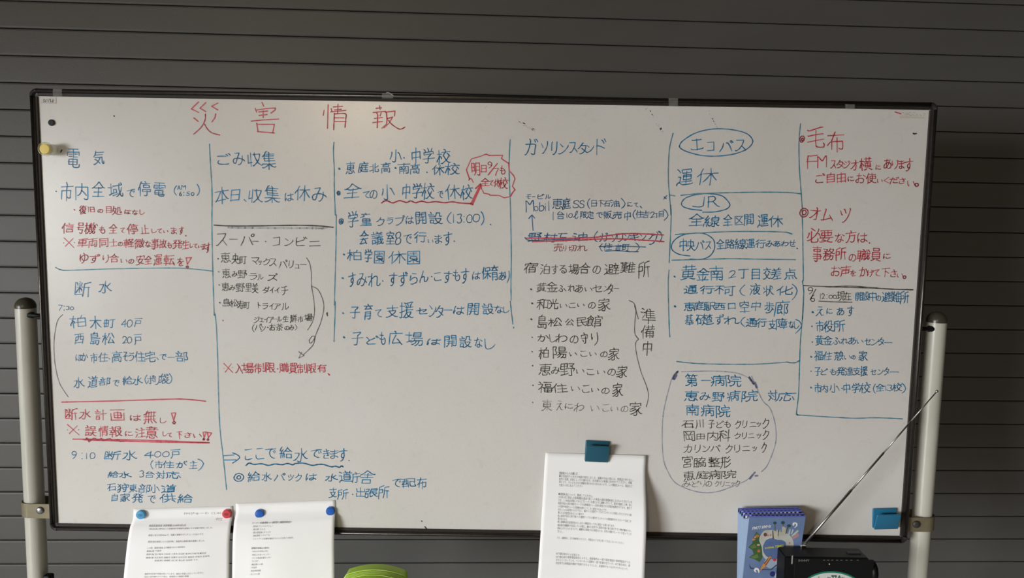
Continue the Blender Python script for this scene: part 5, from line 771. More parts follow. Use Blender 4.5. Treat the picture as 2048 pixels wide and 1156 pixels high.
k|black shelter line, sixth|・ 1065.4 731.5;恵 1078.8 1101.1 727.1 749.6;み 1102.8 1119.9 733.6 747.5;野 1120.8 1149.1 727.1 750.9;い 1152.3 1167.5 737.9 747.5;こ 1173.9 1188 738.4 749.2;い 1194.7 1209.6 740.5 748.1;の 1216.3 1230.2 737.9 750.3;家 1233.6 1255 730.8 755.2
k|black shelter line, seventh|・ 1066.1 770.8;福 1076.6 1104.3 763.9 785.5;住 1106.1 1134.2 766.9 785.5;い 1142.8 1158.8 772.5 782.1;こ 1165.3 1178.5 771.2 784.9;い 1182.8 1197.7 775.6 783.8;の 1203.4 1218.3 776.2 787.7;家 1225 1245.3 766.5 793.5
g|faded grey shelter line|・ 1065.4 804.8;東 1084 1103.9 798.9 821.6;え 1112.5 1126.4 801.5 819.5;に 1130.3 1145.4 807.1 817.3;わ 1148.6 1167.5 805.8 822.7;い 1181.7 1197.7 810.8 822.3;こ 1205.5 1218.3 809.7 822.3;い 1221.5 1236.6 813 822.7;の 1242.3 1256.1 812.3 823.8
k|black end of the faded shelter line|家 1259.6 1284.2 803.7 830.3
k|black vertical note beside the shelters|準 1282.3 1310.2 617.7 648;備 1283.4 1309.1 650.8 676.1;中 1285.9 1303.7 680.4 709.8
b|blue heading in the large oval|エ 1382.1 1405 278.5 300.3;コ 1414.1 1428.4 283.6 301.4;バ 1438.6 1465.7 281.8 303.2;ス 1470.4 1491.1 280.3 302.1
b|blue line on suspended buses|運 1354.5 1385 339 371.1;休 1393 1435.9 337.7 369.3
b|blue letters in the small oval|J 1386.8 1407.5 394.4 414;R 1415 1439.5 392.9 414.7
b|blue line on suspended trains|全 1378.1 1407.9 428.3 451.4;線 1407.9 1439.8 431.5 453.4;全 1446.7 1464.6 429.5 451.4;区 1469.6 1486.7 432.3 449.4;間 1488.7 1507.4 428.9 449.8;運 1515.6 1536.3 430.3 453.4;休 1537.5 1565.1 430.9 453.4
b|blue name in the round oval|中 1359.2 1373.3 477.6 501.1;央 1373.7 1390 479.6 500.5;バ 1391.6 1407.9 482 499.9;ス 1410.1 1421.9 484 498.5
b|blue line on all bus routes|全 1432.6 1448.9 478 497.9;路 1449.9 1469.6 478.6 497.1;線 1470.2 1492.5 477.6 497.1;運 1492.7 1509.4 478.6 496.5;行 1511.6 1531.3 479.6 495.6;み 1531.9 1545.2 482 493.2;あ 1547.4 1560.2 481.2 492.6;わ 1562.7 1576.1 481.6 492.6;せ 1577.1 1591 480.6 493.2;・ 1594.2 496.9
b|blue line on a closed crossing|● 1349.2 553.3;黄 1362.4 1391 530.4 558.8;金 1393.2 1417.9 536.3 561.2;南 1418.1 1446.7 532.4 560.8;2 1457.9 1472.8 541.3 555.6;丁 1477.2 1496.7 538.3 556.8;目 1503.4 1519.4 537.7 558.8;交 1526.5 1541.4 535.7 557.6;差 1542.4 1562.1 536.9 558.2;点 1568.3 1593 537.7 558.2
b|blue line on road damage|通 1368.3 1394 571.2 587.1;行 1401.2 1427.8 571.6 587.5;不 1429 1447.7 571.6 587.5;可 1447.9 1468.6 572.8 591.5;( 1479.8 1489.5 570.8 591.5;液 1499.7 1520.4 568.8 590.1;状 1526.5 1547.2 571.6 590.7;化 1554.4 1585 572.8 590.1;) 1584.2 1594.6 567.2 598.6
b|blue line on the station walkway|● 1350.2 612.9;恵 1368.3 1389.2 604.6 620.9;庭 1389.2 1407.9 602.6 620.5;駅 1408.1 1429.8 604.6 620.5;西 1430 1450.3 606.6 619.9;口 1455.9 1470.8 606.6 618.5;空 1479.8 1498.5 601.4 624.5;中 1502.7 1520.4 603 621.3;歩 1529.9 1547.2 603.4 625.9;廊 1549.8 1577.1 601.4 630.5
b|blue line on shifted foundations|基 1370.3 1387.1 629.2 649.3;礎 1392 1425.5 628.3 649.3;ず 1430.6 1447.7 629.8 647.8;れ 1448.9 1477.6 633.4 648.7;( 1481.6 1489.5 634.2 653.3;通 1491.7 1513.4 637.4 653.3;行 1513 1533.3 637.4 654.1;支 1536.5 1552.4 637.8 658.1;障 1553.4 1574.1 637.4 658.1;な 1577.3 1588 642.2 656.1;し 1588.6 1598 642.8 656.7;) 1591 1603.5 638.2 665.3
b|blue first hospital line|第 1370.9 1395.2 747.6 773.2;一 1402.9 1420.9 760.4 761.3;病 1422.8 1450.1 749.9 771.8;院 1452.6 1481.6 749.9 773.2
b|blue second hospital line|恵 1369.7 1396.4 781.2 801.3;み 1400.1 1419.7 785.9 799.9;野 1424.6 1448 784.9 802.2;病 1455 1479.3 781.2 802.2;院 1484.2 1515.5 780.7 802.9;対 1536.7 1554.2 781.2 799.9;応 1553.1 1590.2 784.2 802.2
b|blue third hospital line|南 1370.9 1397.5 809.2 830.2;病 1402.4 1427.9 809.9 831.6;院 1432.8 1459.4 810.6 834
k|black first clinic line|石 1364.4 1388.2 841 855.9;川 1391.9 1406.4 839.6 855.9;子 1416.5 1429.1 840.3 855.9;ど 1433.3 1446.6 842.6 855;も 1449.1 1460.6 841 855;ク 1470.2 1481.6 840.3 855.5;リ 1485.3 1493.3 841.4 855.5;ニ 1499.4 1512 844.9 853.6;ッ 1513.4 1522 844.9 853.1;ク 1525 1537.2 836.8 855.9
k|black second clinic line|岡 1367.4 1388.4 862.9 882.3;田 1393.1 1409.2 867.6 878.8;内 1416.5 1434.9 862.9 881.1;科 1436.8 1460.6 860.6 882.3;ク 1469 1481.1 865.3 876.5;リ 1484.6 1492.8 864.8 876.9;ニ 1496.3 1508 867.6 876;ッ 1513.8 1522.7 867.6 876;ク 1525.5 1537.2 860.6 878.8
k|black third clinic line|カ 1367.4 1382.6 889.3 904.5;リ 1389.6 1399.9 889.3 904.5;ン 1404.5 1420 890.9 903.3;バ 1420.9 1440.3 890.5 903.3;ク 1451.5 1464.1 889.3 905.7;リ 1469 1479.3 889.3 904.5;ニ 1485.3 1499.4 892.3 901.7;ッ 1504.5 1514.5 893.3 901.7;ク 1523.2 1533 885.3 904.5
k|black fourth clinic line|宮 1365.1 1383.5 911.5 933.7;脇 1387.3 1410.6 914.3 933.7;整 1416.9 1439.6 914.3 933.7;形 1441 1460.6 913.4 936
k|black last hospital line|恵 1367.4 1388.4 941.9 960.1;庭 1394.3 1416.9 942.3 957.7;病 1417.6 1441.9 940.7 957.7;院 1443.3 1472.3 940.7 957
g|faded grey last clinic line|み 1364.4 1380.7 962.9 973.4;ど 1384.2 1398.2 962.4 973.4;り 1400.6 1409.9 961.7 973.4;の 1411.1 1423.9 962.4 973.4;ク 1429.8 1437.9 961.7 972.2;リ 1441.4 1448 962.4 973.4;ニ 1450.3 1460.1 964.7 971.8;ッ 1462.5 1469.5 964.7 970.4;ク 1470.6 1480 960.1 973.4
r|red heading for blankets|毛 1614.5 1648.5 254.9 295.4;布 1655.7 1688.4 264 303.2
r|red line on where blankets are|F 1612.7 1633.6 311.2 337.7;M 1635 1653.9 312.3 336.6;ス 1660.8 1671.7 321.3 336.6;タ 1672.3 1685.9 320.8 337.1;ジ 1686.8 1699.3 321.7 336.2;オ 1701.3 1716.6 320.3 339.9;横 1719.5 1742.9 315.4 340.2;に 1751.3 1761.2 330.4 339.5;あ 1768.5 1782 318.1 337.1;り 1783.4 1795.6 320.8 338.1;ま 1797 1808.5 319.5 337.1;す 1809.7 1825.5 319 342
r|red line inviting to use blankets|ご 1631.4 1648.5 347.5 365.7;自 1653.5 1669.5 345 365.7;由 1674.1 1690.4 344.4 364.9;に 1695.9 1707.5 352.9 362.6;お 1712.2 1730.2 346.8 365.3;使 1732.2 1752 346.8 366.7;い 1754.3 1764.7 358 365.7;く 1767.6 1777.4 354.8 366.7;だ 1778.5 1797 354.8 367.1;さ 1797.6 1810.1 356.2 367.1;い 1815.2 1829.2 361.3 372.9;。 1829.7 1836.4 366.7 372.6
r|red heading for diapers|オ 1619.1 1641 413.7 438.4;ム 1641.9 1664.6 417.1 441.5;ツ 1680.9 1700.9 417.5 443.4
r|red line for those in need|必 1613.8 1641.7 456.7 484.1;要 1639.6 1664.7 460.5 484.7;な 1669.5 1687.4 466.2 484.7;方 1691.4 1711.2 460.5 484.7;は 1715.2 1734 466.6 484.7;・ 1738.8 486
r|red line on office staff|事 1624.8 1643.8 492.8 522.7;務 1646.7 1668.4 496.1 519.9;所 1671.4 1692.1 495.7 520.2;の 1698 1711.2 508.1 521.8;職 1713.6 1738.9 499.5 521.4;員 1741.8 1761.6 496.7 521.4;に 1766.5 1780.6 506.9 517.6
r|red line asking to speak to staff|お 1662.7 1680.9 531.8 551.3;声 1681.7 1700.7 531.7 553.2;を 1700.9 1712.1 540.4 551.8;か 1718.8 1735 534.7 553.2;け 1735.1 1746.4 539.8 552.6;て 1746.6 1759.9 539.3 552.2;下 1762.7 1778.7 536.6 553.7;さ 1780.8 1793 540.4 553.7;い 1794.1 1805.4 546.5 555.1;。 1805.9 1811.6 551.8 557
k|black time note under the divider|9 1616.2 1625.6 575.4 588.4;6 1621.9 1629.4 590.3 603.2;1 1638.9 1642.3 587.4 598.2;2 1643.2 1649.9 587.4 597.5;: 1652.8 1655 589.3 596.9;0 1657.5 1665.1 590.3 596.9;0 1666.1 1672.7 590.3 596.9;現 1673.7 1689.3 583.6 600.2;在 1688.9 1701.7 583.6 600.2
b|blue heading for open shelters|開 1710.4 1726 584.9 601.3;設 1725.1 1738.9 584.2 600.7;中 1738.9 1752.1 583 602.6;の 1752.3 1761.6 591.2 601.3;避 1764.1 1781.6 584.2 603.2;難 1781.8 1800.6 583 604;所 1800.8 1817.7 584.2 607
b|blue open shelter line, first|● 1625.7 624.5;え 1632.2 1648.3 613.2 630.7;に 1653.6 1664.6 616.4 628.2;あ 1673.6 1687.4 615.2 630.2;す 1695 1707.3 612.2 631.5
b|blue open shelter line, second|・ 1624 652.8;市 1632.2 1647 641.5 664.1;役 1648.3 1667.1 642.3 664.1;所 1667.4 1689.7 641.5 663.4
b|blue open shelter line, third|・ 1624.5 684.2;黄 1631 1645.8 670.9 689.9;金 1646 1664.6 672.4 689.9;ふ 1664.9 1680.9 675.4 688.4;れ 1682.4 1696 675.4 687.9;あ 1697.5 1711 674.1 688.4;い 1713.8 1726.1 679.2 687.4;セ 1728.8 1741.1 676.6 689.2;ン 1742.6 1756.2 677.9 689.2;タ 1756.4 1767.5 675.9 691;ー 1768.2 1783.8 685.2 686.2
b|blue open shelter line, fourth|● 1622.2 713.5;福 1629 1645.8 701.7 720.6;住 1647.3 1663.4 703 720.1;憩 1668.6 1685.9 703 720.1;い 1688.7 1701.2 710.5 718.6;の 1703 1710.5 711 718.1;家 1717.6 1734.9 701.7 721.1
b|blue open shelter line, fifth|・ 1622.2 742.6;子 1629.7 1642 736.1 750.2;ど 1642.3 1654.8 737.6 749.4;も 1659.8 1672.1 736.9 749.4;発 1673.4 1689.7 734.4 750.2;達 1689.9 1706 734.4 751.2;支 1706.3 1721.1 734.4 749.4;援 1721.3 1734.9 733.1 751.2;セ 1740.1 1752.4 737.6 749.4;ン 1755.2 1766.2 738.6 748.7;タ 1767.7 1777.8 735.6 749.4;ー 1779.5 1797.1 743.9 744.9
b|blue open shelter line, sixth|● 1622.2 775.3;市 1629.2 1642 767.7 785.3;内 1642.3 1654.8 769.5 784.6;小 1659.8 1678.4 767 784.6;・ 1684.2 777;中 1687.4 1699.7 766.2 786.3;学 1703.8 1718.6 767 785.3;校 1720.1 1741.1 765.7 786.3;( 1746.4 1750.7 768.2 786.3;全 1751.4 1768.7 767.7 782;1 1770.3 1772.3 770.8 780.8;3 1774 1783.3 769.5 781.3;校 1785.3 1803.9 767 782;) 1803.9 1811.4 767 786.3"""
STROKES = """r|red title character, first|396.9 204.2 382.7 217.9 397.5 225.1;411.9 204.9 400.2 216.3 411.5 223.3;435.8 206 423.2 212.7 435.8 219.9;387.9 235.9 396.4 243.1;431.3 228 429.9 235.2 423.9 243.8;~ 410.8 228 410.1 239.7 402.5 254.3 387.4 268.5;~ 409.2 248.7 416 259.5 425 266.3 439.6 270.1
r|red title character, second|523.9 204.9 527.3 212.3;510.5 216.8 513.2 224.4;511.1 220.4 532.9 217.2 550.9 216.1 550.3 219.9 541.9 226.2;517.7 224 535.2 222.2;518.3 231 534.1 229.2;526.2 221.7 526.4 235.2;~ 502.6 242.4 523.9 240.2 557.7 238.2;513.2 246.5 516.1 263.3;513.8 248.7 548.7 248.7 545.3 265.6;515 263.3 548.2 266
r|red title character, third|648.1 219.9 646.5 230.7;656.2 209.4 654.9 256.6;662.3 217.2 663.9 223.5;666.8 213.9 684.8 212.7;675.8 208.7 675.1 226.2;669 219.9 682.5 218.6;661.2 224 691.5 220.8;~ 668.8 226.7 667.9 244.2 667.4 259.5;~ 668.3 228 690.4 227.4 691.5 237.5 689.9 255;669.7 235.7 688.1 235.7;670.1 243.1 692.6 243.1
r|red title character, fourth|759 211.6 760.1 219;752.2 216.8 762.8 215.7;746.2 225.1 770.9 222.6;753.4 226.2 756.1 231.2;762.4 225.1 760.1 231.9;748.9 237 764.6 235.2;745.5 245.3 764.6 243.1;755.2 231.2 754.5 255.5;770.2 224.4 789.8 222.2 788.9 231.9;772.5 224 774.1 239.7 772.5 248.7 763.5 256.6;774.1 237.5 784.9 234.1 779.2 245.3 768 255.5;~ 777 240.9 784.9 249.8 799.5 258.4 810 254.3
v|first blue-green vertical divider|~ 418.8 288.3 421.1 329.9 423.8 374.9 424.2 410
v|first blue-green vertical divider|~ 424.4 400 423.8 445 424.9 512.5 426.7 579.9 428.5 630.5
v|first blue-green vertical divider|~ 430 627 433 656.2 435.2 712.5 437.5 802.4 440.2 860 446.5 914.9 453.2 979
v|blue divider above the water cut column|~ 111.3 535 121.5 539.5 139.5 540.6 224.9 537.7 337.4 536.1 382.4 537.7 426.7 542.4
k2|thin dark left bracket|~ 125.5 629.2 114.7 642.7 108.4 678.7 108.4 708 111.3 735 119.2 766.4 136.5 793.9
R|red divider line|~ 123.7 804.2 224.9 802 337.4 798.4 371.1 798.4 411.2 802.4
R|red double underline|~ 146.2 878.3 224.9 879 314.9 881.2 418.4 885.3;~ 167.6 879.4 247.4 882.3 337.4 884.4 418.4 885.7;170.9 879 173.2 875.6 175.9 878.5 178.1 883.5 186.7 876.7 190.7 876.7 195.2 880.8 202.9 876.7 206.5 881.2 213.7 878.5 220.4 877.2 224.9 881.2 235 879 240.7 882.6 247.4 882.3
r|red exclamation mark|372.2 515.8 382.8 515.2 374.7 528.7 372.2 515.8;~ 374.5 531.6 372.2 533.8 374.5 536.3 376.7 533.8 374.5 531.6
r|red exclamation mark|343 826.1 351.3 825.7 347.5 841.2 343 826.1;~ 348.2 842.5 345.5 845.2 348.2 847.9 350.9 845.2 348.2 842.5
r|pair of red exclamation marks|406 864.3 412.7 863.9 408.2 874.9 406 864.3;415 865 423.5 865.9 416.6 875.6 415 865;~ 407.6 876.7 405.8 878.5 407.6 880.3 409.4 878.5 407.6 876.7 406.7 878.5 408.5 878.5;~ 415.9 877.2 414.1 879 415.9 880.8 417.7 879 415.9 877.2
K|black divider above the shops|~ 428.1 450.2 456.2 451.8 512.5 451.8 591.2 450.7 636.2 451.8 666.5 454.7
g2|grey smear under the black divider|~ 456.2 455.2 535 456.1 624.9 456.5 645.2 457;646.3 456.5 654.2 454.3
k2|black curve beside the shops|~ 613.2 515.9 619.3 526.7 622.7 547 623.1 572.2 627.2 596.4 629 623.4 624.9 643.7 615.5 659.9;~ 623.1 572.2 636.2 579.6 645.2 598.7 647.6 616.7 641.8 643.7 631.7 669.5 627.6 686.4 621.5 695.4 605.8 710.5;~ 629.9 672.9 624.5 672.5 618.6 680.8 620.9 686.4 626.7 680.8 630.3 672.5;597.5 703.3 608.1 711.2 597.5 716.3 603.6 704
v|second blue vertical divider|~ 667.9 284.7 666.8 305 668.6 338.7 668.6 372.4 670.6 430
v|second blue vertical divider|~ 672.6 430 672.2 475 670.6 542.5 668.8 609.9;~ 670.6 603.2 669.9 632.4 668.1 683
b|blue double arrow|446.5 911.6 468.3 909.7;447 920.1 472.4 919.8;~ 465 905.6 473.8 909.1 479.3 914.6 473.2 921.2 465 926.1
B|blue wavy underline|~ 492.1 931 498.4 926.1 508 928.8 523 927.5 536.6 930.7 550.3 928 564 929.4 574.9 926.9 585.8 929.6 591.3 926.9 607.7 926.4 624.1 930.7 635 929.1 646 928.8 662.4 933.5 670.6 932.4 678.8 934.6 682.9 931.8 686.4 933.7
b|blue double circle|~ 468.3 954.8 471.6 948.8 479.3 946.9 486.1 950.7 486.9 956.2 482 961.6 473.8 962.2 468.3 957.5 468.3 953.4;~ 473.8 954.2 477.9 951 481.4 954.2 479.3 958.1 474.3 957 473.8 954.2
R|red wavy underline and arrow|~ 763.5 405.8 768.5 402.2 775.4 401.8 785.4 405.8 799.3 401.4 813.2 405 821.2 401.8 831.1 405.4 843.1 402.4 855 405 870.9 403.4 888.9 405.4 904.8 403.8 918.7 405.8 942.6 407.4;941.6 408.4 960.9 368.6;944.6 409.4 962.5 370;945.4 409 941 406.2;951.5 376.9 960.9 367.6 962.9 378.5
r|jagged red speech bubble|946.6 365 943 358 939 356.8 938 360.2;939.2 358.6 932.6 339.7 942.6 317.8 958.5 313.4 972.4 308.3 978.4 311 1005.3 310.8 1002.7 316.8 1006.3 319.8 1017.2 326.8 1018.2 341.7 1027.2 351.2 1029.8 357.6 1024.6 372.5 1029.8 379.5 1024.2 386.5 1021.2 393 1008.3 395.8 998.3 391 979.8 390.4 978.4 388.5 967.5 386.5 964.5 380.5
r|red slash of the date|994.7 326.8 976.4 349.7
b|thick blue bullet|~ 673.9 386.1 676.3 382.5 679.9 384.5 679.5 389.1 675.9 389.9 674.3 386.5 676.7 385.1 678.3 387.5 676.3 387.9
b|blue ring bullet|~ 678.3 443.2 679.9 438.8 684.9 438.2 686.5 442.2 684.3 447.2 679.9 447.6 678.3 443.6;~ 680.9 443.6 682.9 440.8 684.3 443.6 682.3 445.2 681.1 443.6
v|third blue vertical divider|~ 1020.2 279.1 1018.2 336.8 1020.8 416.4 1022.6 510 1021.8 559.7 1022.2 600.5;~ 1020.6 602.5 1022.2 619.4 1025.8 648.3;1027.2 654.2 1027.2 656.2
c|dark blue upward arrow|1066.2 461 1063.8 431.1;1057.8 436.7 1063.8 429.8 1069.4 436.3
c|small dark mark|1327.5 398.3 1333.4 391.3;1328.1 393.7 1332.4 397.3
c|blue strike through the dropped line|~ 1049.9 475.4 1059.8 480.8 1099.6 479.4 1159.3 478.2
R|red strike lines|~ 1052.8 476.2 1139.4 476.4 1189.2 474.8 1219 470.8 1248.9 467.5 1288.7 467.9 1326.1 469.9;~ 1064.8 483.4 1139.4 480.8 1199.1 478.2 1238.9 477.8 1278.7 479.8 1327.5 483.2
c|blue strike over the town note|1198.1 493.3 1238.9 492.1 1291 494.1;~ 1210 502.1 1234.9 501.3 1258.8 503.3 1276.7 503.3
k2|tall thin dark bracket|~ 1257.8 601.1 1267.6 606.5 1271.9 621.6 1269.7 643.2 1269.7 667 1277.3 678.3;~ 1277.3 678.3 1271.2 686.5 1273 708.1 1281.6 742.7 1292.4 770.8 1296.8 788.1 1295.7 801.1 1292.4 813.6;1269.1 611.9 1276.6 637.8
v|fourth blue vertical divider|~ 1346 266.9 1339.1 296.3 1336.9 329 1336.7 361.7 1339.1 392.5 1341.8 430;1339.6 389.8 1350 392
v|fourth blue vertical divider|~ 1341.3 410 1342.3 429.9 1340.9 469.7 1338.3 525.4;~ 1337.9 540.3 1336.3 569.2 1337.9 640 1339.5 673.6
b|large blue oval|~ 1358.5 292.6 1365.4 281.8 1392.6 265.4 1429 257.8 1465.3 259.6 1492.5 266.9 1504.3 278.1 1503.8 288.1 1490.7 299.9 1465.3 308.6 1432.6 312.3 1401.7 310.8 1374.5 303.5 1361.8 297.2 1358.5 292.3
v|blue divider under the first bus line|~ 1361.8 390.7 1401.7 387.1 1465.3 385.3 1519.8 384.4 1574.3 384.9 1601.5 387.8
v|fifth blue vertical divider|~ 1601 247.2 1597.9 283.6 1598.8 338.1 1602.4 387.1 1604.6 418
b|small blue oval|~ 1403.2 420.7 1379.9 418 1365.4 412.5 1363.6 404.3 1374.5 394.4 1401.7 388 1425.3 388 1445.3 392.5 1458 405.3 1458.9 412.5 1450.8 418.9 1429 423.8 1405.4 424.3
v|blue divider under the trains|~ 1350.8 469.1 1375.7 467.3 1459.3 463.3 1538.9 463.3 1574.7 464.7;1574.7 464.7 1583.6 468.1
b|round blue oval|~ 1379.7 511.9 1359.8 509.1 1345.9 501.5 1342.9 491.6 1349.8 479.6 1365.8 470.1 1389.6 466.3 1409.5 467.7 1425.5 477.6 1429.4 489.6 1427.4 501.5 1417.5 513.5 1399.6 519 1379.7 518
v|blue divider under the bus routes|~ 1343.9 520.4 1399.6 519 1459.3 517.4 1519 518.4 1590.6 519.4
v|fifth blue vertical divider|~ 1603.9 418 1604.9 449.8 1605.9 509.5 1606.5 557.2 1604.9 563.2 1607.5 585.1 1605.5 628.9 1604.1 640.8
v|fifth blue vertical divider|~ 1607.3 588.1 1605.9 611.9 1604.5 639.8 1600.5 685.6 1599.1 729.3 1597 789 1593 824.8 1595.6 829.2
v|blue divider above the hospitals|~ 1353.4 723 1373.7 725.3 1399.6 727.3 1439.4 728.3 1499.1 728.7 1538.9 726.9 1572.7 724.2 1578.7 725.3 1590.6 725.3 1599.5 720.4
p|faded violet ring around the hospitals|~ 1356.2 742.2 1345.7 752.7 1337.5 778.4 1327 825.1 1324.2 871.8 1327 918.5 1336.3 944.2 1350.4 965.2 1378.4 979.2 1408.7 985.5 1436.8 982.7 1460.1 974.6 1492.8 960.5 1509.6 944.2;~ 1523.2 943 1534.9 930.2 1548.9 895.2 1552.4 869.5 1548.9 841.4 1539.5 815.7 1525.5 801.7 1513.8 776 1503.3 752.7;~ 1363.2 743.4 1425.1 742.2 1471.8 745.7 1499.8 756.9
P|thick ends of the violet ring|~ 1355.5 742.9 1350.4 749.2 1346.2 757.4;~ 1352.7 750.4 1348.5 758.5;~ 1498.4 755 1502.6 760.9 1507.5 767.9;~ 1509.6 765.5 1513.4 774.9;1510.6 951.7 1515 951.2;~ 1499.8 957 1509.6 944.7
v|blue line closing the shelter list|1592.1 828 1595.1 830;~ 1594.1 830 1620.2 831.5 1670.4 834.7 1713 836.5 1745.7 835.5 1783.3 836.5 1805.4 837.8
r|red ring bullet|~ 1599.4 278.5 1601.2 273.6 1606.3 272.3 1608.7 277.2 1606.3 282.7 1602.3 284.5 1599.6 280.8 1599.4 277.8;~ 1602.3 279.9 1604.1 275.9 1606.3 278.1 1604.9 281.4 1602.3 280.3
r|red double ring bullet|~ 1599.5 425.3 1602.3 419 1608.1 416.7 1614.7 420 1615.7 426.6 1611.9 432.3 1605.2 433.9 1600.1 429.5 1599.5 424.7;~ 1604.2 426.6 1606.1 420.9 1610.3 421.3 1612.2 425.7 1609 429.5 1605.2 428.5 1603.9 422.8
k|black divider above the shelter list|~ 1607.1 571.2 1655.6 573.1 1703.2 572.2 1741.2 575 1779.3 577.9 1825.9 579.8;~ 1651.8 573.7 1741.2 576.2 1790.7 578.8 1825.9 579.2
k|black slash and underline of the date|1631.3 578.8 1619.8 599.4;~ 1637.5 602.1 1665.1 603.6 1704.1 604.5
K|small dark speck|228.1 231.6 228.7 232.5;121.5 304.1 123.7 300.2
K|small dark speck|653.7 626.8 655.1 631.3;654.6 625.7 653.7 627.9
r|small dark speck|445.9 640.5 446.3 641.4
r|short red dash in the corner|1790.1 224 1801.6 227.6
K|short black dash near the right edge|1826.4 266.9 1828.8 267.9 1832.8 266.9
K|small dark speck|657.3 748.4 658.7 749.8
K|small dark speck|840.6 1058.1 841.7 1058.6;843.3 1041.7 843.8 1042.5;849.6 1053.2 853.7 1058.1"""
MARKS = "1038.1 243;1039.1 243.8;1041.4 245.3;1046.5 246.1 1049.8 247.5;1046.9 251.2;1048.8 251.2;1051.2 252.3;1053.7 251.8;1054.7 254.7;1057.6 255.1;1059.6 257;1062.1 256.6;1063.5 258.6 1065.4 260.5;1065.4 256.6 1067.4 258.2;1068.4 258.6;1069.3 262.1;1070.7 258.6;1067.4 260.2;1292 217.6;1293.6 217.2;1291 219.1;1300.4 221.9 1301.2 223;1304.1 228.9 1304.7 230.1;1306.6 231.6;1312.5 247.9;1318 248.4;1315.4 251.2;1317.4 252.3;1320.3 256.6 1320.7 259.6;1323.2 258.6;1325.8 262.9;1322.3 255.1;1418.1 221.8;1419 228.2;1421.7 236.7;1424.4 237.8 1426.2 237.3;1425.3 239.6;1426.8 241.8 1427.5 243.2;1429 244;1429.9 247.6;1431.2 249.1;1433 253.1;1434.1 254.5;1322.7 256.3 1321.5 259;1324.5 263.6;972.7 212.7;970.9 215.6;1038.7 243.4;1046.2 245.9 1049.8 247.9"
G = {}
for line in GLYPHS.split('\n'):
    ch, _, rest = line.partition(' ')
    G[ch] = [[(a/99, b/99) for a, b in zip(s[0::2], s[1::2])] for s in [list(map(int, q.split())) for q in rest.split('/')]]
G['ℓ'] = [[(0.0, 0.25), (0.3, 0.3), (0.75, 0.7), (0.8, 0.95), (0.6, 1.0), (0.4, 0.7), (0.35, 0.2), (0.5, 0.0), (0.8, 0.05), (1.0, 0.25)]]
G['い'] = [[(0.0, 0.95), (0.03, 0.4), (0.12, 0.05), (0.25, 0.25)], [(0.8, 0.85), (0.95, 0.5), (1.0, 0.25)]]
G['り'] = [[(0.05, 0.95), (0.0, 0.6), (0.08, 0.45), (0.2, 0.62)], [(0.9, 1.0), (1.0, 0.6), (0.85, 0.25), (0.45, 0.0)]]
G['て'] = [[(0.0, 0.85), (0.9, 1.0), (0.45, 0.6), (0.35, 0.3), (0.6, 0.05), (1.0, 0.0)]]
G['し'] = [[(0.0, 1.0), (0.0, 0.35), (0.12, 0.05), (0.45, 0.0), (0.8, 0.15), (1.0, 0.4)]]
G['く'] = [[(1.0, 1.0), (0.0, 0.5), (1.0, 0.0)]]
G[':'] = [[(0.5, 1.0), (0.5, 0.97)], [(0.5, 0.0), (0.5, 0.03)]]
G['、'] = [[(0.0, 1.0), (1.0, 0.0)]]
G['i'] = [[(0.5, 0.68), (0.5, 0.0)], [(0.5, 1.0), (0.5, 0.97)]]
G['('] = [[(1.0, 1.0), (0.35, 0.8), (0.0, 0.5), (0.3, 0.2), (1.0, 0.0)]]
G[')'] = [[(0.0, 1.0), (0.65, 0.8), (1.0, 0.5), (0.7, 0.2), (0.0, 0.0)]]

def soften(P):
    if len(P) < 3: return P
    out = [P[0]]
    for a, b, c in zip(P[:-2], P[1:-1], P[2:]):
        d1 = Vector((b[0]-a[0], b[1]-a[1])); d2 = Vector((c[0]-b[0], c[1]-b[1]))
        if d1.length < 1e-6 or d2.length < 1e-6: out.append(b); continue
        if d1.normalized().dot(d2.normalized()) > 0.35:
            out.append((b[0]-d1.x*0.28, b[1]-d1.y*0.28)); out.append((b[0]+d2.x*0.28, b[1]+d2.y*0.28))
        else: out.append(b)
    out.append(P[-1]); return out
def catmull(P, n=6):
    if len(P) < 3: return P
    Q = [P[0]]+P+[P[-1]]; out = []
    for i in range(1, len(Q)-2):
        p0, p1, p2, p3 = Q[i-1:i+3]
        for k in range(n):
            t = k/n; f = lambda a, b, c, d: 0.5*((2*b)+(-a+c)*t+(2*a-5*b+4*c-d)*t*t+(-a+3*b-3*c+d)*t*t*t)
            out.append((f(p0[0], p1[0], p2[0], p3[0]), f(p0[1], p1[1], p2[1], p3[1])))
    out.append(P[-1]); return out
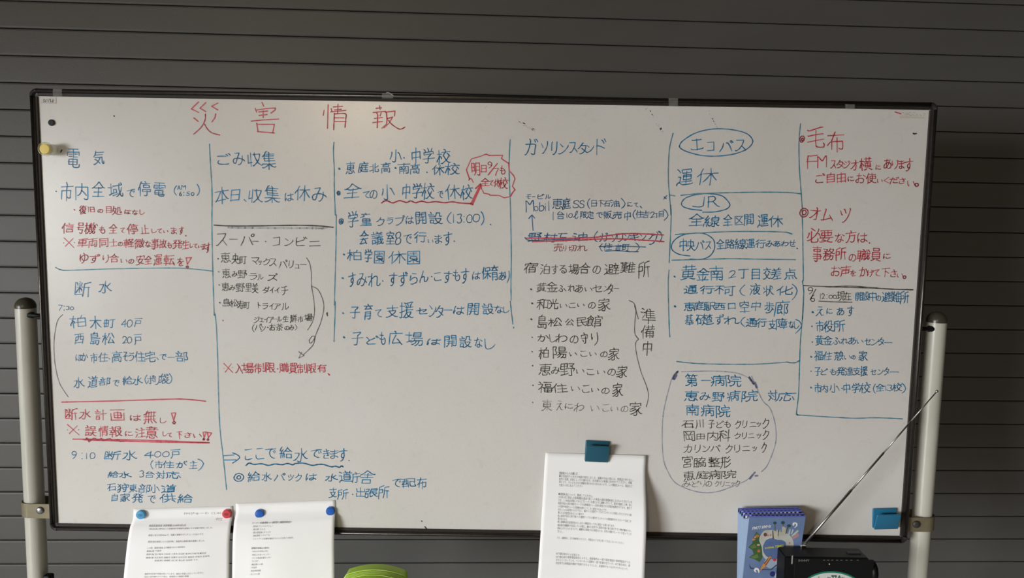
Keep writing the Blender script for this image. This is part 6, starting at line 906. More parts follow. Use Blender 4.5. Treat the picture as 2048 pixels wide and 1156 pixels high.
class Ink:
    def __init__(s, d): s.v = []; s.f = []; s.d = d
    def disc(s, p, r, n=8):
        b = len(s.v)
        for i in range(n):
            a = 2*math.pi*i/n; s.v.append(bp(p[0]+r*math.cos(a), p[1]+r*math.sin(a), s.d))
        s.f.append(tuple(range(b, b+n)))
    def line(s, P, r, taper=True):
        """P in board metres"""
        if len(P) < 2: s.disc(P[0], r); return
        n = len(P); ph = random.uniform(0, 6.28)
        rs = [r*(1+0.14*math.sin(ph+i*1.3)) for i in range(n)]
        if taper and n > 1: rs[-1] *= 0.72
        for i in range(n):
            s.disc(P[i], rs[i])
            if i+1 < n:
                dx = P[i+1][0]-P[i][0]; dy = P[i+1][1]-P[i][1]; L = math.hypot(dx, dy)
                if L < 1e-7: continue
                nx, ny = -dy/L, dx/L; b = len(s.v)
                s.v += [bp(P[i][0]+nx*rs[i], P[i][1]+ny*rs[i], s.d), bp(P[i][0]-nx*rs[i], P[i][1]-ny*rs[i], s.d),
                        bp(P[i+1][0]-nx*rs[i+1], P[i+1][1]-ny*rs[i+1], s.d), bp(P[i+1][0]+nx*rs[i+1], P[i+1][1]+ny*rs[i+1], s.d)]
                s.f.append((b, b+1, b+2, b+3))
    def build(s, name, m, parent, label=None):
        o = mesh_obj(name, s.v, s.f, m, parent)
        if label: o['label'] = label
        return o
def px2b(x, y): return uv_of(on_board(x, y))
for line in TEXT.split('\n'):
    c, lab, t = line.split('|'); m, r, d = INKS[c]; ink = Ink(d)
    for e in t.split(';'):
        p_ = e.split(); ch = p_[0]; v = list(map(float, p_[1:]))
        if ch in '・●':
            p = px2b(*v); rr = 0.0021 if ch == '●' else 0.0014
            ink.line([(p[0]-rr*0.3, p[1]+rr*0.2), (p[0]+rr*0.4, p[1]-rr*0.3)], rr); continue
        x0, x1, y0, y1 = v
        big = min(x1-x0, y1-y0) > 8
        sh_ = random.uniform(-0.06, 0.09); ph = random.uniform(0, 6.28); am = random.uniform(0.014, 0.034)
        rise = random.uniform(0.01, 0.10) if big else 0
        for pl_ in G.get(ch, []):
            P = soften(pl_); jx, jy = (random.gauss(0, 0.014), random.gauss(0, 0.014)) if big else (0, 0)
            sc_ = random.gauss(1.0, 0.045) if big else 1
            cx = sum(p[0] for p in P)/len(P); cy = sum(p[1] for p in P)/len(P)
            Q = []
            for (x, y) in P:
                x = cx+(x-cx)*sc_; y = cy+(y-cy)*sc_
                xx = x + sh_*(y-0.5) + am*math.sin(ph+5*y) + jx
                yy = y + rise*(x-0.5) + am*math.sin(ph*2+4.3*x) + jy
                Q.append(px2b(x0+(x1-x0)*xx, y1-(y1-y0)*yy))
            ink.line(Q, r*1.05 if ch in ':、。' else r*max(0.66, min(1.0, 0.45+0.55*max(x1-x0, y1-y0)/26)))
    ink.build('handwriting', m, wb, lab)
for line in STROKES.split('\n'):
    c, lab, t = line.split('|'); m, r, d = INKS[c]; ink = Ink(d + (0.00006 if c == 'v' else 0))
    for e in t.split(';'):
        smo = e[0] == '~'; v = list(map(float, e.lstrip('~ ').split()))
        P = [(v[i], v[i+1]) for i in range(0, len(v), 2)]
        if smo: P = catmull(P)
        ink.line([px2b(*p) for p in P], r, taper=False)
    ink.build('handwriting' if 'title' in lab or 'mark' in lab else 'drawn_line', m, wb, lab)
ink = Ink(0.00025)
for e in MARKS.split(';'):
    v = list(map(float, e.split())); P = [(v[i], v[i+1]) for i in range(0, len(v), 2)]
    ink.line([px2b(*p) for p in P], 0.0009 if len(P) > 1 else 0.00055)
for i in range(60):      # stray specks left all over the face
    ink.disc((random.uniform(-hw+0.03, hw-0.03), random.uniform(-hh+0.02, hh-0.02)), random.uniform(0.0002, 0.0005), 6)
o = ink.build('dried_specks', mat('dried_ink', (0.06, 0.04, 0.035), 0.7), wb, 'dark dried specks and flecks'); o['kind'] = 'stuff'

# ------------------------------------------------------------------ printed text helper
def text_tris(s, size, align='LEFT', shear=0.0, bold=0.0, res=1):
    cu = bpy.data.curves.new('t', 'FONT'); cu.body = s; cu.size = size; cu.align_x = align; cu.shear = shear
    cu.resolution_u = res; cu.offset = bold
    o = bpy.data.objects.new('t', cu); COL.objects.link(o)
    dg = bpy.context.evaluated_depsgraph_get(); dg.update()
    me = bpy.data.meshes.new_from_object(o.evaluated_get(dg))
    vs = [(v.co.x, v.co.y) for v in me.vertices]; fs = [tuple(p.vertices) for p in me.polygons]
    bpy.data.objects.remove(o); bpy.data.curves.remove(cu); bpy.data.meshes.remove(me)
    return vs, fs
def fit_text(s, x0, x1, y0, y1, fn, **kw):
    """text stretched into the box x0..x1, y0(bottom)..y1(top) of fn's parameter space"""
    vs, fs = text_tris(s, 1.0, **kw)
    if not vs: return [], []
    ax = min(v[0] for v in vs); bx = max(v[0] for v in vs); ay = min(v[1] for v in vs); by = max(v[1] for v in vs)
    return [fn(x0+(v[0]-ax)/(bx-ax)*(x1-x0), y0+(v[1]-ay)/(by-ay)*(y1-y0)) for v in vs], fs

# maker's sticker top left, upside down, and the worn sticker top right
def flat(px, py, d=0.0003):
    return bp(*px2b(px, py), d)
st1 = mesh_obj('maker_sticker', [flat(81, 194.5), flat(113, 195.5), flat(113, 207), flat(81, 206.3)], [(0, 3, 2, 1)], mat('sticker_clear', (0.62, 0.60, 0.555), 0.3, noise=0.04), wb)
st1['label'] = 'small rectangular sticker with upside-down lettering'
vs, fs = fit_text('PLUS', 106.8, 86.2, 198.3, 204.8, lambda x, y: flat(x, y, 0.0005), bold=0.01)
mesh_obj('sticker_lettering', vs, fs, M_INK, st1)
ink = Ink(0.0005); ink.line([px2b(*p) for p in ((112, 196), (112.6, 206.4), (82, 206))], 0.0003); ink.build('sticker_border', M_INKG, st1)
st2 = mesh_obj('worn_sticker', [flat(1800, 232.5), flat(1850, 234.5), flat(1850, 237), flat(1799, 236.2)], [(0, 3, 2, 1)], mat('sticker_cream', (0.62, 0.57, 0.44), 0.5), wb)
st2['label'] = 'worn cream sticker in the top right corner'
ink = Ink(0.0003)
for i in range(46):
    x = random.uniform(1802, 1849); y = random.choice([225.5, 228.5, 231])+random.uniform(-0.6, 0.6)
    a = px2b(x, y); ink.line([a, (a[0]+random.uniform(0.0005, 0.003), a[1])], 0.0003)
ink.build('sticker_residue', mat('residue', (0.30, 0.26, 0.19), 0.7), st2)

# ================================================================== SMALL THINGS ON THE BOARD
def tape(name, quad, label, curl=None):
    pts = [on_board(x, y, d) for x, y, d in quad]; c = sum(pts, Vector())/4
    n = (pts[1]-pts[0]).cross(pts[3]-pts[0]).normalized()
    if n.y > 0: n = -n
    th = 0.00015
    rows = 5; vs = []; fs = []
    for j in range(rows+1):
        t = j/rows
        for s in (0, 1):
            p = pts[0].lerp(pts[1], s).lerp(pts[3].lerp(pts[2], s), t)
            p = p + n*(curl*math.sin(math.pi*t) if curl else 0)
            vs += [p, p-n*th]
    for j in range(rows):
        a = j*4; fs += [(a, a+2, a+6, a+4), (a+1, a+5, a+7, a+3), (a, a+4, a+5, a+1), (a+2, a+3, a+7, a+6)]
    root = empty(name, c)
    root['label'] = label; root['category'] = 'tape'; root['group'] = 'clear tape scraps on the top rail'
    mesh_obj('tape_strip', vs, fs, M_TAPE, root)
    return root
tape('tape_scrap', [(106, 177.5, .0102), (124, 178, .0102), (124.5, 193, .0054), (106.5, 192.5, .0054)], 'clear tape scrap on the top rail above the upside-down sticker', 0.001)
t2 = tape('tape_scrap', [(764, 186, .0102), (786, 186.6, .0102), (786, 197, .0066), (764, 196.5, .0066)], 'dim tape scrap with a bright curled edge on the top rail above the title', 0.001)
bmc = bmesh.new()
cp = [on_board(*p) for p in ((772, 185.6, .0115), (776, 184.6, .013), (780, 186.8, .014), (784, 189.6, .0145), (788, 192.2, .014))]
for a, b in zip(cp[:-1], cp[1:]): tube_bm(a, b, 0.00035, seg=8, bm=bmc)
bm_obj('curled_edge', bmc, mat('tape_edge', (0.85, 0.85, 0.82), 0.15), t2)
tape('tape_scrap', [(1337, 196, .0102), (1356, 196.5, .0102), (1355.5, 213.5, .0045), (1337.5, 212.5, .0045)], 'clear tape scrap on the top rail left of the large oval heading', 0.001)
tape('tape_scrap', [(1690, 208, .0098), (1709.5, 209, .0098), (1709, 219.5, .0046), (1691, 218.8, .0046)], 'crumpled tape scrap on the top rail at the far right', 0.0012)

def disc_magnet(name, px, py, r, t, m, label, group=None, dome=0.0006, print_m=None):
    p = on_board(px, py, t); b = on_board(px, py, t) + BN*(t-0.0006)
    root = empty(name, b, label, 'magnet', group)
    mt = board_mtx(b)
    prof = [(0, 0), (r*0.97, 0), (r, 0.001), (r, t-0.0022), (r*0.965, t-0.0008), (r*0.86, t-0.0002), (r*0.84, t-0.0004), (0, t-0.0004+dome)]
    bm_obj('magnet_body', lathe_bm(prof, mt, 40), m, root, True).modifiers.new('es', 'EDGE_SPLIT').split_angle = 0.7
    if print_m:
        bmx = bmesh.new()
        for i, (w, y) in enumerate(((0.62, 0.16), (0.9, 0.0), (0.6, -0.16))):
            for k in range(4):
                x = (-0.375+0.25*k)*w*r*1.25
                box_bm(mt @ Matrix.Translation((x, y*r*1.2, t-0.0004+dome)), w*r*0.22, r*0.09, 0.0003, bm=bmx)
        bm_obj('printed_lettering', bmx, print_m, root)
    return root
disc_magnet('round_magnet', 102.0, 245.2, 0.0064, 0.003, M_MAGDARK, 'small matt charcoal disc magnet in the upper left of the board')
P_BLUE = mat('print_navy', (0.01, 0.06, 0.16), 0.5); P_RED = mat('print_maroon', (0.14, 0.01, 0.015), 0.5)

# yellow peg magnet
bp0 = on_board(106, 300, 0.0)
root = empty('peg_magnet', bp0, 'clear peg magnet with yellow cap at the left edge of the board', 'magnet')
axis_top = on_board(87, 298, 0.030)
zax = (axis_top-bp0).normalized()
mt = board_mtx(bp0)
bm_obj('clear_body', lathe_bm([(0, 0.0004), (0.0105, 0.0004), (0.0112, 0.0015), (0.0112, 0.005), (0.0085, 0.007), (0.0065, 0.011), (0.0075, 0.016), (0.0128, 0.019), (0.0138, 0.021), (0.0138, 0.0285), (0.0125, 0.0300), (0.0112, 0.0300), (0.0112, 0.0210), (0, 0.0205)], mt, 48), M_CLEAR, root, True)
bm_obj('yellow_cap', lathe_bm([(0, 0.0215), (0.0098, 0.0215), (0.0102, 0.0222), (0.0102, 0.0285), (0.0094, 0.0294), (0, 0.0296)], mt, 40), M_YEL, root, True).modifiers.new('es', 'EDGE_SPLIT').split_angle = 0.7

# ------------------------------------------------------------------ papers
class Paper:
    """sheet whose four corners and swell are given; s right 0..1, t down 0..1"""
    def __init__(s, corners, bulge, name, label, cat='paper', N=28, M=36, m=M_PAPER):
        s.c = [on_board(x, y, d) for x, y, d in corners]
        DL, DR = corners[3][2], corners[2][2]
        # the sheet stays flat under its magnets and swings out below them
        s.bulge = lambda u, t: bulge(u, max(0, (t-0.07)/0.93)) + (DL+(DR-DL)*u)*(max(0, (t-0.07)/0.93)-t)
        o = s.c[0].lerp(s.c[1], 0.5)
        s.root = empty(name, o, label, cat)
        vs = []; fs = []; n1 = N+1
        for side in (0, 1):
            for j in range(M+1):
                for i in range(N+1): vs.append(s.P(i/N, j/M, -0.0001-0.00018*side))
        K = n1*(M+1)
        for j in range(M):
            for i in range(N):
                a = j*n1+i; fs.append((a, a+n1, a+n1+1, a+1)); fs.append((K+a, K+a+1, K+a+n1+1, K+a+n1))
        for i in range(N):
            fs.append((i, i+1, K+i+1, K+i)); a = M*n1+i; fs.append((a, K+a, K+a+1, a+1))
        for j in range(M):
            a = j*n1; fs.append((a, K+a, K+a+n1, a+n1)); a += N; fs.append((a, a+n1, K+a+n1, K+a))
        s.o = mesh_obj('sheet', vs, fs, m, s.root, True)
    def P(s, u, t, d=0.0):
        a = s.c[0].lerp(s.c[1], u); b = s.c[3].lerp(s.c[2], u)
        return a.lerp(b, t) - BN*(s.bulge(u, t)+d)
    def text(s, lines, m, name='printed_text', d=0.00012):
        vs = []; fs = []
        for (st, x0, x1, yb, yt, sl) in lines:
            f = lambda x, y, sl=sl, x0=x0: s.P(x, y+(x-x0)*sl, d)
            v, q = fit_text(st, x0, x1, yb, yt, f)
            b = len(vs); vs += v; fs += [tuple(b+i for i in p) for p in q]
        o = mesh_obj(name, vs, fs, m, s.root); return o
sm_ = lambda a, b, x: (lambda t: t*t*(3-2*t))(max(0, min(1, (x-a)/(b-a))))
# pixel position -> paper coordinates by solving the bilinear patch
def inv(paper, px, py):
    u = t = 0.3
    for _ in range(25):
        def pr(u, t):
            p = paper.P(u, t)-CAM; z = p.dot(fwd); return W/2+FPX*p.dot(RT)/z, H/2-FPX*p.dot(UP)/z
        a = pr(u, t); bx = pr(u+1e-3, t); by = pr(u, t+1e-3)
        j = [[(bx[0]-a[0])/1e-3, (by[0]-a[0])/1e-3], [(bx[1]-a[1])/1e-3, (by[1]-a[1])/1e-3]]
        det = j[0][0]*j[1][1]-j[0][1]*j[1][0]; ex = px-a[0]; ey = py-a[1]
        u += (ex*j[1][1]-ey*j[0][1])/det; t += (-ex*j[1][0]+ey*j[0][0])/det
    return u, t
def px_lines(paper, frame, items, h):
    """items: (string, x0, y0, x1, y1) centre line in zoomed pixels"""
    ox, oy, s = frame; out = []
    for st, x0, y0, x1, y1, *hh_ in items:
        hz = hh_[0] if hh_ else h
        a = inv(paper, ox+x0/s, oy+y0/s); b = inv(paper, ox+x1/s, oy+y1/s)
        k = hz/s/FPX*1.6/0.297/2
        out.append((st, a[0], b[0], a[1]+k, a[1]-k, (b[1]-a[1])/(b[0]-a[0])))
    return out
pA = Paper([(267.0, 1018.3, .0012), (465.5, 1012.3, .0012), (458.0, 1300, .052), (236.5, 1300, .040)], lambda u, t: 0.0105*sm_(0, .06, t)*(1-0.6*t)+0.006*math.sin(math.pi*u)*sm_(0, .25, t)+0.009*sm_(0, .2, t)*(1-t*0.7)*(0.65+0.35*u)+0.0015*math.sin(9*u+5*t)*sm_(.1, .4, t), 'pinned_notice', 'printed notice hanging from one sky-blue and one red magnet', 'notice')
FA = (250, 1000, 7.409)
pA.text(px_lines(pA, FA, [
 ('恵庭災害放送 本部情報 2018年9月6日', 355, 382, 900, 374),
 ('9月6日(木) 3時08分ごろ胆振地方中東部を震源とする地震が発生しました。', 355, 432, 1300, 412),
 ('震源の深さは約40kmで、地震の規模マグニチュードは6.7です。', 348, 523, 1170, 504),
 ('震度6強を観測したのは安平町、恵庭市は震度5強を観測しました。', 342, 618, 1185, 602),
 ('この他、震度5弱以上が観測された市町村は', 325, 712, 890, 695),
 ('震度6弱 千歳市', 322, 758, 540, 752),
 ('震度5強 苫小牧市 江別市 三笠市 長沼町 新ひだか町 札幌北区', 318, 806, 1205, 784),
 ('震度5弱 北広島市 函館市 室蘭市 岩見沢市 登別市 伊達市 石狩市', 312, 856, 1253, 830),
 ('新篠津村 南幌町 由仁町 栗山町 白老町 です。', 440, 898, 1090, 885),
 ('恵庭市内全域で停電が続いています。復旧の見通しはたっていません。', 290, 1095, 1170, 1075),
 ('市内の信号機もすべて停止、車両同士の軽微な事故', 285, 1140, 945, 1128)], 27), mat('ink_soft', (0.16, 0.16, 0.165), 0.8))
ink_pen = px_lines(pA, FA, [('FMびゅーわ 12:40', 878, 200, 1428, 192, 44), ('現在', 1345, 272, 1450, 272, 48)], 40)
pA.text(ink_pen, mat('pencil', (0.34, 0.34, 0.35), 0.8), 'handwritten_note')
pB = Paper([(471.5, 1007.3, .0012), (670.8, 1000.3, .0012), (671.5, 1300, .046), (462.0, 1300, .044)], lambda u, t: 0.0105*sm_(0, .06, t)*(1-0.6*t)+0.006*math.sin(math.pi*u)*sm_(0, .25, t)+0.006*sm_(0.02, .22, t)*(1-t*0.7)+0.001*math.sin(8*u-4*t)*sm_(.1, .4, t), 'pinned_notice', 'printed list hanging from two deep blue round magnets', 'notice')
FB = (460, 990, 6.9625)
pB.text(px_lines(pB, FB, [
 ('・恵央町 マックスバリュー', 306, 437, 600, 430), ('・恵み野 ラルズ', 306, 481, 490, 474), ('・恵み野里美 ダイイチ', 306, 524, 568, 516),
 ('・島松寿町 トライアル', 306, 567, 558, 558), ('・ジェイアール生鮮市場(外でパンとお茶のみ販売)', 304, 614, 880, 594),
 ('・市内小中学校(13校)', 294, 788, 528, 780), ('・黄金ふれあいセンター', 292, 832, 566, 824), ('・子ども発達支援センター', 292, 880, 580, 868),
 ('・えにあす', 288, 922, 398, 918), ('・福住憩いの家', 284, 968, 458, 962), ('・市役所', 282, 1012, 374, 1008), ('・総合体育館', 276, 1058, 428, 1050), ('・かしわの森', 272, 1104, 414, 1096)], 25), mat('ink_soft', (0.16, 0.16, 0.165), 0.8))
pB.text(px_lines(pB, FB, [('スーパー営業情報 ※入場制限と購買制限有り', 308, 390, 858, 376, 26), ('避難所情報(20箇所)', 298, 742, 546, 738, 28)], 28), M_INK, 'printed_heading')
pC = Paper([(1091.0, 905.6, .0015), (1293.0, 911.3, .0060), (1281.0, 1300, .062), (1066.5, 1300, .048)], lambda u, t: 0.010*sm_(0, .22, t)*(1-t*0.6)*(0.5+0.5*u)+0.022*(u**2.2)*sm_(0, .35, t)*(1-0.55*t)+0.0010*math.sin(7*u+3*t)*sm_(.1, .4, t), 'clipped_notice', 'white printed notice held by the dark blue clip', 'notice')
FC = (1060, 860, 3.904)
L3 = [('●北海道内での大きな地震が発生しました。避難や外出の際には、貴重品を持ち出し、', 228, 359, 808, 391),
 ('自宅の玄関、窓等にしっかり鍵をかけ、空き巣などの被害に気を付けてください。停電', 228, 382, 795, 413),
 ('等により、テレビなどから情報を得られない方も多いので、この情報をメール、電話など', 227, 405, 800, 439),
 ('で周りの方に伝えてください', 225, 430, 412, 437),
 ('●通電火災について、警戒してください。', 222, 499, 492, 517),
 ('1995年1月に発生した阪神淡路大震災で起こった火災の6割が通電火災によるものとされていま', 222, 523, 797, 563),
 ('すが、この火災は停電したあとにブレーカーを落とさずに避難したりして、電気が復旧した時、急に', 221, 547, 797, 587),
 ('電流が流れる事で電気ストーブや白熱電球といった熱を発生させる家電を転倒させており、倒れて', 220, 571, 795, 612),
 ('いる服や布団といった可燃物を燃やしてしまい発生するものです。', 219, 595, 602, 626),
 ('恐ろしいのは家電からだけでなく、傷がついた電気ケーブルやコンセントに付着したホコリからも火', 219, 620, 794, 663),
 ('事になる可能性があるという事です。', 218, 644, 424, 659),
 ('急に電気が流れる事で傷ついた電気ケーブルの部分やコンセントの接続部分からスパークを起こす', 217, 669, 792, 713),
 ('事があります。', 217, 692, 294, 700),
 ('更に通電火災は災害発生からしばらく時間がたってから発生する事もあります。', 216, 716, 662, 750),
 ('被災者が避難所で生活している間に、離れた自宅でも電気が通る事で燃えやすい物が傷められ、', 215, 742, 792, 788),
 ('発火しやすくなりますので、避難所に移動される場合などは、自宅の電気ブレーカーを切ってくだ', 214, 766, 792, 813),
 ('さい。', 213, 791, 258, 795),
 ('NTT東日本からのお知らせ', 204, 964, 386, 977),
 ('NTT東日本や携帯電話各社によると、胆振管内の一部で固定電話や携帯電話がつな', 203, 990, 782, 1033),
 ('がりにくくなっている。インターネット回線も一部で影響が出ている。NTT東日本は、道', 203, 1014, 781, 1058),
 ('内全域で公衆電話を無料で利用できるようにした。災害時でもつながりやすいという。', 202, 1038, 768, 1086)]
pC.text(px_lines(pC, FC, L3, 14.5), mat('ink_soft', (0.16, 0.16, 0.165), 0.8))
pC.text(px_lines(pC, FC, [('【警察からのお願い】', 230, 337, 368, 341)], 16), M_INK, 'printed_heading')
pC.text(px_lines(pC, FC, [('また、避難時に、空き巣被害などにより、貴重品などを常に置いて外出しないでください。', 212, 840, 735, 884)], 13), M_INKG, 'faded_print')
disc_magnet('round_magnet', 280.3, 1030.3, 0.0094, 0.0085, M_MAGSKY, 'sky-blue round magnet on the left corner of the leftmost notice', 'round magnets pinning notices', print_m=P_BLUE)
disc_magnet('round_magnet', 452.7, 1028.5, 0.0094, 0.0085, M_MAGRED, 'red round magnet pinning the leftmost notice', 'round magnets pinning notices', print_m=P_RED)
disc_magnet('round_magnet', 518.3, 1028.3, 0.0094, 0.0075, M_MAGBLUE, 'deep blue round magnet, left one on the printed list', 'round magnets pinning notices', dome=0.0012)
disc_magnet('round_magnet', 660.2, 1023.0, 0.0094, 0.0075, M_MAGBLUE, 'deep blue round magnet, right one on the printed list', 'round magnets pinning notices', dome=0.0012)

# ------------------------------------------------------------------ magnetic clips
def magclip(px, py, rot, m, label, w=0.050, h=0.044, out=0.0155, base=0.0):
    c = on_board(px, py, base)           # centre of the back plate
    root = empty('magnetic_clip', c, label, 'clip')
    ax = EX*math.cos(rot)+EZ*math.sin(rot); az = -EX*math.sin(rot)+EZ*math.cos(rot)
    f = lambda o, tilt=0.0: basis(ax, az*math.cos(tilt)-BN*math.sin(tilt), (-BN)*math.cos(tilt)-az*math.sin(tilt), o)
    bm_obj('back_plate', box_bm(f(c-BN*0.0032), w, h, 0.005, 0.0022, 3), m, root, True)
    tilt = 0.36
    cf = c - az*0.0032 - BN*(0.0032+0.0025+out*0.50)
    bm_obj('front_plate', box_bm(f(cf, tilt), w*0.985, h*0.93, 0.0042, 0.0018, 3), m, root, True)
    bm = box_bm(f(c-az*0.010-BN*0.0075, 0.0), w*0.62, 0.008, 0.004, 0.002, 2)
    bm_obj('hinge_block', bm, M_BLACK, root)
    bm = tube_bm(c-ax*w*0.36-az*0.002-BN*0.0110, c+ax*w*0.36-az*0.002-BN*0.0110, 0.0016, seg=12)
    bm_obj('spring_pin', bm, M_STEEL, root)
    return root
magclip(1193.5, 901.0, 0.004-0.035, M_CLIP, 'dark blue magnetic clip holding the clipped notice', base=0.0005)
magclip(1767.5, 1034.5, 0.045, M_CLIP2, 'bright blue empty magnetic clip in the lower right corner', w=0.051, h=0.042, out=0.022, base=0.0005)

# ================================================================== TABLE AND WHAT STANDS ON IT
TZ = 0.660
TY0, TY1 = 1.472, 1.586
tb = empty('side_stand', (0.63, (TY0+TY1)/2, 0), 'narrow stand under the booklets and the radio, just below the picture', 'stand')
bm_obj('stand_top', box_bm(Matrix.Translation((0.63, (TY0+TY1)/2, TZ-0.012)), 0.42, TY1-TY0, 0.024, 0.003), M_TABLE, tb)
for sx in (-0.19, 0.19):
    for sy in (-0.04, 0.04):
        bm_obj('leg', tube_bm(Vector((0.63+sx, (TY0+TY1)/2+sy, 0)), Vector((0.63+sx, (TY0+TY1)/2+sy, TZ-0.023)), 0.010, seg=14), M_SILVER, tb, True)

# ------------------------------------------------------------------ lime container
GY0, GY1 = 1.395, 1.465
pL = on_y(694, 1140, GY1); pR2 = on_y(817, 1140, GY1); ap = on_y(752, 1126.5, GY1)
gx = (pL.x+pR2.x)/2; ghw = (pR2.x-pL.x)/2
root = empty('lime_container', (gx, (GY0+GY1)/2, 0.0005), 'lime green round-topped container with ridged seams', 'container')
def arch(hwid, ztop, drop, y, n=28):
    P = []
    r = 0.012
    for i in range(n+1):
        x = -hwid + 2*hwid*i/n; q = abs(x)/hwid
        z = ztop - drop*q**2.0
        if q > 0.97: z -= 0.006*((q-0.97)/0.03)**2
        P.append(Vector((gx+x, y, z)))
    return P
secs = [(GY1, ghw*0.93, ap.z-0.004, 0.012), (GY1-0.003, ghw*0.985, ap.z, 0.013), (GY1-0.020, ghw*1.0, ap.z, 0.013), (GY1-0.026, ghw*1.0, ap.z, 0.013), (GY0+0.02, ghw*1.0, ap.z-0.003, 0.014), (GY0+0.004, ghw*0.99, ap.z-0.006, 0.016), (GY0, ghw*0.94, ap.z-0.013, 0.017)]
vs = []; fs = []; n = 28; m1 = n+3
for y, w_, zt, dr in secs:
    A = arch(w_, zt, dr, y)
    vs += [Vector((gx-w_*0.9, y, 0.001))]+A+[Vector((gx+w_*0.9, y, 0.001))]
for k in range(len(secs)-1):
    for i in range(m1):
        j = (i+1) % m1; a = k*m1
        fs.append((a+i, a+j, a+j+m1, a+i+m1))
fs.append(tuple(range(m1))); fs.append(tuple((len(secs)-1)*m1+i for i in range(m1-1, -1, -1)))
o = mesh_obj('container_body', vs, fs, M_LIME, root, True)
bm = bmesh.new(); bm.from_mesh(o.data); bmesh.ops.recalc_face_normals(bm, faces=bm.faces); bm.to_mesh(o.data); bm.free()
o.modifiers.new('es', 'EDGE_SPLIT').split_angle = 0.9
for y, rr in ((GY1-0.028, 0.0011), (GY1-0.0335, 0.0005), (GY1-0.037, 0.0005), (GY1-0.0405, 0.0005), (GY1-0.045, 0.0009)):
    t = (y-secs[3][0])/(secs[4][0]-secs[3][0]); t = max(0, min(1, t))
    A = arch(ghw*1.0, ap.z-0.003*t+0.0002, 0.013+0.001*t, y)
    bm = bmesh.new()
    for a, b in zip(A[:-1], A[1:]): tube_bm(a, b, rr, seg=6, bm=bm)
    bm_obj('ridge', bm, M_LIME2, root)

# ------------------------------------------------------------------ booklets
C_BLUE = mat('cover_blue', (0.15, 0.225, 0.40), 0.35, spec=0.5, noise=0.16, nscale=18)
C_EDGE = mat('booklet_edge', (0.42, 0.55, 0.74), 0.5)
C_VIO = mat('cover_violet', (0.10, 0.12, 0.50), 0.35)
C_NAVY = mat('cover_navy', (0.012, 0.015, 0.08), 0.4)
C_WHITE = mat('cover_white', (0.72, 0.72, 0.74), 0.4)
books = [((1476.0, 1016.5), (1597.8, 1014.2), 1.5790, 1.5720), ((1479.0, 1019.8), (1600.0, 1017.3), 1.5715, 1.5640), ((1482.5, 1024.0), (1603.5, 1020.8), 1.5640, 1.5560), ((1487.2, 1028.8), (1608.0, 1026.6), 1.5560, 1.5480), ((1497.5, 1032.4), (1611.6, 1031.7), 1.5440, 1.5400)]
NB = ['blue booklet at the very back of the stack beside the radio', 'blue booklet second from the back of the stack', 'blue booklet in the middle of the stack', 'blue booklet just behind the front one', 'front blue booklet with collage artwork beside the radio']
PB = None
for bi, (tl, tr, yt, yb) in enumerate(books):
    a = on_y(tl[0], tl[1], yt); b = on_y(tr[0], tr[1], yt)
    # lower corners stand on the table
    fr = bi == 4
    lx = on_y((1474.0, 1475.5, 1477.5, 1480.0, 1479.0)[bi], 1190, yb).x
    c = Vector((lx, yb, TZ+0.0006)); wv = (b-a).length
    dd = Vector((1, 0, 0)); e_ = c+dd*wv
    e_ = Vector((on_y((1589, 1590, 1592, 1594, 1586)[bi], 1190, yb).x, yb, TZ+0.0006))
    kk = (e_.x-c.x)/(b.x-a.x); e_ = c+(b-a)*kk; dz_ = max(0, TZ+0.0006-e_.z); c = c+Vector((0, 0, dz_)); e_ = e_+Vector((0, 0, dz_))
    root = empty('booklet', (c+e_)/2, NB[bi], 'booklet', 'booklets stacked beside the radio')
    ux = (b-a).normalized(); nrm = (c-a).cross(b-a).normalized()
    if nrm.y > 0: nrm = -nrm
    th = 0.0022
    def cov(u, v, d=0.0, a=a, b=b, c=c, e_=e_, nrm=nrm, fr=fr):
        p = a.lerp(b, u).lerp(c.lerp(e_, u), v)
        return p + nrm*d
    def slab(name, d0, d1, m, parent, u0=0.0, u1=1.0, v0=0.0, v1=1.0, nu=4, nv=8):
        vs = []; fs = []; n1 = nu+1
        for d in (d1, d0):
            for j in range(nv+1):
                for i in range(nu+1): vs.append(cov(u0+(u1-u0)*i/nu, v0+(v1-v0)*j/nv, d))
        K = n1*(nv+1)
        for j in range(nv):
            for i in range(nu):
                q = j*n1+i; fs.append((q, q+n1, q+n1+1, q+1)); fs.append((K+q, K+q+1, K+q+n1+1, K+q+n1))
        for i in range(nu):
            fs.append((i, i+1, K+i+1, K+i)); q = nv*n1+i; fs.append((q, K+q, K+q+1, q+1))
        for j in range(nv):
            q = j*n1; fs.append((q, K+q, K+q+n1, q+n1)); q += nu; fs.append((q, q+n1, K+q+n1, K+q))
        return mesh_obj(name, vs, fs, m, parent)
    slab('pages', -th, -0.0004, C_EDGE, root, u0=0.002, v0=0.002)
    slab('cover', -0.0004, 0.0, C_BLUE, root)
    slab('violet_band', 0.0, 0.0001, C_VIO, root, v0=0.0, v1=0.014, nv=1)
    if not fr:
        bmv = []; bmf = []
        for k in range(14):
            u0 = 0.03+k*0.068
            for m_ in (0,):
                q = len(bmv); bmv += [cov(u0, 0.014, 0.00012), cov(u0+0.034, 0.014, 0.00012), cov(u0+0.034, 0.040, 0.00012), cov(u0, 0.040, 0.00012)]; bmf.append((q, q+3, q+2, q+1))
        slab('navy_band', 0.0, 0.0001, C_NAVY, root, v0=0.014, v1=0.040, nv=1)
        mesh_obj('white_checks', bmv, bmf, C_WHITE, root)
        slab('pale_spine', 0.0, 0.0001, C_EDGE, root, u0=0.0, u1=0.10, v0=0.05, v1=1.0)
    else:
        PB = (root, cov); slab('pale_spine', 0.0, 0.0001, C_EDGE, root, u0=0.0, u1=0.012, v0=0.015, v1=1.0)
